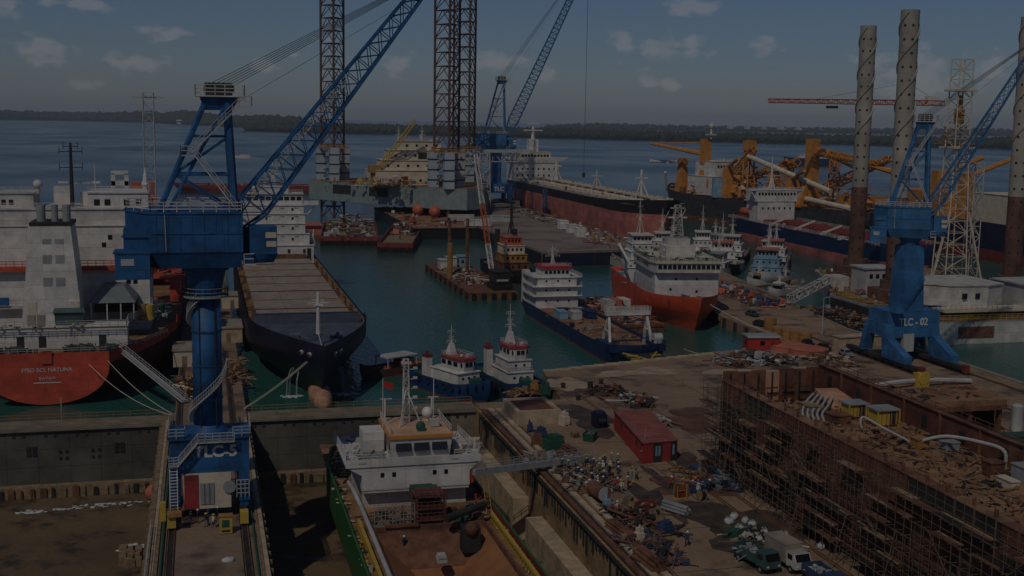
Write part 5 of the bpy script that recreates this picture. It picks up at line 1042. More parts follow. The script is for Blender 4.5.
tier(t, 'whiteold', -2, 1.2, 22, 27, 2.2, 5.8, 'deckhouse'); tier(t, 'skyblue', 1.8, 5.4, 21, 27, 2.2, 6.2, 'deckhouse'); tier(t, 'whiteold', -5, -2.4, 20, 25, 2.2, 5.2, 'deckhouse')
winrow(t, 2.2, 5.0, 20.98, 4.6, 2, .9, .9)
m = MB(); m.box(1.4, 6.2, -31, -24, 4.2, 7.4); m.box(1.2, 6.4, -31.2, -23.8, 7.4, 7.7); ch = part('crane_house', m, 'dark', t); m = MB(); m.box(.8, 6.8, -32, -23, 2.4, 3.8); part('crawler_track', m, 'rubber', t)
pc('counterweight_marking', 'whiteold', ch, 2.0, 5.6, -31.25, -31.15, 4.8, 5.4)
m = MB(); m.mi = 0; m.lattice((2.6, -23.6, 5), (1.6, -21, 15), 1.1, 1.3, 8, .13, .06); m.mi = 1; m.lattice((1.6, -21, 15), (.4, -18, 27), 1.3, 1.3, 9, .13, .06); m.mi = 0; m.lattice((.4, -18, 27), (-1.0, -14, 42), 1.3, .9, 10, .13, .06); part('crane_boom', m, ['white', 'orangered'], t)
m = MB(); 
for yy in (-.4, .4): m.tube((3.6, -30, 7.6), (-1.0 + yy, -14, 42), .06, 4)
m.tube((-1, -13.6, 42), (-1, -13.6, 16), .05, 4); part('crane_rope', m, 'steelrope', t)
m = MB(); m.box(-4.5, 7, -2, 0, 14.2, 15.0); part('spreader_beam', m, 'whiteold', t) if False else None
# ------------------------------------------------------------------ scrap barges
def scrap_barge(label, loc, rz, L, B, pal, n, pile, sand=False):
    t = thing('scrap_barge', label, 'barge', loc, rz, 'scrap barges in the basin')
    m = MB(); m.prism([(-B / 2, -L / 2 + 2), (B / 2, -L / 2 + 2), (B / 2, L / 2), (-B / 2, L / 2)], -1.0, 2.2, [(-B / 2, -L / 2), (B / 2, -L / 2), (B / 2, L / 2), (-B / 2, L / 2)]); part('hull', m, 'rust', t)
    for a, b, c, d in ((-B / 2, -B / 2 + .4, -L / 2, L / 2), (B / 2 - .4, B / 2, -L / 2, L / 2), (-B / 2 + .4, B / 2 - .4, -L / 2, -L / 2 + .4), (-B / 2 + .4, B / 2 - .4, L / 2 - .4, L / 2)): pc('side_board', 'maroon', t, a, b, c, d, 2.2, 4.0)
    m = MB(); clutter(m, -B / 2 + 1, B / 2 - 1, -L / 2 + (L * .45 if sand else 1), L / 2 - 1, 2.4, n, .6, 2.6, nm=len(pal), pile=pile, rods=.5); part('scrap', m, pal, t, kind='stuff')
    if sand:
        pc('timber_floor', 'wood', t, -B / 2 + .6, B / 2 - .6, -L / 2 + .6, -L * .02, 2.25, 2.5); m = MB(); m.tube((0, -L * .2, 2.4), (0, -L * .2, 8), .25, 6); part('post', m, 'rust', t)
    return t
scrap_barge('wide scrap barge heaped with tangled pale metal', (63, 528, WL), R(-7), 72, 24, ['whiteold', 'lightgrey', 'rust', 'dark', 'wood'], 420, 7)
scrap_barge('narrower barge with a bare timber floor beside the scrap heap', (84, 512, WL), R(-13), 96, 14, ['whiteold', 'rust', 'dark', 'salmon'], 160, 3.5, True)
t = thing('small_raft', 'small brown raft with a shelter left of the scrap barges', 'raft', (46.5, 535, WL)); m = MB(); m.box(-5, 5, -14, 14, -.5, 1.4); part('hull', m, 'rust', t); m = MB(); m.box(-4, 4, -8, 8, 1.4, 5.4); m.box(-4.5, 4.5, -9, 9, 5.4, 5.8); part('shelter', m, 'salmon', t)
# pontoon with orange buoys
t = thing('pontoon', 'dark pontoon with containers moored against the wharf', 'pontoon', (104.5, 578, WL)); m = MB(); m.box(-15, 14, -62, 62, -2, 5.0); m.box(-15.3, 14.3, -62.3, 62.3, 4.4, 4.9); part('hull', m, 'black', t); m = MB(); m.box(-14.8, 13.8, -61.8, 61.8, 5.0, 5.06); part('deck', m, 'rustdeck', t)
m = MB(); clutter(m, -12, 12, -58, 58, 5, 120, .6, 3, nm=4, hmax=2.5); part('deck_cargo', m, ['rust', 'whiteold', 'orangered', 'dark'], t, kind='stuff')
for i, (x, y, r_) in enumerate(((103.5, 585, 2.9), (109.5, 573, 2.8), (107, 600, 2.3))):
    m = MB(); m.ell((0, 0, r_), r_, r_ * 1.3, r_, 18, 12); m.cyl(0, 0, 0, .8, r_ * .5, 10); o = solo('mooring_buoy', m, 'orangered', ['large orange buoy on the pontoon, leftmost of three', 'large orange buoy on the pontoon, rightmost of three', 'smaller orange buoy behind the other two on the pontoon'][i], 'buoy', 'orange buoys on the pontoon', smooth=True); o.location = (x, y, 2.5)
for i, (px, py, mt) in enumerate(((461, 221, 'whiteold'), (478, 226, 'white'), (452, 212, 'orangered'), (497, 222, 'lightgrey'))):
    c = G(px, py, 3); m = MB(); m.box(-6, 6, -1.3, 1.3, .1, 2.8); m.box(-6.1, 6.1, -1.4, 1.4, 2.8, 3.0); 
    for k in range(8): m.box(-5.4 + k * 1.4, -5.2 + k * 1.4, -1.38, -1.3, .2, 2.7)
    o = solo('shipping_container', m, mt, ['off white container at the pontoon end of the wharf', 'white container at the near left edge of the wharf', 'orange container behind the buoys', 'grey container beside the distant crane'][i], 'container', 'containers on the wharf'); o.location = (c.x, c.y, 3.0 if i != 2 else 2.6)
# orange tug
t = thing('work_tug', 'orange and yellow work tug with black mast behind the landing craft', 'tugboat', (99.5, 388, WL), math.pi)
hull(t, 44, 11, 3, 3, .4, ('black', 'maroon'), 'rustdeck', bulw=.9, bowf=.3, rake=3, full=2.4)
for i, (hw, z0, z1, mt) in enumerate(((4.6, 3, 6, 'rust'), (4.0, 6, 8.6, 'ochre'), (3.4, 8.6, 11.4, 'cream'), (2.8, 11.6, 14, 'orangered'))): tier(t, mt, -hw, hw, -2, 10 - i, z0, z1); winrow(t, -hw + .5, hw - .5, 10 - i + .03, (z0 + z1) / 2 + .3, 4, .7, .9)
mast(t, 0, 3, 15, 28, 'dark', .4, 4, 2.4); m = MB(); clutter(m, -4, 4, -20, 20, 3, 60, .4, 1.6, nm=3); part('deck_gear', m, ['ochre', 'rust', 'dark'], t, kind='stuff')
for sx in (-1, 1): m = MB(); m.cyl(sx * 3, -4, 3, 16, .9, 10); part('funnel', m, 'dark', t)
# ------------------------------------------------------------------ tanker beyond the wharf
t = thing('tanker', 'large black and red tanker in ballast beyond the wharf, bow to the right', 'ship', (199.5, 622, WL), math.pi)
hull(t, 248, 31, 15.5, 4, 11.8, ('blackhull', 'bootred'), 'rustdeck', bulw=.4, sheer=(0, 2.6), bowf=.11, sternf=.12, rake=4, tw=.6, full=2.2, fine=2.0)
m = MB(); m.ell((0, 120, -1.8), 4, 8, 4.2, 14, 10); part('bulbous_bow', m, 'bootred', t, smooth=True)
tier(t, 'white', -14.5, 14.5, -108, -92, 15.5, 26.5, 'accommodation_block'); m = MB(); m.prism([(-14, -96), (14, -96), (14, -91.6), (-14, -91.6)], 26.7, 30, [(-21, -96), (21, -96), (21, -91.4), (-21, -91.4)]); part('bridge_wing', m, 'white', t)
tier(t, 'cream', -10, 10, -104, -94, 27, 33, 'wheelhouse'); winrow(t, -13.5, 13.5, -91.9, 23, 8, 1, 1.2); winrow(t, -13.5, 13.5, -91.9, 19, 8, 1, 1.2); winrow(t, -9, 9, -93.9, 31, 9, 1.4, 1.4)
m = MB(); m.box(-3, 3, -103, -98, 33, 41); m.tube((0, -100, 41), (0, -100, 52), 1.2, 8, .5); m.box(-6, 6, -101, -99, 46, 46.8); m.box(-4, 4, -101, -99, 50, 50.6); part('mast', m, 'white', t)
m = MB(); m.prism([(-5, -122), (5, -122), (5, -112), (-5, -112)], 15.5, 34, [(-4, -121), (4, -121), (4, -114), (-4, -114)]); part('funnel', m, 'cream', t)
for y, h, mt in ((-48, 15, 'white'), (26, 12, 'whiteold'), (92, 15, 'white')):
    m = MB(); m.tube((0, y, 15.5), (0, y, 15.5 + h), 1.8 if y < 0 else 1.0, 8, .5); m.box(-3, 3, y - .6, y + .6, 15.5 + h * .72, 15.5 + h * .76); m.bar((-4, y + 2, 15.5), (0, y, 15.5 + h * .7), .5); m.bar((4, y + 2, 15.5), (0, y, 15.5 + h * .7), .5); part('deck_post', m, mt, t)
m = MB(); m.box(-1.5, 1.5, -90, 110, 18, 18.6)
for x in (-4, -6, 4, 6, 8): m.tube((x, -88, 17), (x, 108, 17), .5, 6)
for y in range(-85, 110, 13): m.box(-14, 14, y, y + .6, 16.2, 17.4); m.cyl(-10, y + 4, 15.5, 18, .8, 8); m.cyl(10, y + 4, 15.5, 18, .8, 8)
part('deck_pipes', m, 'cream', t)
m = MB(); clutter(m, -13.5, 13.5, -90, 112, 15.6, 420, .6, 2.8, nm=5, hmax=2.4); part('deck_gear', m, ['cream', 'rust', 'greenmach', 'ochre', 'whiteold'], t, kind='stuff')
m = MB(); m.rail([(15.3, -90, 15.8), (15.3, 88, 15.8)], 1.4, 3, .16, 3); m.rail([(-15.3, -90, 15.8), (-15.3, 88, 15.8)], 1.4, 3, .16, 3); part('railing', m, 'lightgrey', t)
for y in (-80, -12): m = MB(); m.lattice((16.8, y, 4), (16.8, y, 15), 2, 2, 5, .2, .12); m.stair((16.6, y, 4), (17.6, y + 12, -1), (1.5, 0, 0), .12); part('access_tower', m, 'blue2', t)
for x in (-3.6, 3.6):
    m = MB(); m.ell((x * 2.0, 116.0, 13.5), .9, .9, 1.3, 10, 6); part('anchor', m, 'dark', t)
pc('name_plate', 'lightgrey', t, 13.6, 14.2, 96, 104, 15.2, 15.9)
# ------------------------------------------------------------------ jack-up rig with lattice legs
t = thing('jackup_rig', 'grey jack-up drilling rig with three tall lattice legs left of the wharf', 'rig', (100, 620, WL), world=True)
HPOLY = [(56, 652), (62, 642), (112, 572), (124, 566), (134, 574), (152, 640), (148, 652), (120, 668), (66, 666)]
m = MB(); m.prism(HPOLY, 6.5, 16.5); part('hull', m, 'rigtgrey', t)
m = MB(); m.prism([(100 + (x - 100) * .985, 620 + (y - 620) * .985) for x, y in HPOLY], 16.5, 16.8); part('deck', m, 'rustdeck', t)
def rigleg(cx, cy, w_, z1, ang):
    m = MB(); R3 = [(cx + w_ / 1.732 * math.cos(ang + k * 2.0944), cy + w_ / 1.732 * math.sin(ang + k * 2.0944)) for k in range(3)]
    for x, y in R3: m.tube((x, y, -6), (x, y, z1), .62, 7)
    n = int(z1 / 6.6)
    for i in range(n):
        za = -4 + i * 6.6; zb = za + 6.6
        for k in range(3):
            a, b = R3[k], R3[(k + 1) % 3]; mid = ((a[0] + b[0]) / 2, (a[1] + b[1]) / 2)
            m.tube((*a, zb), (*b, zb), .26, 5); m.tube((*a, za), (*mid, zb), .24, 5); m.tube((*b, za), (*mid, zb), .24, 5)
        for k in range(3): 
            p = [((R3[j][0] + R3[(j + 1) % 3][0]) / 2, (R3[j][1] + R3[(j + 1) % 3][1]) / 2, zb) for j in range(3)]; m.tube(p[k], p[(k + 1) % 3], .16, 4)
    return part('leg', m, 'latsteel', t)
rigleg(68.5, 648, 12.0, 150, R(28)); rigleg(116.5, 578, 12.0, 150, R(25)); rigleg(139, 640, 12.0, 150, R(33))
for i, (cx, cy) in enumerate(((68.5, 648), (116.5, 578), (139, 640))):
    for k in range(3):
        a = R((28, 25, 33)[i]) + k * 2.0944; x, y = cx + 7.4 * math.cos(a), cy + 7.4 * math.sin(a); m = MB(); m.box(x - 2.4, x + 2.4, y - 2.4, y + 2.4, 16.5, 34); jh = part('jack_case', m, 'paleblue' if k else 'lightgrey', t)
        for z in (20, 25, 30): pc('jack_case_band', 'dark', jh, x - 2.5, x + 2.5, y - 2.5, y + 2.5, z, z + .7)
    m = MB(); m.box(cx - 8, cx + 8, cy - 8, cy + 8, 34, 35.2) if False else None
    m.rail([(cx - 7, cy - 8, 34.2), (cx + 7, cy - 8, 34.2)], 1.4, 2, .18); clutter(m, cx - 7, cx + 7, cy - 8, cy + 8, 34.2, 14, .6, 2.5); m.box(cx - 8, cx + 8, cy - 9, cy - 7.4, 33.6, 34.2); part('jack_frame', m, 'ochre', t)
for (x0, x1, y0, y1, z0, z1) in ((84, 116, 596, 622, 16.8, 24), (88, 116, 598, 622, 24, 29), (92, 117, 600, 622, 29, 34), (98, 118, 602, 622, 34, 38.5)):
    tier(t, 'cream', x0, x1, y0, y1, z0, z1, lip=.4)
    for i in range(int((x1 - x0) / 5)): pc('window', 'glass', t, x0 + 2 + i * 5, x0 + 3.2 + i * 5, y0 - .05, y0 + .05, z0 + 1.8, z0 + 3.0)
for x in (106, 111.5): pc('louvre', 'dark', t, x, x + 4.4, 599.8, 600.02, 29.8, 33.2)
m = MB(); m.rail([(98, 602, 38.8), (118, 602, 38.8)], 1.4, 2, .18, 3); clutter(m, 98, 118, 604, 620, 38.7, 34, .8, 2.6); part('roof_gear', m, 'whiteold', t)
for x in (97, 109): mast(t, x, 606, 38.6, 46, r=.3, arms=2, aw=1.6, name='antenna')
m = MB(); m.lattice((84, 600, 22), (103, 592, 49), 2.4, 1.4, 12, .22, .12); part('deck_crane_boom', m, 'yellow', t)
m = MB(); m.cyl(84, 600, 16.5, 23, 2, 12); m.box(81, 87, 597, 603, 23, 26.5); part('deck_crane', m, 'ochre', t)
m = MB(); m.box(88, 128, 590, 594, 30, 31.4) if False else None; clutter(m, 72, 112, 584, 606, 17, 170, .6, 3.2, nm=5, pile=3); part('deck_gear', m, ['ochre', 'maroon', 'cream', 'yellow', 'grey'], t, kind='stuff')
m = MB(); m.box(118, 168, 604, 612, 33.2, 34.6); m.lattice((118, 608, 31), (160, 608, 31), 5, 5, 9, .3, .18); part('cantilever', m, 'lightgrey', t)
m = MB(); m.lattice((140, 600, 6), (140, 600, 33), 6, 5, 7, .3, .2); m.bar((126, 590, 17), (138, 602, 33), .5); m.bar((136, 586, 17), (132, 602, 33), .5); part('support_frame', m, 'lightgrey', t)
for u in (.10, .42): 
    a = Vector((62, 642, 0)).lerp(Vector((112, 572, 0)), u); b = Vector((62, 642, 0)).lerp(Vector((112, 572, 0)), u + .16); nr = Vector((-.81, -.58, 0)) * .15
    m = MB(); V = [a + nr + Vector((0, 0, 10.4)), b + nr + Vector((0, 0, 10.4)), b + nr + Vector((0, 0, 15)), a + nr + Vector((0, 0, 15))]; m.add(V + [v - nr * 1.2 for v in V], [(0, 1, 2, 3), (7, 6, 5, 4), (0, 4, 5, 1), (1, 5, 6, 2), (2, 6, 7, 3), (3, 7, 4, 0)]); part('hull_recess', m, 'dark', t)
m = MB(); clutter(m, 60, 100, 606, 640, 17, 60, .5, 2, nm=2); part('deck_clutter', m, ['ochre', 'dark'], t, kind='stuff')
# ship lying behind the rig, its red hull just showing
t = thing('cargo_ship', 'rust red cargo ship lying behind the jack-up rig', 'ship', (62, 860, WL), R(90)); hull(t, 160, 22, 4, 3, 1, ('maroon', 'rustred'), 'rustdeck', bulw=.6); tier(t, 'whiteold', -9, 9, -66, -52, 4, 16); m = MB(); clutter(m, -9, 9, -48, 60, 4, 60, 1, 4, nm=3); part('deck_gear', m, ['orangered', 'maroon', 'grey'], t, kind='stuff')
# ------------------------------------------------------------------ dredger with orange cranes
t = thing('dredger', 'dark hulled dredger with orange cranes and pale suction pipes', 'ship', (283, 565, WL), R(13))
hull(t, 175, 34, 13, 4, 3.0, ('darkhull', 'rust'), 'rustdeck', bulw=1.2, sheer=(0, 4), bowf=.2, rake=9, tw=.9, full=2.4, fine=1.5)
tier(t, 'white', -10, 13, 36, 58, 14, 24, 'accommodation_block'); tier(t, 'white', -8, 13, 36, 54, 24, 32, 'bridge_house'); winrow(t, -7, 12, 35.95, 29.5, 10, 1.2, 1.4); winrow(t, -9, 12, 35.95, 20, 7, 1, 1.2)
m = MB(); m.rail([(-8, 36, 32.2), (13, 36, 32.2)], 1.4, 2, .2, 3); clutter(m, -7, 12, 38, 52, 32.2, 30, .6, 2); part('roof_gear', m, 'white', t)
for x, y, h in ((-8, 66, 30), (-6, 48, 31)):
    m = MB(); m.prism([(x - 3, y - 3), (x + 3, y - 3), (x + 3, y + 3), (x - 3, y + 3)], 13, 30, [(x - 1.8, y - 1.8), (x + 1.8, y - 1.8), (x + 1.8, y + 1.8), (x - 1.8, y + 1.8)]); m.box(x - 2.2, x + 2.2, y - 2.2, y + 2.2, 30, 44 if h == 31 else 33); part('crane_post', m, 'orange', t)
m = MB(); m.tube((-7, 50, 36), (-26, 72, 41), 1.3, 6, .7); m.tube((-7, 50, 42), (-24, 70, 41), .3, 5); part('crane_jib', m, 'orange', t); m = MB(); m.tube((-14, 70, 31), (-22, 78, 31), .8, 6); m.tube((-14, 74, 25), (-10, 78, 14), .8, 6); m.box(-16, -6, 69, 75, 30, 31.5); part('bow_davit', m, 'white', t)
m = MB(); m.tube((-5, 45, 44), (-5, 45, 50), .5, 6); m.box(-8, -2, 44, 46, 46, 46.8); m.ell((-5, 45, 51), 1.2, 1.2, 1.6, 8, 6); part('mast', m, 'white', t)
m = MB(); m.prism([(-12, 14), (4, 14), (4, 26), (-12, 26)], 17, 26, [(-8, 14), (2, 14), (2, 26), (-8, 26)]); part('hopper_cover', m, 'orange', t)
m = MB(); clutter(m, -14, 14, -40, 30, 14, 130, 1.2, 5, nm=3, pile=11, rods=.6); clutter(m, -15, 0, 26, 60, 14, 40, 1, 4, nm=3, pile=6); part('dredge_gear', m, ['orange', 'rust', 'orange'], t, kind='stuff')
m = MB(); m.tube((-10, 6, 36), (-14, -60, 22), 1.3, 10); part('suction_pipe', m, 'cream', t); m = MB(); m.tube((-12, -10, 20), (-15, -75, 15), 1.3, 10); part('suction_pipe', m, 'cream', t)
for x, y, h in ((-8, 8, 44), (2, -10, 34)): m = MB(); m.lattice((x, y, 14), (x, y, h), 5, 3, 6, .5, .3); m.box(x - 2.5, x + 2.5, y - 2.5, y + 2.5, h - 5, h); part('gantry_tower', m, 'orange', t)
m = MB(); x, y = -10, -42; m.box(x - 2.4, x + 2.4, y - 2.4, y + 2.4, 14, 46); m.bar((x - 7, y, 14), (x - 2, y, 26), 2.4); m.bar((x + 7, y, 14), (x + 2, y, 26), 2.4); m.box(x - 8, x + 8, y - 2, y + 2, 13.5, 15); m.tube((x, y, 42), (x + 26, y - 8, 30), .8, 6); part('main_crane', m, 'orange', t)
m = MB(); m.box(-2, 12, -70, -52, 14, 20); part('pump_house', m, 'orange', t)
m = MB(); m.lattice((-6, -30, 16), (4, -78, 38), 4, 2, 14, .45, .25); m.lattice((6, -40, 15), (6, -40, 40), 4, 3, 8, .45, .25); m.lattice((-4, 30, 20), (-10, 2, 40), 4, 2.5, 9, .45, .25); m.lattice((8, 28, 24), (0, -20, 34), 3, 3, 12, .4, .22); part('gantry_truss', m, 'orange', t)
m = MB(); m.tube((-10, -52, 40), (10, -84, 30), 1.4, 8); m.lattice((-9, -42, 40), (-12, -86, 36), 2.6, 1.6, 12, .4, .2); part('dredge_boom', m, 'orange', t)
m = MB(); clutter(m, -14, 14, -80, -38, 14, 110, .8, 3, nm=3, pile=10, rods=.75); clutter(m, -15, 10, -44, 34, 15, 120, 1.5, 5.5, nm=3, pile=17, rods=.72); part('rigging_gear', m, ['orange', 'ochre', 'cream'], t, kind='stuff')
for x, y, h in ((-12, 20, 30), (-4, -24, 28), (-12, -30, 26), (4, 2, 30)): m = MB(); m.prism([(x - 3.5, y - 3), (x + 3.5, y - 3), (x + 3.5, y + 3), (x - 3.5, y + 3)], 14, h, [(x - 1.6, y - 1.6), (x + 1.6, y - 1.6), (x + 1.6, y + 1.6), (x - 1.6, y + 1.6)]); m.tube((x, y, h), (x - 6, y - 16, h + 5), .9, 6); part('winch_tower', m, 'orange', t)
m = MB(); m.cyl(-14.5, 24, 14, 24, 3.6, 14); part('silo', m, 'skyblue', t)
# second large vessel further right
t = thing('pipe_ship', 'dark blue ship with orange deck cranes behind the derrick tower', 'ship', (318, 424, WL), 0)
hull(t, 150, 30, 14, 4, 4.5, ('navy', 'maroon'), 'rustdeck', bulw=1.2, sheer=(0, 2), rake=6)
for x, y in ((-9, 34), (-8, 16), (-6, -20)): m = MB(); m.box(x - 2.4, x + 2.4, y - 2.4, y + 2.4, 14, 34); m.tube((x, y, 32), (x + 14, y - 10, 40), 1.0, 6); m.box(x - 4, x + 4, y - 4, y + 4, 14, 17); part('deck_crane', m, 'orange', t)
m = MB(); m.box(-14, 2, 20, 60, 15, 25); part('deck_housing', m, 'orange', t); tier(t, 'cream', -10, 10, -16, 8, 14, 26); tier(t, 'whiteold', -11, 11, -60, -40, 14, 30); winrow(t, -10, 10, -60.05, 24, 8, 1, 1.2); mast(t, -6, -46, 30, 48, r=.6, arms=3, aw=4)
m = MB(); m.tube((-8, -30, 16), (-13, -44, 34), .5, 6); m.tube((-13, -44, 34), (-14, -20, 30), .4, 6); part('boat_davit', m, 'white', t)
m = MB(); clutter(m, -13, 13, -66, 60, 14, 140, .8, 3.5, nm=4, pile=5); part('deck_gear', m, ['orange', 'rust', 'cream', 'grey'], t, kind='stuff')
# ------------------------------------------------------------------ blue product tanker
t = thing('product_tanker', 'blue product tanker with maroon deck pipes and white bridge house', 'ship', (251, 448, WL), math.pi)
hull(t, 150, 25, 8.5, 3, 3.4, ('navyhull', 'bootred'), 'maroon', bulw=.6, sheer=(1.5, 2), bowf=.15, sternf=.14, rake=4, srake=6, tw=.75)
tier(t, 'white', -9, 9, -58, -46, 8.5, 18); tier(t, 'white', -10, 10, -57, -46, 18, 23); winrow(t, -9.4, 9.4, -45.95, 21.5, 12, 1.0, 1.2, name='bridge_window'); winrow(t, -8, 8, -45.95, 15, 6, .8, .9)
m = MB(); m.box(-13.5, 13.5, -50, -46.5, 22.8, 23.2); m.bar((12.5, -47, 22.8), (9, -47, 18), .5); m.bar((-12.5, -47, 22.8), (-9, -47, 18), .5); m.rail([(-13.5, -46.5, 23.2), (13.5, -46.5, 23.2)], 1.2, 1.6, .12, 3); part('bridge_wing', m, 'white', t)
mast(t, 0, -52, 23, 38, r=.6, arms=3, aw=4); m = MB(); m.prism([(-3, -70), (3, -70), (3, -62), (-3, -62)], 8.5, 22, [(-2.5, -69), (2.5, -69), (2.5, -63), (-2.5, -63)]); part('funnel', m, 'skyblue', t)
for x in (-11, 11): m = MB(); m.ell((x, -56, 13), 1.6, 4, 1.8, 10, 8); part('lifeboat', m, 'orangered', t)
m = MB()
for x in (-6, -4, -2, 0, 2, 4, 6): m.tube((x, -42, 10), (x, 58, 10), .4, 6)
for y in range(-40, 58, 12): m.box(-9, 9, y, y + .8, 9, 10.4)
part('deck_pipes', m, 'maroon', t)
m = MB(); clutter(m, -11, 11, -42, 60, 8.6, 150, .6, 2.4, nm=3, hmax=2); part('deck_gear', m, ['maroon', 'red', 'whiteold'], t, kind='stuff')
m = MB(); m.rail([(12.2, -70, 9), (12.2, 60, 9)], 1.4, 2.4, .16, 3); m.rail([(-12.2, -70, 9), (-12.2, 60, 9)], 1.4, 2.4, .16, 3); part('railing', m, 'whiteold', t)
for y in (-30, -8, 14): m = MB(); m.bar((11, y, 9), (4, y + 5, 13), .8); part('hose_ramp', m, 'cream', t)
# ------------------------------------------------------------------ small craft in the inner basin
def coaster(label, loc, rz, L, B, hullm, housem, roofm, z=2.6, tiers=2, mh=9, gr='small craft in the inner basin'):
    t = thing('supply_boat', label, 'boat', loc, rz, gr); hull(t, L, B, z, 2, .4, (hullm, 'maroon'), 'rustdeck', bulw=.8, bowf=.28, rake=2.5, tw=.85, full=2.5)
    zz = z
    for i in range(tiers): tier(t, housem, -B * (.40 - .05 * i), B * (.40 - .05 * i), L * .02, L * (.26 - .02 * i), zz, zz + 2.5); winrow(t, -B * .34, B * .34, L * (.26 - .02 * i) + .04, zz + 1.5, 4, .6, .6); zz += 2.68
    tier(t, housem, -B * .28, B * .28, L * .05, L * .2, zz, zz + 2.5, 'wheelhouse'); winrow(t, -B * .26, B * .26, L * .2 + .05, zz + 1.6, 5, .8, 1.0, name='bridge_window'); winrow(t, L * .06, L * .19, -B * .28 - .03, zz + 1.6, 3, .8, 1.0, axis='y', name='bridge_window')
    m = MB(); m.box(-B * .31, B * .31, L * .04, L * .22, zz + 2.7, zz + 3.1); part('roof', m, roofm, t); mast(t, 0, L * .11, zz + 3.1, zz + 3.1 + mh, r=.18, arms=2, aw=1.3)
    m = MB(); clutter(m, -B * .4, B * .4, -L * .45, -1, z, 60, .3, 1.5, nm=4, pile=1); part('deck_gear', m, ['rust', 'whiteold', 'orangered', 'dark'], t, kind='stuff')
    m = MB(); m.rail([(B * .46, -L * .4, z + .8), (B * .46, L * .2, z + .8)], 1, 1.5, .08); m.rail([(-B * .46, -L * .4, z + .8), (-B * .46, L * .2, z + .8)], 1, 1.5, .08); part('railing', m, 'white', t); return t
coaster('white supply boat with pale blue bridge nearest the jack-up in the inner basin', (188, 374, WL), R(150), 44, 12, 'white', 'skyblue', 'salmon', tiers=2)
coaster('white crew boat with salmon wheelhouse roof, middle of the inner basin', (182, 400, WL), R(160), 46, 12, 'black', 'white', 'salmon', tiers=2, mh=10)
coaster('white tug with thick rust stains left in the inner basin', (167, 412, WL), R(170), 42, 11.5, 'white', 'whiteold', 'white', tiers=2, mh=8)
coaster('old white supply boat behind the bright red ship', (150, 402, WL), R(172), 50, 12.5, 'whiteold', 'white', 'cream', tiers=3, mh=14)
coaster('small white boat with pale cabin between jetty and tanker', (203, 452, WL), R(155), 38, 9.5, 'lightgrey', 'whiteold', 'grey', tiers=1, mh=6)
coaster('white harbour tug with black hull at the far side of the inner basin', (196, 420, WL), R(150), 40, 11, 'black', 'white', 'whiteold', tiers=2, mh=8)
coaster('white survey boat with cream roof behind the crew boat', (172, 434, WL), R(165), 40, 10.5, 'navyhull', 'white', 'cream', tiers=2, mh=9)
coaster('white trawler like boat with grey roof just off the jetty end', (176, 386, WL), R(140), 34, 9, 'whiteold', 'white', 'grey', tiers=1, mh=9)
coaster('blue hulled supply boat with white house among the packed boats', (205, 402, WL), R(150), 38, 10, 'navyhull', 'white', 'salmon', tiers=2, mh=8)
coaster('pale green harbour boat nearest the blue tanker', (214, 424, WL), R(145), 32, 9, 'teal', 'whiteold', 'cream', tiers=1, mh=8)
coaster('red hulled workboat between the white boats', (190, 436, WL), R(160), 36, 10, 'maroon', 'white', 'white', tiers=2, mh=10)
coaster('low grey workboat moored under the conveyor ramp', (181, 346, WL), R(130), 18, 5.4, 'lightgrey', 'cream', 'wood', z=1.4, tiers=0, mh=4)
coaster('small white launch beside the jack-up hull', (174, 336, WL), R(120), 15, 4.6, 'whiteold', 'white', 'white', z=1.2, tiers=0, mh=3)
coaster('small launch with tan canopy in the inner basin', (178, 358, WL), R(110), 14, 4.4, 'whiteold', 'cream', 'ochre', z=1.2, tiers=0, mh=3)
m = MB(); t = thing('motor_yacht', 'white vessel with blue hull crossing the strait far away', 'boat', (779, 1443, WL), R(75)); hull(t, 70, 14, 8, 2, 1, ('navyhull', 'navyhull'), 'white', bulw=1, bowf=.35, rake=8); tier(t, 'white', -6, 6, -26, 16, 8, 13); tier(t, 'white', -5, 5, -20, 8, 13, 17); tier(t, 'white', -4, 4, -12, 2, 17, 20); m.tube((0, -4, 20), (0, -4, 29), .5, 6); part('mast', m, 'white', t)
m = MB(); t = thing('ferry', 'tiny white ferry on the open water behind the crane', 'boat', (*SH(243, 158), WL), R(80)); hull(t, 22, 5, 2, 1, .4, ('white', 'white'), 'white', bulw=.5, bowf=.3); tier(t, 'white', -2, 2, -8, 4, 2, 4.4)
m.ell((0, 0, .05), 3, 26, .15, 10, 4); part('bow_wave', m, 'spray', t)
# ------------------------------------------------------------------ lift boat with cylindrical legs
t = thing('lift_boat', 'jack-up barge with three perforated cylindrical legs and a drilling derrick', 'rig', (200, 300, WL), world=True)
m = MB(); m.prism([(170, 252), (236, 252), (236, 352), (194, 352), (178, 312), (170, 300)], -4.5, 3.0); part('hull', m, 'grey', t)
m = MB(); m.box(169.7, 170.0, 254, 299, -4, 2.4); part('side_fender', m, 'dark', t)
m = MB(); m.prism([(170.5, 252.4), (235.5, 252.4), (235.5, 351), (194.3, 351), (178.4, 312), (170.5, 299.6)], 3.0, 3.05); part('deck', m, 'rustdeck', t)
for i in range(7): pc('hull_plate', random.choice(['lightgrey', 'whiteold', 'lightgrey', 'grey']), t, 170.4 + i * 9, 179.2 + i * 9, 251.85, 252.05, -3.4, 2.7)
m = MB(); m.box(178, 188, 251.7, 251.9, -1.0, 1.8); part('rusted_recess', m, 'rust', t)
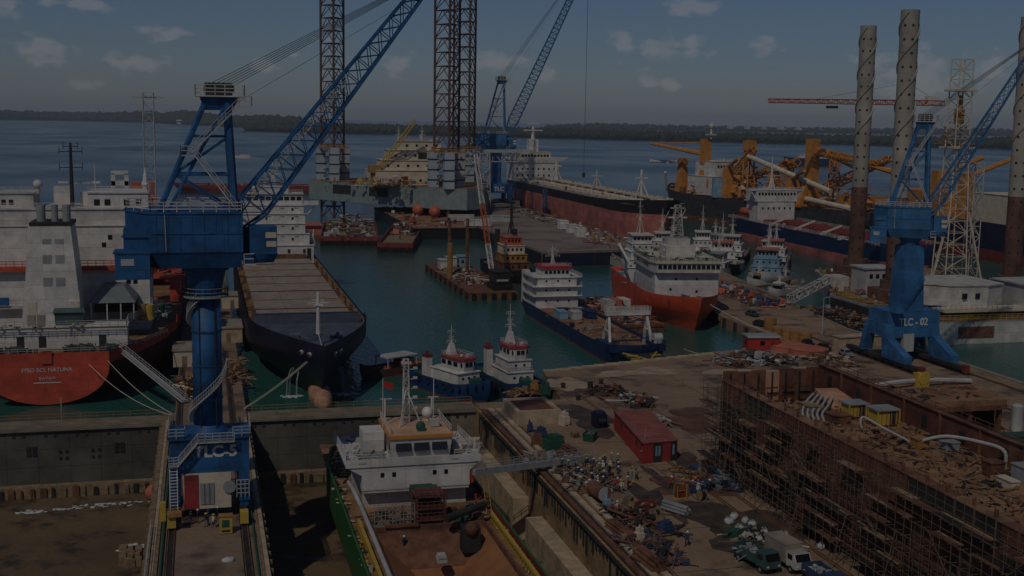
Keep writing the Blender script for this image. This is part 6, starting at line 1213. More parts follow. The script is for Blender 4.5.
def leg(cx, cy, z1, r_=2.45):
    g = MB(); N_ = 24; g.mi = 1; g.tube((cx, cy, -6), (cx, cy, 31), r_, N_); g.mi = 0; g.tube((cx, cy, 31), (cx, cy, z1), r_, N_); lg = part('leg', g, ['legsteel', 'legrust'], t, smooth=False)
    for a in (R(-150), R(-100), R(-50), R(-10)):
        ob = UH
        for k in range(int((z1 - 8) / 3.6)):
            z = 8 + k * 3.6; o = inst('pin_hole', ob, lg, (cx + (r_ - .02) * math.cos(a), cy + (r_ - .02) * math.sin(a), z), rz=a)
    for h in range(2):
        m = MB(); n = 60; pts = []
        for i in range(n + 1): a = R(-190 + h * 180 + i * 10); z = z1 - 34 + i * (33.5 / n); pts.append((cx + (r_ + .1) * math.cos(a), cy + (r_ + .1) * math.sin(a), z))
        for p, q in zip(pts, pts[1:]): m.bar(p, q, .42)
        part('helical_strake', m, 'legsteel', lg)
    m = MB(); m.cyl(cx, cy, 3, 8.5, r_ + 1.3, 20); m.box(cx - 5, cx + 5, cy - 5, cy + 5, 3, 6.2); part('jack_house', m, 'legrust', t); return lg
m = MB(); m.tube((-.05, 0, 0), (.06, 0, 0), .36, 10); UH = m.mesh('hole', 'dark')
leg(200, 338, 80.5); leg(182.5, 288, 80.5); leg(222.5, 292, 80.5)
m = MB(); hx = [(177, 266), (182, 261.5), (192, 260.5), (198, 263), (198, 280), (177, 280)]; m.prism(hx, 5.2, 10.4); m.prism([(187 + (x - 187) * 1.03, 270 + (y - 270) * 1.03) for x, y in hx], 10.4, 10.7); part('accommodation', m, 'whiteold', t)
for x in (185, 188.6): pc('window', 'glass', t, x, x + 1.2, 260.8 - .25 * (x - 182) / 10 - .1, 261.4, 7.2, 8.6)
m = MB(); m.box(177, 202, 256, 262, 4.6, 5.2); m.box(180, 203, 253.4, 262, 1.9, 2.4) if False else None; m.rail([(177, 256, 5.2), (202, 256, 5.2)], 1.2, 1.4, .1); part('platform', m, 'cream', t)
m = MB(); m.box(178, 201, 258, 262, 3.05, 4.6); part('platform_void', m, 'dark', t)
m = MB(); m.box(202, 216, 256, 272, 3, 10.5); m.box(201.5, 216.5, 255.5, 272.5, 10.5, 10.9); part('deck_house', m, 'lightgrey', t)
m = MB(); m.box(180, 189, 298, 306, 3, 10.2); m.box(179.6, 189.4, 297.6, 306.4, 10.2, 10.6); part('deck_house', m, 'lightgrey', t); 
for i in range(4): pc('window', 'glass', t, 181 + i * 2, 182 + i * 2, 297.9, 298.05, 7.6, 8.8)
m = MB()
for (a, b) in (((171, 258), (171, 298)), ((171, 298), (179, 312)), ((179, 312), (194, 350)), ((172, 254), (235, 254)), ((210, 290), (235, 290))): m.rail([(*a, 3), (*b, 3)], 1.3, 1.6, .12, 3)
part('railing', m, 'yellow', t)
m = MB(); clutter(m, 172, 196, 262, 310, 3, 200, .4, 1.9, nm=5, pile=3); clutter(m, 192, 206, 310, 348, 3, 80, .4, 1.9, nm=5, pile=2); clutter(m, 205, 235, 256, 330, 3, 120, .5, 2.6, nm=5, pile=3); part('deck_gear', m, ['ochre', 'rust', 'whiteold', 'maroon', 'grey'], t, kind='stuff')
m = MB(); x, y = 209, 302; m.lattice((x, y, 3), (x, y, 44), 7, 4.6, 12, .22, .1); m.lattice((x, y, 44), (x, y, 69), 4.6, 4.2, 9, .2, .09); m.box(x - 3.2, x + 3.2, y - 3.2, y + 3.2, 60, 60.6); m.box(x - 3.6, x + 3.6, y - 3.6, y + 3.6, 44, 44.6); m.bar((x - 9, y - 4, 3), (x - 3, y - 3, 26), .5); m.bar((x + 9, y - 4, 3), (x + 3, y - 3, 26), .5); part('derrick', m, 'cream', t)
m = MB(); m.box(x - 1.0, x + 1.0, y - 1.0, y + 1.0, 51, 55); m.cyl(x, y, 55, 59, .8, 10); clutter(m, x - 4.5, x + 4.5, y - 4, y + 4, 44.6, 40, .3, 1.4, pile=9, rods=.7); part('top_drive', m, 'ochre', t, kind='stuff')
m = MB(); m.lattice((x + 9, y + 3, 3), (x + 9, y + 3, 40), 3.0, 3.0, 12, .18, .1); part('standpipe_tower', m, 'lightgrey', t)
m = MB(); m.lattice((180, 318, 5), (158, 300, 2), 2, 2, 9, .16, .09); m.box(179, 184, 314, 320, 3, 6); part('conveyor_ramp', m, 'whiteold', t)
# tower crane far behind
t = thing('tower_crane', 'red tower crane with level jib showing behind the cylindrical legs', 'crane', (318, 500, 3), world=True)
m = MB(); m.lattice((318, 500, -2), (318, 500, 66), 2.6, 2.6, 22, .22, .12); part('mast', m, 'salmon', t); m = MB(); m.lattice((322, 500, 61), (248, 500, 60.5), 2.2, 1.6, 30, .28, .14); part('jib', m, 'salmon', t)
m = MB(); m.lattice((318, 500, 61), (337, 500, 61), 2.2, 2.2, 8, .28, .14); part('counter_jib', m, 'salmon', t); m = MB(); m.box(328, 334, 498.8, 501.2, 60.5, 64); part('counterweight', m, 'white', t)
m = MB(); m.box(277, 282, 499, 501, 57.6, 58.8); part('trolley', m, 'dark', t); m = MB(); m.tube((318, 500, 70), (270, 500, 61.5), .08, 4); m.tube((318, 500, 70), (334, 500, 61.5), .08, 4); part('tie_rope', m, 'steelrope', t)
# ------------------------------------------------------------------ hull block under construction, with scaffolding
rnd = random.Random(21); random.seed(21)
t = thing('hull_block', 'rusty unfinished ship hull standing on the quay behind dense scaffolding', 'hull section', (82, 110, 0), world=True)
HX0, HX1, HY0, HY1, HT, HD = 72.3, 88.0, 62.0, 157.0, 13.2, 12.0; HF = 15.1
y = HY0; i = 0
while y < HY1 - 1:
    L = 7.9
    for k, (za, zb) in enumerate(((.9, 4.0), (4.05, 7.1), (7.15, 10.2), (10.25, HT))):
        pc('shell_plate', rnd.choice(['rustred', 'rustred', 'rust', 'dark']), t, HX0 - rnd.uniform(0, .05), HX0 + .25, y + .03, min(y + L, HY1) - .03, za, zb)
    pc('shell_plate', rnd.choice(['rustred', 'rust']), t, HX1 - .25, HX1 + rnd.uniform(0, .05), y + .03, min(y + L, HY1) - .03, .9, HF)
    pc('gunwale_plate', rnd.choice(['rust', 'rustdeck']), t, HX0 - .1, HX0 + 1.5, y, y + L - .05, HT, HT + .12)
    pc('gunwale_plate', 'rust', t, HX1 - .5, HX1 + .5, y, y + L - .05, HF, HF + .12)
    pc('inner_frame', 'rust', t, HX0 + .25, HX0 + 1.2, y + 1, y + 1.15, HD, HT); pc('inner_frame', 'rust', t, HX1 - .6, HX1 - .25, y + 1, y + 1.15, HD, HF)
    pc('wall_opening', 'dark', t, HX1 - .34, HX1 - .25, y + 4, y + 5.1, HD + .5, HD + 2.0)
    for dy in (1.2, 4.6): pc('stanchion', 'rust', t, HX0 + .2, HX0 + .5, y + dy, y + dy + .25, HT + .1, HT + .9)
    y += L
for i in range(7):
    xa = HX0 + .3 + i * 2.2; pc('bulkhead_plate', rnd.choice(['rust', 'rustred', 'rust', 'bulb' if i == 3 else 'rust']), t, xa, xa + 2.16, HY1 - .3, HY1, .9, HF - .4 - rnd.uniform(0, .5)); pc('bulkhead_stiffener', 'dark', t, xa + .9, xa + 1.05, HY1 - .55, HY1 - .3, 8.6, HF - .9)
m = MB(); m.box(HX0 + .3, HX1 - .3, HY0, HY1 - 9.5, .9, HD); m.box(HX0 + .3, HX1 - .3, HY1 - 9.5, HY1 - .4, .9, 8.6); part('inner_deck', m, 'rustdeck', t)
for i in range(8): pc('keel_cradle', 'wood', t, HX0 + 1, HX1 - 1, HY0 + 3 + i * 12, HY0 + 4.5 + i * 12, 0, .9)
m = MB()
for i in range(6): m.bar((HX0 + 1, HY1 - 6 - i * 1.5, HT - .2), (HX0 + 1 + 3.5, HY1 - 1 - i, HT - 1), .2)
for k in range(3):
    for z in (9.6, 10.8, 12): m.bar((79 + k * 2.6, HY1 - 1, z), (80.8 + k * 2.6, HY1 - 1, z), .16)
part('access_ladders', m, 'dark', t, kind='stuff')
m = MB(); clutter(m, HX0 + 1.5, HX1 - .6, HY0, HY1 - 10, HD, 900, .1, .75, nm=7, pile=.08, rods=.55, hmax=.35); clutter(m, HX0 + 1.5, HX1 - .6, HY1 - 9, HY1 - 1, 8.6, 120, .2, 1.4, nm=7, pile=.5); part('loose_plates', m, ['rust', 'rustdeck', 'dark', 'wood', 'rustred', 'dark', 'wood'], t, kind='stuff')
m = MB(); m.rail([(HX1, HY0, HF), (HX1, HY1, HF)], 1.0, 2.6, .07); part('gunwale_railing', m, 'rust', t)
# pieces of equipment inside the hull
def cabin(label, c, w_, d, h):
    t = thing('equipment_cabin', label, 'cabin', c, 0, 'yellow cabins inside the hull block'); m = MB(); m.box(-w_ / 2, w_ / 2, -d / 2, d / 2, .2, h); part('body', m, 'yellow', t); m = MB(); m.box(-w_ / 2 - .3, w_ / 2 + .3, -d / 2 - .3, d / 2 + .3, h, h + .18); part('roof', m, 'grey', t)
    for i in range(4): pc('rib', 'ochre', t, -w_ / 2 + .4 + i * w_ / 4, -w_ / 2 + .55 + i * w_ / 4, -d / 2 - .08, -d / 2, .3, h - .1)
    pc('door', 'dark', t, w_ / 4 - .4, w_ / 4 + .4, -d / 2 - .06, -d / 2, .3, 2.0); m = MB()
    for sx in (-1, 1):
        for sy in (-1, 1): m.bar((sx * (w_ / 2 + .2), sy * (d / 2 + .2), 0), (sx * (w_ / 2 + .2), sy * (d / 2 + .2), h + .1), .14)
    part('corner_frame', m, 'yellow', t)
cabin('yellow equipment cabin with grey roof in the hull block, farther of two', (82.6, 138.0, HD), 2.4, 2.2, 1.9); cabin('yellow equipment cabin with grey roof in the hull block, nearer of two', (84.2, 133.6, HD), 2.7, 2.4, 2.1)
def curved_pipe(name, label, pts, r_, mt, cat='pipe', sub=6):
    P = [Vector(p) for p in pts]; out = []
    for i in range(len(P) - 1):
        p0, p1, p2, p3 = P[max(0, i - 1)], P[i], P[i + 1], P[min(len(P) - 1, i + 2)]
        for k in range(sub):
            u = k / sub; out.append(.5 * ((2 * p1) + (p2 - p0) * u + (2 * p0 - 5 * p1 + 4 * p2 - p3) * u * u + (3 * p1 - p0 - 3 * p2 + p3) * u ** 3))
    out.append(P[-1]); m = MB(); m.path(out, r_, 7); c = P[0]; return solo(name, m, mt, label, cat, loc=tuple(c))
curved_pipe('vent_duct', 'pale flexible duct arching over the deck of the hull block at right', [(82.0, 122, HD + 1.0), (84.0, 119.8, HD + 2.1), (86.0, 116.0, HD + 2.3), (87.0, 113.2, HD + 2.0), (87.1, 113.0, HD)], .2, 'lightgrey')
curved_pipe('vent_duct', 'thin grey hose looping past the two yellow cabins', [(79.8, 131, HD + .2), (79.6, 131.2, HD + 1.2), (80.2, 131.4, HD + 1.7), (80.8, 128, HD + 1.2), (81.6, 125, HD + .7), (82.0, 122, HD + .3)], .13, 'lightgrey')
for i in range(5): curved_pipe('vent_duct', ['first', 'second', 'third', 'fourth', 'fifth'][i] + ' from left of the pale curved ducts on the hull block', [(75.2 + i * .5, 137.6 - i * .4, HD + .25), (76.4 + i * .5, 140.2 - i * .4, HD + .5), (78.6 + i * .5, 143.4 - i * .6, HD + .95), (81.4 + i * .4, 146.6 - i * .6, HD + 1.2)], .16, 'lightgrey')['group'] = 'ducts on the hull block'
m = MB(); V = [(81.6, 141.5, HD + .2), (86.4, 141.5, HD + .3), (86.0, 148.5, HD + 1.4), (82.4, 148, HD + 1.6)]; m.add(V + [(x, y, z - .5) for x, y, z in V], [(0, 1, 2, 3), (7, 6, 5, 4), (0, 4, 5, 1), (1, 5, 6, 2), (2, 6, 7, 3), (3, 7, 4, 0)])
solo('steel_chute', m, 'bulb', 'rust orange sloping chute beside the pale ducts in the hull block', 'chute')
for i, (x, y, w_, d, h, mt) in enumerate(((79.2, 136, 2.4, 2.4, 1.0, 'rust'), (82.4, 122.5, 1.6, 1.6, 1.2, 'ochre'), (85.4, 121.0, 1.8, 1.4, 1.0, 'grey'), (84.8, 112, 1.8, 1.8, 1.2, 'rust'), (86.2, 106.5, 2.0, 6, 1.7, 'grey'), (78.4, 142, 1.8, 3, .9, 'wood'), (83.0, 107, 1.0, 2.4, .8, 'cream'))):
    m = MB(); m.box(-w_ / 2, w_ / 2, -d / 2, d / 2, .1, h); m.box(-w_ / 2 - .1, w_ / 2 + .1, -d / 2 - .1, d / 2 + .1, h, h + .12); m.box(-w_ / 2, -w_ / 2 + .2, -d / 2, d / 2, 0, .1); m.box(w_ / 2 - .2, w_ / 2, -d / 2, d / 2, 0, .1)
    o = solo('equipment_crate', m, mt, ['rusty steel crate behind the gunwale of the hull block', 'ochre crate in the middle of the hull block', 'grey crate near the arched duct', 'ochre crate at the near end of the hull block', 'long grey shelter box at the near right of the hull block', 'timber crate near the pale ducts', 'small cream crate at the near end of the hull block'][i], 'crate', 'crates inside the hull block'); o.location = (x, y, HD)
# scaffolding on the west side
t = thing('scaffolding', 'dense tube scaffolding covering the west side of the hull block', 'scaffolding', (70.6, 110, 0), world=True)
ST = MB().tube((0, 0, 0), (0, 0, 1), .038, 6).mesh('standard', 'scaf')
rows = (71.7, 70.3); ny = 57
for k in range(ny):
    y = 66 + k * 1.62
    for r_, x in enumerate(rows): inst('standard', ST, t, (x + rnd.uniform(-.06, .06), y + rnd.uniform(-.1, .1), 0), s=(1.0, 1.0, 13.8 + rnd.uniform(-1.2, 1.6) - r_ * rnd.uniform(0, 2.5)))
lev = [1.9 + i * 1.95 for i in range(6)]
for z in lev:
    for x in rows:
        m = MB(); y = 64.0
        while y < 158: L = rnd.uniform(5, 7); m.bar((x, y, z + rnd.uniform(-.05, .05)), (x, min(159, y + L), z + rnd.uniform(-.05, .05)), .065); m.bar((x, y, z + 1.0 + rnd.uniform(-.05, .05)), (x, min(159, y + L), z + 1.0), .05); y += L
        part('ledger', m, 'scaf', t, kind='stuff')
    m = MB()
    for k in range(ny): y = 66 + k * 1.62; m.bar((rows[1] - .3, y, z - .08), (72.2, y, z - .08), .055)
    part('transom_tube', m, 'scaf', t, kind='stuff')
    y = 66.0
    while y < 157:
        L = rnd.choice((2.1, 4.2, 4.2))
        if rnd.random() < .5:
            for q in range(3): pc('scaffold_plank', rnd.choice(['wood', 'rust', 'rust', 'dark']), t, 70.36 + q * .46, 70.78 + q * .46, y, y + L - .05, z + .02, z + .09)
        y += L
m = MB()
for k in range(14):
    y = rnd.uniform(66, 152); z = rnd.choice(lev[:5]); m.bar((70.18, y, z), (70.18, y + 4.2, z + 3.9), .06) if rnd.random() < .5 else m.bar((70.18, y + 4.2, z), (70.18, y, z + 3.9), .06)
for k in range(9): y = 70 + k * 9.5 + rnd.uniform(-1, 1); m.bar((68.6 - rnd.uniform(0, .8), y, 0), (70.2, y + rnd.uniform(-3, 3), rnd.uniform(6, 9)), .07)
part('brace', m, 'scaf', t, kind='stuff')
for k in range(5): y = 78 + k * 17; m = MB(); m.stair((70.6, y, lev[k % 4]), (70.6, y + 3.2, lev[k % 4] + 1.95), (.6, 0, 0), .03); part('scaffold_stair', m, 'scaf', t)
# north end scaffold
for k in range(7):
    for y in (158.0, 159.3): inst('standard', ST, t, (70.6 + k * 2.2, y, 0), s=(1, 1, 12.5 + rnd.uniform(-1, 1)))
m = MB()
for z in lev:
    for y in (158.0, 159.3): m.bar((70, y, z), (84.5, y, z), .06); m.bar((70, y, z + 1), (84.5, y, z + 1), .05)
part('ledger', m, 'scaf', t, kind='stuff')
# dark blue netting and drums at the foot
m = MB(); clutter(m, 68.0, 71.6, 146, 158, 0, 60, .4, 1.3, pile=1.2, nm=3); o = struct('tarpaulin_heap', m, ['c_blue', 'slate', 'dark'], kind='stuff'); tag(o, 'blue tarpaulins heaped at the far foot of the scaffolding')
# ------------------------------------------------------------------ platform block further right
t = thing('deck_block', 'rusty open sided deck block standing on the quay beyond the hull', 'hull section', (119, 174, 0), world=True)
m = MB(); m.prism([(107, 166.5), (127.4, 166.0), (130, 181.5), (109, 183)], 5.0, 5.9); part('top_deck', m, 'rustdeck', t)
m = MB(); m.prism([(106.9, 166.4), (127.5, 165.9), (127.6, 166.3), (107, 166.8)], 4.2, 5.0); part('edge_girder', m, 'rust', t)
for x in (107.5, 112, 116.5, 121, 126.6): pc('frame', 'rust', t, x, x + .5, 166.6, 167.6, 0, 4.6)
for x in (109.6, 128.0): pc('side_plate', 'rustred', t, x, x + .3, 170, 182, 0, 5.0)
pc('back_plate', 'rustred', t, 110, 129.5, 181, 181.3, 0, 5.0)
m = MB(); clutter(m, 108, 127, 167.5, 180, 0, 70, .4, 1.8, nm=3); clutter(m, 108, 128, 167.5, 182, 5.9, 44, .3, 1.6, nm=3, hmax=.8); part('loose_steel', m, ['rust', 'rustdeck', 'dark'], t, kind='stuff')
curved_pipe('vent_duct', 'long pale duct lying across the deck block roof, left run', [(104, 178.5, 6.3), (108.5, 176.2, 6.7), (113.5, 176.6, 7.0), (117.5, 177.6, 6.9)], .42, 'lightgrey')
curved_pipe('vent_duct', 'long pale duct lying across the deck block roof, right run', [(120.2, 177.4, 6.9), (123, 177.8, 6.8), (128.6, 177.4, 6.5)], .42, 'lightgrey')
m = MB(); m.box(-1.0, 1.0, -.9, .9, 0, .5); m.tube((0, -.9, 1.4), (0, .9, 1.4), 1.0, 14); m.box(-1.2, -.7, -.7, .7, 0, 2.4); m.box(.7, 1.2, -.7, .7, 0, 2.4); o = solo('ventilation_fan', m, 'yellow', 'yellow fan between two pale ducts on the deck block', 'fan'); o.location = (118.8, 177.4, 5.9)
m = MB(); m.cyl(0, 0, 0, 4.6, .95, 18); m.tube((0, 0, 4.6), (0, 0, 4.9), .95, 18, .5); o = solo('gas_tank', m, 'lightgrey', 'white upright tank on the quay at the right edge', 'tank', smooth=False); c = G(1016, 433); o.location = (c.x, c.y, 0)
m = MB(); m.box(-2.5, 2.5, -1.2, 1.2, .2, 1.8); m.box(-2.6, 2.6, -1.3, 1.3, 1.8, 2.0); m.box(-2.4, -2, -1.3, 1.3, 0, .2); m.box(2, 2.4, -1.3, 1.3, 0, .2); o = solo('generator', m, 'greenmach', 'green generator beside the white upright tank', 'generator'); c = G(1018, 446); o.location = (c.x, c.y, 0)
# second side wall of the open dock floor right of the hull
t = thing('rack_row', 'row of pipes and steel stacked between the hull block and deck block', 'steel stack', (99, 150, 0), world=True)
m = MB(); clutter(m, 94, 106, 120, 168, 0, 150, .5, 2.4, nm=4, pile=1.0, rods=.6); part('steel', m, ['rust', 'dark', 'lightgrey', 'wood'], t, kind='stuff')
m = MB()
for k in range(8): m.tube((96 + k * .8, 130, .5), (97 + k * .8, 162, .5), .3, 8)
part('pipes', m, 'rust', t, kind='stuff')
# ------------------------------------------------------------------ red shed and yard furniture
t = thing('red_shed', 'long dark red steel shed with open doorway on the open quay', 'shed', (66.2, 171, 0), world=True)
A = [(62.4, 161.6), (68.1, 162.3), (70.6, 180.6), (64.8, 181.3)]
m = MB(); m.prism(A, 0, 3.05); part('wall', m, 'shedred', t); m = MB(); m.prism([(66.4 + (x - 66.4) * 1.03, 171.5 + (y - 171.5) * 1.015) for x, y in A], 3.05, 3.2); part('roof', m, 'shedroof', t)
d = (Vector((68.1, 162.3)) - Vector((62.4, 161.6)))
for u0, u1, mt, nm in ((.30, .56, 'dark', 'doorway'), (.80, .985, 'dark', 'doorway')):
    a = Vector((62.4, 161.6)) + d * u0; b = Vector((62.4, 161.6)) + d * u1; m = MB(); m.prism([(a.x, a.y - .06), (b.x, b.y - .06), (b.x, b.y + .1), (a.x, a.y + .1)], .02, 2.85); part(nm, m, mt, t)
for u in (.38, .47, .88): a = Vector((62.4, 161.6)) + d * u; pc('inside_cabinet', 'skyblue', t, a.x - .14, a.x + .14, a.y - .12, a.y - .05, 1.0, 2.5)
e_ = Vector((64.8, 181.3)) - Vector((62.4, 161.6))
for k in range(26): a = Vector((62.4, 161.6)) + e_ * (k + .5) / 26; pc('wall_rib', 'shedred', t, a.x - .06, a.x + .02, a.y - .14, a.y + .14, .1, 3.0)
for k in range(4): a = Vector((62.4, 161.6)) + d * (.02 + k * .075); pc('wall_rib', 'shedred', t, a.x - .1, a.x + .1, a.y - .07, a.y + .02, .1, 3.0)
rx = [Vector(p) for p in A]
for k in range(15):
    u = (k + .5) / 15; a = rx[0].lerp(rx[3], u); b = rx[1].lerp(rx[2], u); m = MB(); m.bar((a.x, a.y, 3.22), (b.x, b.y, 3.22), .09); part('roof_rib', m, 'shedroof', t)
m = MB(); m.bar((62.3, 161.5, 2.95), (64.7, 181.3, 2.95), .14); part('gutter', m, 'dark', t)
for u in (.2, .7): a = rx[0].lerp(rx[3], u); pc('vent_grille', 'dark', t, a.x - .12, a.x - .04, a.y - .4, a.y + .4, 1.9, 2.4)
m = MB(); m.tube((63.2, 163, 3.2), (63.2, 163, 5.4), .06, 6); part('aerial', m, 'grey', t)
m = MB(); m.box(-1.0, 1.0, -1.2, 1.2, 0, 2.2); m.box(-.8, .8, -.9, .9, 2.2, 2.6); m.tube((-.6, -1.3, 1.2), (.6, -1.3, 1.2), .5, 10); o = solo('welding_set', m, 'navy', 'dark blue welding set at the far corner of the red shed', 'machine'); o.location = (63.0, 183.6, 0)
# low concrete block by the tug berth
t = thing('concrete_block', 'low pale concrete block with rusty sunken top beside the tug berth', 'concrete block', (54, 191.5, 0), world=True); m = MB(); m.box(49.8, 57.4, 187, 196.6, .004, 2.1); part('body', m, 'palec', t); m = MB(); m.box(50.8, 56.6, 188.0, 195.6, 2.1, 2.12); part('sunken_lid', m, 'rustred', t)
for a_ in ((49.8, 50.5, 187, 196.6), (56.7, 57.4, 187, 196.6), (50.5, 56.7, 187, 187.7), (50.5, 56.7, 195.9, 196.6)): pc('rim', 'palec', t, *a_, 2.1, 2.3)
def bollard(px, py, lab):
    c = G(px, py); m = MB(); m.cyl(0, 0, 0, .7, .42, 12, .34); m.cyl(0, 0, .7, 1.0, .55, 12, .4); o = solo('mooring_bollard', m, 'dark', lab, 'bollard', 'bollards on the quay'); o.location = c
for i, (px, py, lab) in enumerate(((563, 388, 'dark bollard nearest the taller tug'), (578, 400, 'dark bollard on the sandy quay left of the rails'), (601, 384, 'dark bollard at the quay edge by the ramp barge'), (545, 386, 'dark bollard on the quay corner beside the taller tug'))): bollard(px, py, lab)
def machine(name, px, py, w_, d, h, mt, lab, cat, rz=0, z=0):
    c = G(px, py, z); m = MB(); m.box(-w_ / 2, w_ / 2, -d / 2, d / 2, .15, h * .7); m.box(-w_ * .3, w_ * .4, -d * .4, d * .4, h * .7, h); m.tube((-w_ * .25, -d * .3, h), (-w_ * .25, -d * .3, h + .5), .12, 6); m.box(-w_ / 2, w_ / 2, -d / 2 - .08, -d / 2, .3, h * .45)
    for sx in (-1, 1): m.box(sx * w_ * .4 - .15, sx * w_ * .4 + .15, -d / 2, d / 2, 0, .15)
    o = solo(name, m, mt, lab, cat); o.location = c; o.rotation_euler.z = rz; return o
machine('compressor', 553, 450, 2.6, 2.2, 2.4, 'greenmach', 'green compressor near the quay end of the gangway', 'machine', .2)
machine('compressor', 541, 437, 1.4, 1.6, 1.6, 'c_blue', 'blue compressor behind the green one', 'machine', .1)
machine('compressor', 530, 432, .8, .8, 1.6, 'c_blue', 'small blue gas rack beside the concrete block', 'machine')
machine('compressor', 537, 446, 1.6, 1.0, 2.0, 'rust', 'rusty machine left of the green compressor', 'machine')
machine('compressor', 545, 395, 1.6, 1.6, 2.4, 'greenmach', 'green machine at the stern of the taller tug', 'machine'); machine('compressor', 534, 392, 1.4, 1.2, 2.2, 'ochre', 'ochre machine on the quay beside the taller tug', 'machine')
machine('compressor', 549, 416, 1.2, 1.0, 1.4, 'yellow', 'yellow pump at the corner of the concrete block', 'machine', .5); machine('forklift', 564, 425, 1.0, 1.8, 2.2, 'cream', 'pale forklift on the open quay right of the concrete block', 'forklift', .3)
machine('tool_rack', 639, 508, 1.4, 1.2, 1.5, 'c_blue', 'blue tool rack among the scrap by the dock rails', 'rack', .3) if False else None
machine('compressor', 665, 533, 1.6, 1.4, 1.5, 'c_blue', 'blue pump beside the dark cable heap', 'machine', .4); machine('compressor', 639, 543, .9, 1.0, 1.9, 'cream', 'cream cabinet among the scrap by the dock rails', 'machine', .3); machine('compressor', 709, 467, .7, .6, 1.6, 'ochre', 'ochre sign box at the foot of the scaffolding', 'machine')
# horizontal storage tank
t = thing('storage_tank', 'pale horizontal cylinder tank with blue valve stand among the scrap', 'tank', G(603, 503), 0); m = MB(); m.tube((0, -.5, 1.35), (-.6, 2.6, 1.35), 1.0, 18); part('shell', m, 'rust', t); m = MB(); m.tube((.02, -.56, 1.35), (0, -.5, 1.35), .98, 18); part('end_cap', m, 'lightgrey', t); m = MB(); m.box(-.9, .9, .2, .5, 0, .8); m.box(-1.2, .3, 1.9, 2.2, 0, .8); part('saddle', m, 'dark', t); m = MB(); m.box(-.4, .6, -1.6, -.9, 0, .9); m.tube((.1, -1.2, .9), (.1, -.6, 1.4), .12, 6); part('valve_stand', m, 'skyblue', t)
# heaps of scrap and cable by the dock rails
def heap(name, px, py, sx, sy, n, mats, pile, lab, smin=.3, smax=1.4, rods=.45, z=0):
    c = G(px, py, z); m = MB(); clutter(m, c.x - sx, c.x + sx, c.y - sy, c.y + sy, z, n, smin, smax, nm=len(mats), pile=pile, rods=rods); o = struct(name, m, mats, kind='stuff'); tag(o, lab)
heap('scrap_heap', 585, 480, 3.4, 7, 260, ['rust', 'dark', 'wood', 'grey'], .9, 'scrap and cable heap behind the crowd of workers', smax=1.2)
heap('scrap_heap', 640, 522, 3.2, 6, 240, ['dark', 'rust', 'dark', 'wood'], .9, 'dark cable and scrap heap below the storage tank', smax=1.2)
heap('scrap_heap', 652, 552, 2.6, 5, 200, ['rust', 'wood', 'dark', 'c_blue'], .8, 'rusty scrap heap at the lower edge by the rails', smax=1.1)
heap('scrap_heap', 548, 462, 3, 4, 110, ['grey', 'rust', 'wood'], .6, 'scrap lying around the green compressor')
heap('scrap_heap', 606, 393, 3.4, 3, 110, ['dark', 'rust'], 1.1, 'dark scrap pile at the rail ends'); heap('scrap_heap', 638, 403, 2.4, 4, 110, ['rust', 'lightgrey', 'dark'], 1.4, 'scrap and drum pile behind the red shed'); heap('scrap_heap', 662, 424, 1.2, 1.6, 30, ['whiteold', 'wood'], .8, 'small pale rubbish pile right of the red shed')
heap('rubble_bank', 755, 362, 9, 4.5, 300, ['grey', 'dark', 'lightgrey', 'rust'], 1.5, 'bank of grey pipes and rubble before the small red hut', smax=1.8); heap('rubble_bank', 830, 362, 4, 6, 130, ['rust', 'dark', 'palec'], 1.0, 'rubble lying beside the crane rails')
heap('scrap_heap', 525, 393, 3.5, 2, 60, ['wood', 'rust', 'ochre'], .6, 'timber and scrap at the quay corner below the tugs'); heap('scrap_heap', 700, 478, 2.5, 5, 60, ['rust', 'wood'], .4, 'loose scrap along the scaffolding rail')
heap('wharf_clutter', 556, 222, 7, 70, 200, ['rust', 'whiteold', 'dark', 'ochre'], 1.0, 'clutter along the tanker side of the wharf', .6, 2.0, z=3.0); heap('wharf_clutter', 620, 243, 12, 20, 120, ['rust', 'maroon', 'ochre', 'whiteold'], 1.5, 'clutter at the near corner of the wharf', .6, 2, z=3.0)
heap('jetty_clutter', 716, 288, 5, 40, 360, ['orangered', 'rust', 'whiteold', 'c_blue'], 1.5, 'orange crates and gear along the jetty beside the red ship', .6, 2.2); t = thing('work_pontoon', 'dark pontoon piled with gear beside the jack-up barge', 'pontoon', (163.5, 276, WL)); m = MB(); m.box(-5.6, 5.6, -22, 22, -.8, 1.9); m.box(-5.8, 5.8, -22.2, 22.2, 1.3, 1.7); part('hull', m, 'dark', t); m = MB(); clutter(m, -5, 5, -21, 21, 1.9, 260, .4, 1.7, nm=6, pile=2.4, rods=.6); part('gear', m, ['dark', 'rust', 'ochre', 'grey', 'dark', 'wood'], t, kind='stuff')
0 and heap('jetty_clutter', 850, 318, 9, 30, 420, ['dark', 'rust', 'ochre', 'grey', 'dark', 'wood'], 2.4, 'dark gear piled between the jetty and the jack-up barge', .4, 1.7, rods=.6)
for i, (px, py) in enumerate(((563, 229), (572, 233), (580, 237))):
    c = G(px, py, 3); m = MB(); m.box(-2, 2, -2, 2, .1, 3.6); m.box(-2.1, 2.1, -2.1, 2.1, 3.6, 3.8); m.box(-1.4, 1.4, -2.1, -2, .2, 2.6); o = solo('storage_hut', m, 'white', ['white hut on the wharf below the tanker, leftmost of three', 'white hut on the wharf below the tanker, middle of three', 'white hut on the wharf below the tanker, rightmost of three'][i], 'hut', 'white huts on the wharf'); o.location = (c.x, c.y, 3)
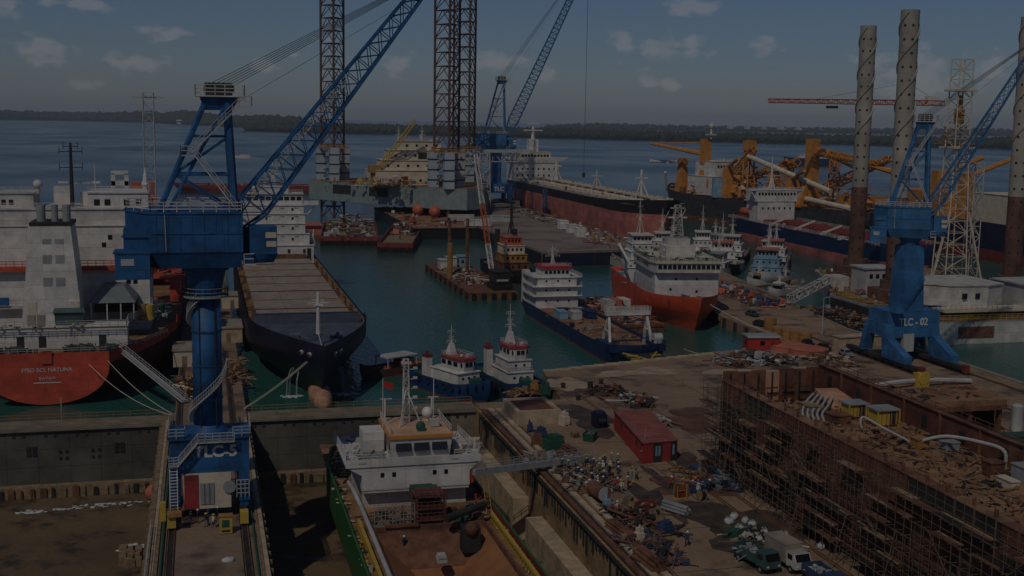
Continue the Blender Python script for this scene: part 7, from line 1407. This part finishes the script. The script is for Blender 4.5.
# recognisable stores along the dock rails
def pipe_bundle(px, py, rz, lab, mt, n=4, L=5.0, r_=.2):
    c = G(px, py); t = thing('pipe_bundle', lab, 'pipes', c, rz, 'pipe bundles on the quay'); k = 0
    for row in range(3):
        for i in range(n - row): m = MB(); x = (i - (n - row - 1) / 2) * r_ * 2.05; z = r_ + .12 + row * r_ * 1.76; dy = random.uniform(-.3, .3); m.tube((x, -L / 2 + dy, z), (x, L / 2 + dy, z), r_, 10, cap=True); part('pipe', m, mt, t)
    for y in (-L * .3, L * .3): pc('bearer', 'wood', t, -n * r_ * 1.2, n * r_ * 1.2, y - .1, y + .1, 0, .12)
def cable_drum(px, py, rz, lab, r_=.8):
    t = thing('cable_drum', lab, 'cable drum', G(px, py), rz, 'cable drums on the quay')
    for x in (-.45, .45): m = MB(); m.tube((x - .05, 0, r_), (x + .05, 0, r_), r_, 18); part('flange', m, 'wood', t)
    m = MB(); m.tube((-.4, 0, r_), (.4, 0, r_), r_ * .66, 16); part('cable', m, 'rubber', t)
def skip(px, py, rz, lab, mt):
    t = thing('steel_skip', lab, 'skip', G(px, py), rz, 'skips on the quay'); B0 = [(-1.2, -.8), (1.2, -.8), (1.2, .8), (-1.2, .8)]; B1 = [(x * 1.25, y * 1.1) for x, y in B0]
    m = MB(); m.add([(x, y, .1) for x, y in B0] + [(x, y, 1.3) for x, y in B1] + [(x * .95, y * .93, 1.3) for x, y in B1] + [(x * .95, y * .93, .2) for x, y in B0], [(3, 2, 1, 0)] + [(i, (i + 1) % 4, 4 + (i + 1) % 4, 4 + i) for i in range(4)] + [(4 + i, 4 + (i + 1) % 4, 8 + (i + 1) % 4, 8 + i) for i in range(4)] + [(8 + i, 8 + (i + 1) % 4, 12 + (i + 1) % 4, 12 + i) for i in range(4)] + [(12, 13, 14, 15)]); part('body', m, mt, t)
    m = MB(); clutter(m, -1, 1, -.6, .6, .5, 16, .2, .7, pile=.6, nm=2); part('scrap', m, ['rust', 'grey'], t, kind='stuff')
def pallets(px, py, rz, lab, n):
    t = thing('pallet_stack', lab, 'pallets', G(px, py), rz, 'pallet stacks on the quay')
    for k in range(n):
        for y in (-.45, -.15, .15, .45): pc('board', 'wood', t, -.6, .6, y - .1, y + .1, k * .16 + .1, k * .16 + .14)
        for x in (-.5, 0, .5): pc('block', 'wood', t, x - .05, x + .05, -.55, .55, k * .16, k * .16 + .1)
def gas_rack(px, py, rz, lab, mt):
    t = thing('gas_rack', lab, 'gas bottles', G(px, py), rz, 'gas bottle racks on the quay'); m = MB(); m.box(-.75, .75, -.5, .5, 0, .1)
    for x in (-.72, .72):
        for y in (-.47, .47): m.bar((x, y, 0), (x, y, 1.9), .07)
    m.bar((-.72, -.47, 1.2), (.72, -.47, 1.2), .06); m.bar((-.72, .47, 1.9), (.72, .47, 1.9), .06); part('frame', m, 'yellow', t)
    for i in range(4):
        for j in range(2): m = MB(); x, y = -.5 + i * .33, -.22 + j * .44; m.cyl(x, y, .1, 1.4, .13, 8); m.tube((x, y, 1.4), (x, y, 1.6), .13, 8, .04); part('bottle', m, mt, t)
pipe_bundle(566, 452, .25, 'rusty pipe bundle at the quay end of the gangway', 'rust'); pipe_bundle(622, 536, .12, 'rusty pipe bundle lying along the dock rails below the tank', 'rust', 5, 6); pipe_bundle(675, 512, .5, 'grey pipe bundle on the open quay near the lone worker', 'grey', 4, 4); pipe_bundle(650, 566, .1, 'rusty pipe bundle at the lower edge of the quay', 'rust', 4, 5, .26)
cable_drum(655, 520, .4, 'cable drum right of the dark scrap heap'); cable_drum(660, 526, 1.2, 'cable drum lying nearest the blue pump', .65); cable_drum(578, 462, .8, 'cable drum at the edge of the crowd', .7); cable_drum(702, 500, .2, 'cable drum by the scaffolding rail', .7)
skip(644, 512, .3, 'rust red skip behind the storage tank', 'maroon'); skip(590, 440, 1.0, 'dark green skip between the forklift and red shed', 'greenmach'); skip(700, 492, .5, 'blue skip beside the workers on stained ground', 'c_blue')
pallets(668, 542, .3, 'low pallet stack near the lone worker', 3); pallets(628, 505, .8, 'tall pallet stack above the dark heap', 7); pallets(575, 437, .2, 'pallet stack beside the green skip', 5)
gas_rack(560, 446, .2, 'blue gas bottles in a yellow rack by the green compressor', 'c_blue'); gas_rack(634, 480, .7, 'grey gas bottles in a yellow rack right of the crowd', 'grey'); gas_rack(680, 498, .2, 'maroon gas bottles in a yellow rack on the open quay', 'maroon')
# bulk bags
bm = MB(); bm.ell((0, 0, 0), 1, 1, 1, 14, 10); sg = lambda v, p: math.copysign(abs(v) ** p, v); bm.v = [(sg(x, .6) * .62 + .05 * math.sin(9 * z + 4 * y), sg(y, .6) * .62 + .05 * math.sin(7 * x + 5 * z), .5 + sg(z, .55) * .5 + .05 * math.sin(8 * x + 6 * y)) for x, y, z in bm.v]
for sx in (-1, 1):
    for sy in (-1, 1): bm.tube((sx * .4, sy * .4, .95), (sx * .15, sy * .15, 1.35), .05, 5)
BG = bm.mesh('bulk_bag', 'bag', True); bagl = ['tallest white bulk bag at the far end of the bag cluster', 'white bulk bag second in the cluster by the oily patch', 'bluish white bulk bag in the middle of the cluster', 'white bulk bag nearest the teal truck', 'white bulk bag lying apart near the scaffolding', 'small white bag tipped against the cream truck', 'grey white bag behind the tallest one', 'slumped white bag between the first two', 'flattened white bag at the right of the cluster']
for i, (px, py, s_) in enumerate(((729, 524, 1.05), (739, 531, 1.0), (752, 527, .9), (764, 535, .95), (821, 549, .8), (786, 536, .6), (734, 519, .9), (745, 523, .8), (759, 541, .75))):
    o = inst('bulk_bag', BG, None, G(px, py), rz=rnd.uniform(0, 3), s=(s_ * .85, s_ * rnd.uniform(.75, .95), s_ * rnd.uniform(.6, .85))); tag(o, bagl[i], 'bag', 'bulk bags on the quay')
heap('scrap_heap', 748, 536, 2, 2.4, 60, ['greenmach', 'whiteold', 'dark', 'wood'], .5, 'mixed rubbish between the bulk bags'); heap('scrap_heap', 782, 548, 1.6, 2.4, 50, ['greenmach', 'dark', 'whiteold'], .6, 'green and dark rubbish behind the trucks')
# trucks
def truck(label, loc, rz, cabm, bedm, boxed):
    t = thing('truck', label, 'truck', loc, rz, 'trucks at the lower right')
    m = MB(); m.box(-.45, .45, -3.2, 2.6, .55, .8); part('chassis', m, 'dark', t)
    for x in (-.95, .95):
        for y in (-2.2, 2.0):
            m = MB(); m.tube((x - .14, y, .45), (x + .14, y, .45), .45, 14); w_ = part('wheel', m, 'rubber', t); m = MB(); m.tube((x - .16, y, .45), (x + .16, y, .45), .2, 10); part('hub', m, 'grey', w_)
    m = MB(); m.add([(-1.05, 1.1, .7), (1.05, 1.1, .7), (1.05, 3.0, .7), (-1.05, 3.0, .7), (-1.05, 1.1, 2.4), (1.05, 1.1, 2.4), (1.05, 2.5, 2.4), (-1.05, 2.5, 2.4), (-1.05, 3.0, 1.5), (1.05, 3.0, 1.5)], [(0, 3, 2, 1), (0, 1, 5, 4), (4, 5, 6, 7), (1, 2, 9, 6, 5), (0, 4, 7, 8, 3), (7, 6, 9, 8), (3, 8, 9, 2)]); cb = part('cab', m, cabm, t)
    m = MB(); m.add([(-.92, 2.97, 1.56), (.92, 2.97, 1.56), (.92, 2.57, 2.32), (-.92, 2.57, 2.32), (-.92, 3.01, 1.57), (.92, 3.01, 1.57), (.92, 2.61, 2.33), (-.92, 2.61, 2.33)], [(4, 5, 6, 7), (0, 4, 7, 3), (1, 2, 6, 5), (0, 1, 5, 4), (3, 7, 6, 2)]); part('windscreen', m, 'glass', cb)
    for sx in (-1, 1): pc('side_window', 'glass', cb, sx * 1.06 - .02, sx * 1.06 + .02, 1.4, 2.3, 1.6, 2.2)
    for sx in (-.75, .75): pc('headlight', 'white', cb, sx - .15, sx + .15, 3.0, 3.05, .9, 1.1)
    if boxed: m = MB(); m.box(-1.15, 1.15, -3.3, .95, .85, 2.9); m.box(-1.18, 1.18, -3.33, .98, 2.9, 3.0); part('cargo_box', m, bedm, t)
    else:
        m = MB(); m.box(-1.15, 1.15, -3.3, .95, .85, 1.0)
        for a in ((-1.15, -1.05, -3.3, .95), (1.05, 1.15, -3.3, .95), (-1.05, 1.05, -3.3, -3.2), (-1.05, 1.05, .85, .95)): m.box(*a, 1.0, 1.9)
        part('bed', m, bedm, t); m = MB(); clutter(m, -.9, .9, -3, .7, 1.0, 20, .3, .9, pile=.5); part('load', m, 'grey', t, kind='stuff')
    return t
c = G(757, 566); truck('teal truck with open load bed at the lower right of the quay', (c.x, c.y, 0), R(190), 'teal', 'teal', False)
c = G(788, 566); truck('cream box truck parked beside the teal truck', (c.x, c.y, 0), R(186), 'whiteold', 'hatch', True)
c = G(800, 574); t_ = truck('blue pickup truck just entering the lower frame edge', (c.x + .6, c.y - 4.5, 0), R(180), 'c_blue', 'c_blue', False)
# cars on the jetty
def car(label, px, py, rz, mt):
    t = thing('parked_car', label, 'car', G(px, py), rz, 'vehicles parked along the jetty')
    m = MB(); m.box(-.85, .85, -2.1, 2.1, .35, .95); m.prism([(-.8, -1.5), (.8, -1.5), (.8, 1.0), (-.8, 1.0)], .95, 1.5, [(-.65, -1.2), (.65, -1.2), (.65, .5), (-.65, .5)]); part('body', m, mt, t)
    m = MB(); m.box(-.82, .82, -1.1, .4, 1.0, 1.4); part('side_glass', m, 'glass', t); m = MB(); m.add([(-.72, .98, .97), (.72, .98, .97), (.64, .56, 1.45), (-.64, .56, 1.45), (-.72, 1.02, .97), (.72, 1.02, .97), (.64, .6, 1.45), (-.64, .6, 1.45)], [(4, 5, 6, 7), (0, 4, 7, 3), (1, 2, 6, 5), (0, 1, 5, 4), (3, 7, 6, 2)]); part('windscreen', m, 'glass', t)
    for x in (-.82, .82):
        for y in (-1.3, 1.3): m = MB(); m.tube((x - .1, y, .33), (x + .1, y, .33), .33, 12); part('wheel', m, 'rubber', t)
    return t
for px, py, rz, mt, lab in ((752, 316, R(190), 'teal', 'teal car farthest out along the jetty'), (760, 326, R(190), 'dark', 'dark car second along the jetty'), (778, 333, R(175), 'rust', 'rusty pickup in the middle of the jetty'), (800, 338, R(170), 'dark', 'dark car nearer the crane on the jetty'), (808, 346, R(172), 'navy', 'navy car beside the yellow drums'), (824, 350, R(176), 'dark', 'dark car nearest the blue crane'), (846, 356, R(176), 'grey', 'grey van by the feet of the blue crane')): car(lab, px, py, rz, mt)
# small red hut, orange covers, drums, white block, lamp post
t = thing('red_hut', 'small bright red hut with grey roof at the jetty root', 'hut', G(761, 349), R(-8)); m = MB(); m.box(-3.6, 3.6, -2, 2, .1, 2.9); part('wall', m, 'red', t); m = MB(); m.prism([(-3.8, -2.3), (3.8, -2.3), (3.8, 2.3), (-3.8, 2.3)], 2.9, 3.3, [(-3.8, -1.8), (3.8, -1.8), (3.8, 2.3), (-3.8, 2.3)]); part('roof', m, 'grey', t); pc('window', 'glass', t, -.9, .2, -2.06, -1.98, 1.2, 2.2); pc('door', 'maroon', t, 1.6, 2.5, -2.06, -1.98, .1, 2.2); pc('window', 'glass', t, -3.66, -3.58, -.6, .5, 1.2, 2.2)
for px, py, r_, lab in ((786, 349, 4.6, 'round salmon tank cover behind the other by the red hut'), (808, 353, 4.4, 'round salmon tank cover nearest the crane rails')):
    m = MB(); m.cyl(0, 0, 0, 1.1, r_, 26); m.tube((0, 0, 1.1), (0, 0, 1.9), r_ * 1.02, 26, .4); o = solo('tank_cover', m, 'salmon', lab, 'tank cover', 'round tank covers on the quay'); o.location = G(px, py)
dl = ['ochre drum at the far left of the drum row on the jetty', 'ochre drum second from left on the jetty', 'ochre drum in the middle of the jetty row', 'ochre drum fourth from left on the jetty', 'ochre drum nearest the crane in the jetty row']
for i, (px, py) in enumerate(((770, 331), (778, 337), (787, 339), (796, 341), (805, 343))): m = MB(); m.cyl(0, 0, 0, 3.2 - (i > 0) * .9, 1.5, 16); m.cyl(0, 0, 1.0, 1.1, 1.56, 16); m.cyl(0, 0, 2.0, 2.1, 1.56, 16); m.cyl(0, 0, 3.2 - (i > 0) * .9, 3.4 - (i > 0) * .9, 1.35, 16); o = solo('storage_drum', m, 'ochre', dl[i], 'drum', 'ochre drums on the jetty'); o.location = G(px, py)
t = thing('white_block', 'pale block wall beside the far foot of the blue crane', 'block', G(858, 346), R(8)); m = MB(); m.box(-6, 6, -1.5, 1.5, 0, 2.4); m.box(-6.2, 6.2, -1.7, 1.7, 2.4, 2.6); part('body', m, 'palec', t)
for px, py, h, lab in ((822, 335, 9, 'thin lamp post on the jetty near the crane'), (712, 262, 9, 'thin lamp post far out on the jetty')):
    c = G(px, py); m = MB(); m.tube((0, 0, 0), (0, 0, h), .14, 8, .08); m.bar((0, 0, h), (1.2, 0, h + .2), .12); m.box(.8, 1.5, -.15, .15, h + .1, h + .25); o = solo('lamp_post', m, 'lightgrey', lab, 'lamp post'); o.location = c
# things on the crane pier
t = thing('switch_cabinet', 'yellow switch cabinet standing on the crane pier', 'cabinet', G(226, 533)); m = MB(); m.box(-.75, .75, -.5, .5, .1, 2.2); part('body', m, 'yellow', t); m = MB(); m.box(-.82, .82, -.6, .6, 2.2, 2.3); part('lid', m, 'ochre', t); pc('panel', 'greenmach', t, -.45, .4, -.54, -.5, .9, 1.8); pc('vent', 'dark', t, -.5, .5, -.53, -.5, .3, .55)
t = thing('access_frame', 'pale tubular frame on the pier in front of the crane cabin', 'frame', G(227, 509)); m = MB()
for x in (-1.1, 1.1):
    for y in (-1, 1): m.bar((x, y, 0), (x, y, 3.6), .12)
for z in (1.2, 2.4, 3.6):
    m.bar((-1.1, -1, z), (1.1, -1, z), .1); m.bar((-1.1, 1, z), (1.1, 1, z), .1); m.bar((-1.1, -1, z), (-1.1, 1, z), .1); m.bar((1.1, -1, z), (1.1, 1, z), .1)
part('frame', m, 'ochre', t)
m = MB(); m.ell((0, 0, .1), .75, .55, .35, 12, 6); m.ell((.4, .2, .1), .4, .4, .3, 10, 5); o = solo('sand_bag', m, 'bag', 'crumpled white sheet lying on the crane pier', 'sheet', smooth=True); o.location = G(228, 561)
for i, (px, py, sx, sy, mt, lab) in enumerate(((228, 338, 3, 6, 'palec', 'pale shed roofed store on the jetty right of the crane column'), (185, 362, 2.2, 5, 'cream', 'cream store left of the crane column on the jetty'), (232, 306, 2.6, 4, 'cream', 'small cream hut farther out on the jetty'))):
    c = G(px, py); t = thing('jetty_store', lab, 'store', c, 0, 'stores on the jetty'); m = MB(); m.box(-sx, sx, -sy, sy, 0, 3.2); part('wall', m, mt, t); m = MB(); m.box(-sx - .2, sx + .2, -sy - .2, sy + .2, 3.2, 3.4); part('roof', m, 'hatch', t); pc('door', 'wood', t, -.5, .5, -sy - .05, -sy, .1, 2.2)
heap('jetty_clutter', 186, 388, 1.6, 9, 110, ['rust', 'cream', 'dark', 'ochre'], 1.4, 'gear piled on the jetty left behind the crane'); heap('jetty_clutter', 238, 372, 1.8, 12, 60, ['rustdeck', 'wood', 'rust'], .6, 'timber and rust on the jetty right behind the crane')
# ------------------------------------------------------------------ people
def person_mesh(pose):
    V = [(0, 0, .92), (0, 0, 1.15), (0, 0, 1.42), (0, 0, 1.52), (0, .02, 1.64), (0, .02, 1.74)]; Rr = [(.15, .11), (.15, .11), (.17, .11), (.06, .06), (.10, .11), (.07, .08)]; E_ = [(0, 1), (1, 2), (2, 3), (3, 4), (4, 5)]
    def chain(root, pts, rad):
        k = root
        for p, r_ in zip(pts, rad): V.append(p); Rr.append((r_, r_)); E_.append((k, len(V) - 1)); k = len(V) - 1
    sw = {0: 0, 1: .22, 2: .05}[pose]
    for s_ in (-1, 1):
        chain(0, [(s_ * .10, 0, .88), (s_ * .11, s_ * sw, .48), (s_ * .11, s_ * sw * 1.3 - .04, .08), (s_ * .12, s_ * sw * 1.3 + .10, .04)], (.10, .075, .05, .05))
        hand = {0: [(s_ * .21, 0, 1.40), (s_ * .26, -.03, 1.12), (s_ * .26, .06, .88), (s_ * .25, .09, .80)], 1: [(s_ * .21, 0, 1.40), (s_ * .25, -s_ * .12, 1.13), (s_ * .24, -s_ * .2 + .1, .92), (s_ * .23, -s_ * .22 + .12, .84)], 2: [(s_ * .21, 0, 1.40), (s_ * .25, .1, 1.16), (s_ * .16, .32, 1.2), (s_ * .12, .40, 1.22)]}[pose]
        chain(2, hand, (.07, .055, .042, .04))
    me = bpy.data.meshes.new('p'); me.from_pydata(V, E_, []); o = bpy.data.objects.new('p', me); COL.objects.link(o)
    sk = o.modifiers.new('s', 'SKIN'); sk.use_smooth_shade = True
    for i, d_ in enumerate(me.skin_vertices[0].data): d_.radius = Rr[i]; d_.use_root = i == 0
    o.modifiers.new('b', 'SUBSURF').levels = 1
    out = bpy.data.meshes.new_from_object(o.evaluated_get(bpy.context.evaluated_depsgraph_get())); bpy.data.objects.remove(o); bpy.data.meshes.remove(me); return out
PM = [person_mesh(p) for p in range(3)]
hm = MB(); hm.ell((0, .02, 1.72), .145, .165, .13, 12, 8); hm.cyl(0, .05, 1.70, 1.73, .18, 12)
HEL = {c: hm.mesh('helmet', c, True) for c in ('c_white', 'c_yellow', 'c_blue', 'c_red')}
PC = {}
def person(label, loc, rz, pose, shirt, trou, helmet, group):
    key = (pose, shirt, trou)
    if key not in PC:
        me = PM[pose].copy(); me.materials.clear()
        for c in (shirt, trou, 'skin', 'rubber'): me.materials.append(MATS[c])
        for p in me.polygons:
            z = p.center.z; ax = abs(p.center.x); p.material_index = 3 if z < .13 else 1 if z < .93 and ax < .2 else 2 if (z > 1.49 or (z < .93 and ax >= .2)) else 0
        PC[key] = me
    o = bpy.data.objects.new('person', PC[key]); COL.objects.link(o); o.location = loc; o.rotation_euler.z = rz; s_ = rnd.uniform(.96, 1.06); o.scale = (s_ * 1.05, s_ * 1.05, s_)
    tag(o, label, 'person', group); h = bpy.data.objects.new('helmet', HEL[helmet]); COL.objects.link(h); h.parent = o; return o
cn = {'c_white': 'white', 'c_yellow': 'yellow', 'c_orange': 'orange', 'c_blue': 'blue', 'c_navy': 'navy', 'c_red': 'red', 'c_grey': 'grey', 'c_khaki': 'khaki'}
def crew(n, x0, x1, y0, y1, place, group, z=0):
    spots = []
    k = 0
    while len(spots) < n and k < 4000:
        k += 1; p = (rnd.uniform(x0, x1), rnd.uniform(y0, y1))
        if all((p[0] - q[0]) ** 2 + (p[1] - q[1]) ** 2 > .8 for q in spots): spots.append(p)
    seen = set()
    for p in spots:
      while 1:
        sh = rnd.choice(['c_blue', 'c_navy', 'c_grey', 'c_khaki', 'c_white', 'c_red', 'c_orange', 'c_navy', 'c_blue', 'c_khaki']); tr = rnd.choice(['c_navy', 'c_blue', 'c_khaki', 'c_navy']); he = rnd.choice(['c_white', 'c_white', 'c_white', 'c_yellow', 'c_blue']); po = rnd.randrange(3)
        if (sh, tr, he, po) not in seen: seen.add((sh, tr, he, po)); break
      person(f'{["standing", "striding", "reaching"][po]} worker in {cn[sh]} shirt, {cn[tr]} trousers, {cn[he]} helmet {place}', (p[0], p[1], z), rnd.uniform(0, 6.28), po, sh, tr, he, group)
crew(40, 49.4, 58.6, 148.0, 162.5, 'in the crowd by the gangway', 'workers in the crowd by the gangway')
crew(9, 61.8, 66.5, 145.5, 151, 'on the rust stained ground', 'workers on the stained ground')
person('lone worker in blue shirt walking on the open quay', (*G(687, 546).xy, 0), 2.4, 1, 'c_blue', 'c_navy', 'c_white', 'single workers on the quay')
person('worker in blue shirt at the corner of the red shed', (*G(642, 462).xy, 0), 1.0, 0, 'c_blue', 'c_khaki', 'c_white', 'single workers on the quay')
person('worker in blue shirt by the storage tank valve', (*G(617, 514).xy, 0), .4, 2, 'c_white', 'c_navy', 'c_white', 'single workers on the quay')
person('worker in navy clothing standing in the hold of the hopper ship', (24.2, 145.6, -4.4), .5, 0, 'c_navy', 'c_navy', 'c_white', 'workers on the hopper ship')
person('worker in red shirt beside the bridge of the hopper ship', (35.9, 156.0, -3.0), 1.5, 0, 'c_red', 'c_navy', 'c_red', 'workers on the hopper ship')
crew(6, -2.4, 2.6, 145.6, 148.8, 'under the crane portal', 'workers under the crane portal')
# ------------------------------------------------------------------ mooring lines
def line(label, a, b, sag=1.0, r_=.06, mt='rope'):
    a, b = Vector(a), Vector(b); pts = [a.lerp(b, i / 12) - Vector((0, 0, sag * 4 * (i / 12) * (1 - i / 12))) for i in range(13)]; m = MB(); m.path(pts, r_, 5); return solo('mooring_line', m, mt, label, 'rope', 'mooring lines', loc=tuple(a))
line('pale mooring line from the storage ship transom to the pier, upper of two', (-17.5, 226.5, 5.8), (-5.4, 203, .6), 1.0); line('pale mooring line from the storage ship stern to the pier, lower of two', (-20.5, 226, 5.0), (-5.4, 202, .6), 1.5)
line('taut double mooring line from the container ship bow to the pier, left strand', (17.6, 214.0, 6.4), (6.2, 205, .5), .4); line('taut double mooring line from the container ship bow to the pier, right strand', (17.9, 213.8, 6.4), (6.3, 204.4, .5), .4)
line('mooring line from the red ship bow across to the jetty', (124.0, 277.6, 4.6), (131.8, 252, .4), .6, .08); line('slack mooring line from the ramp barge to the quay rubble', (103, 244, .3), (118, 243, .4), 1.6, .08)
line('mooring line from the tanker bow to the wharf, left', (196, 486, 12), (165, 430, 3.4), 1.5, .16); line('mooring line from the tanker bow to the wharf, right', (202, 482, 13), (168, 424, 3.4), 1.5, .16)
# ------------------------------------------------------------------ sea haze
hz = MB().box(-9000, 16000, -700, 17000, -16, 170); ho = bpy.data.objects.new('haze', None)
hm_ = bpy.data.materials.new('haze'); hm_.use_nodes = True; hn = hm_.node_tree; hn.nodes.clear(); MATS['haze'] = hm_
pv = hn.nodes.new('ShaderNodeVolumePrincipled'); pv.inputs['Density'].default_value = 5.6e-5; pv.inputs['Color'].default_value = (.80, .88, 1, 1); pv.inputs['Anisotropy'].default_value = .1
hout = hn.nodes.new('ShaderNodeOutputMaterial'); hn.links.new(pv.outputs[0], hout.inputs['Volume'])
bpy.data.objects.remove(ho)
struct('haze', hz, 'haze', kind='stuff', label='thin pale sea haze over the whole harbour')
sc.cycles.volume_step_rate = 1.0
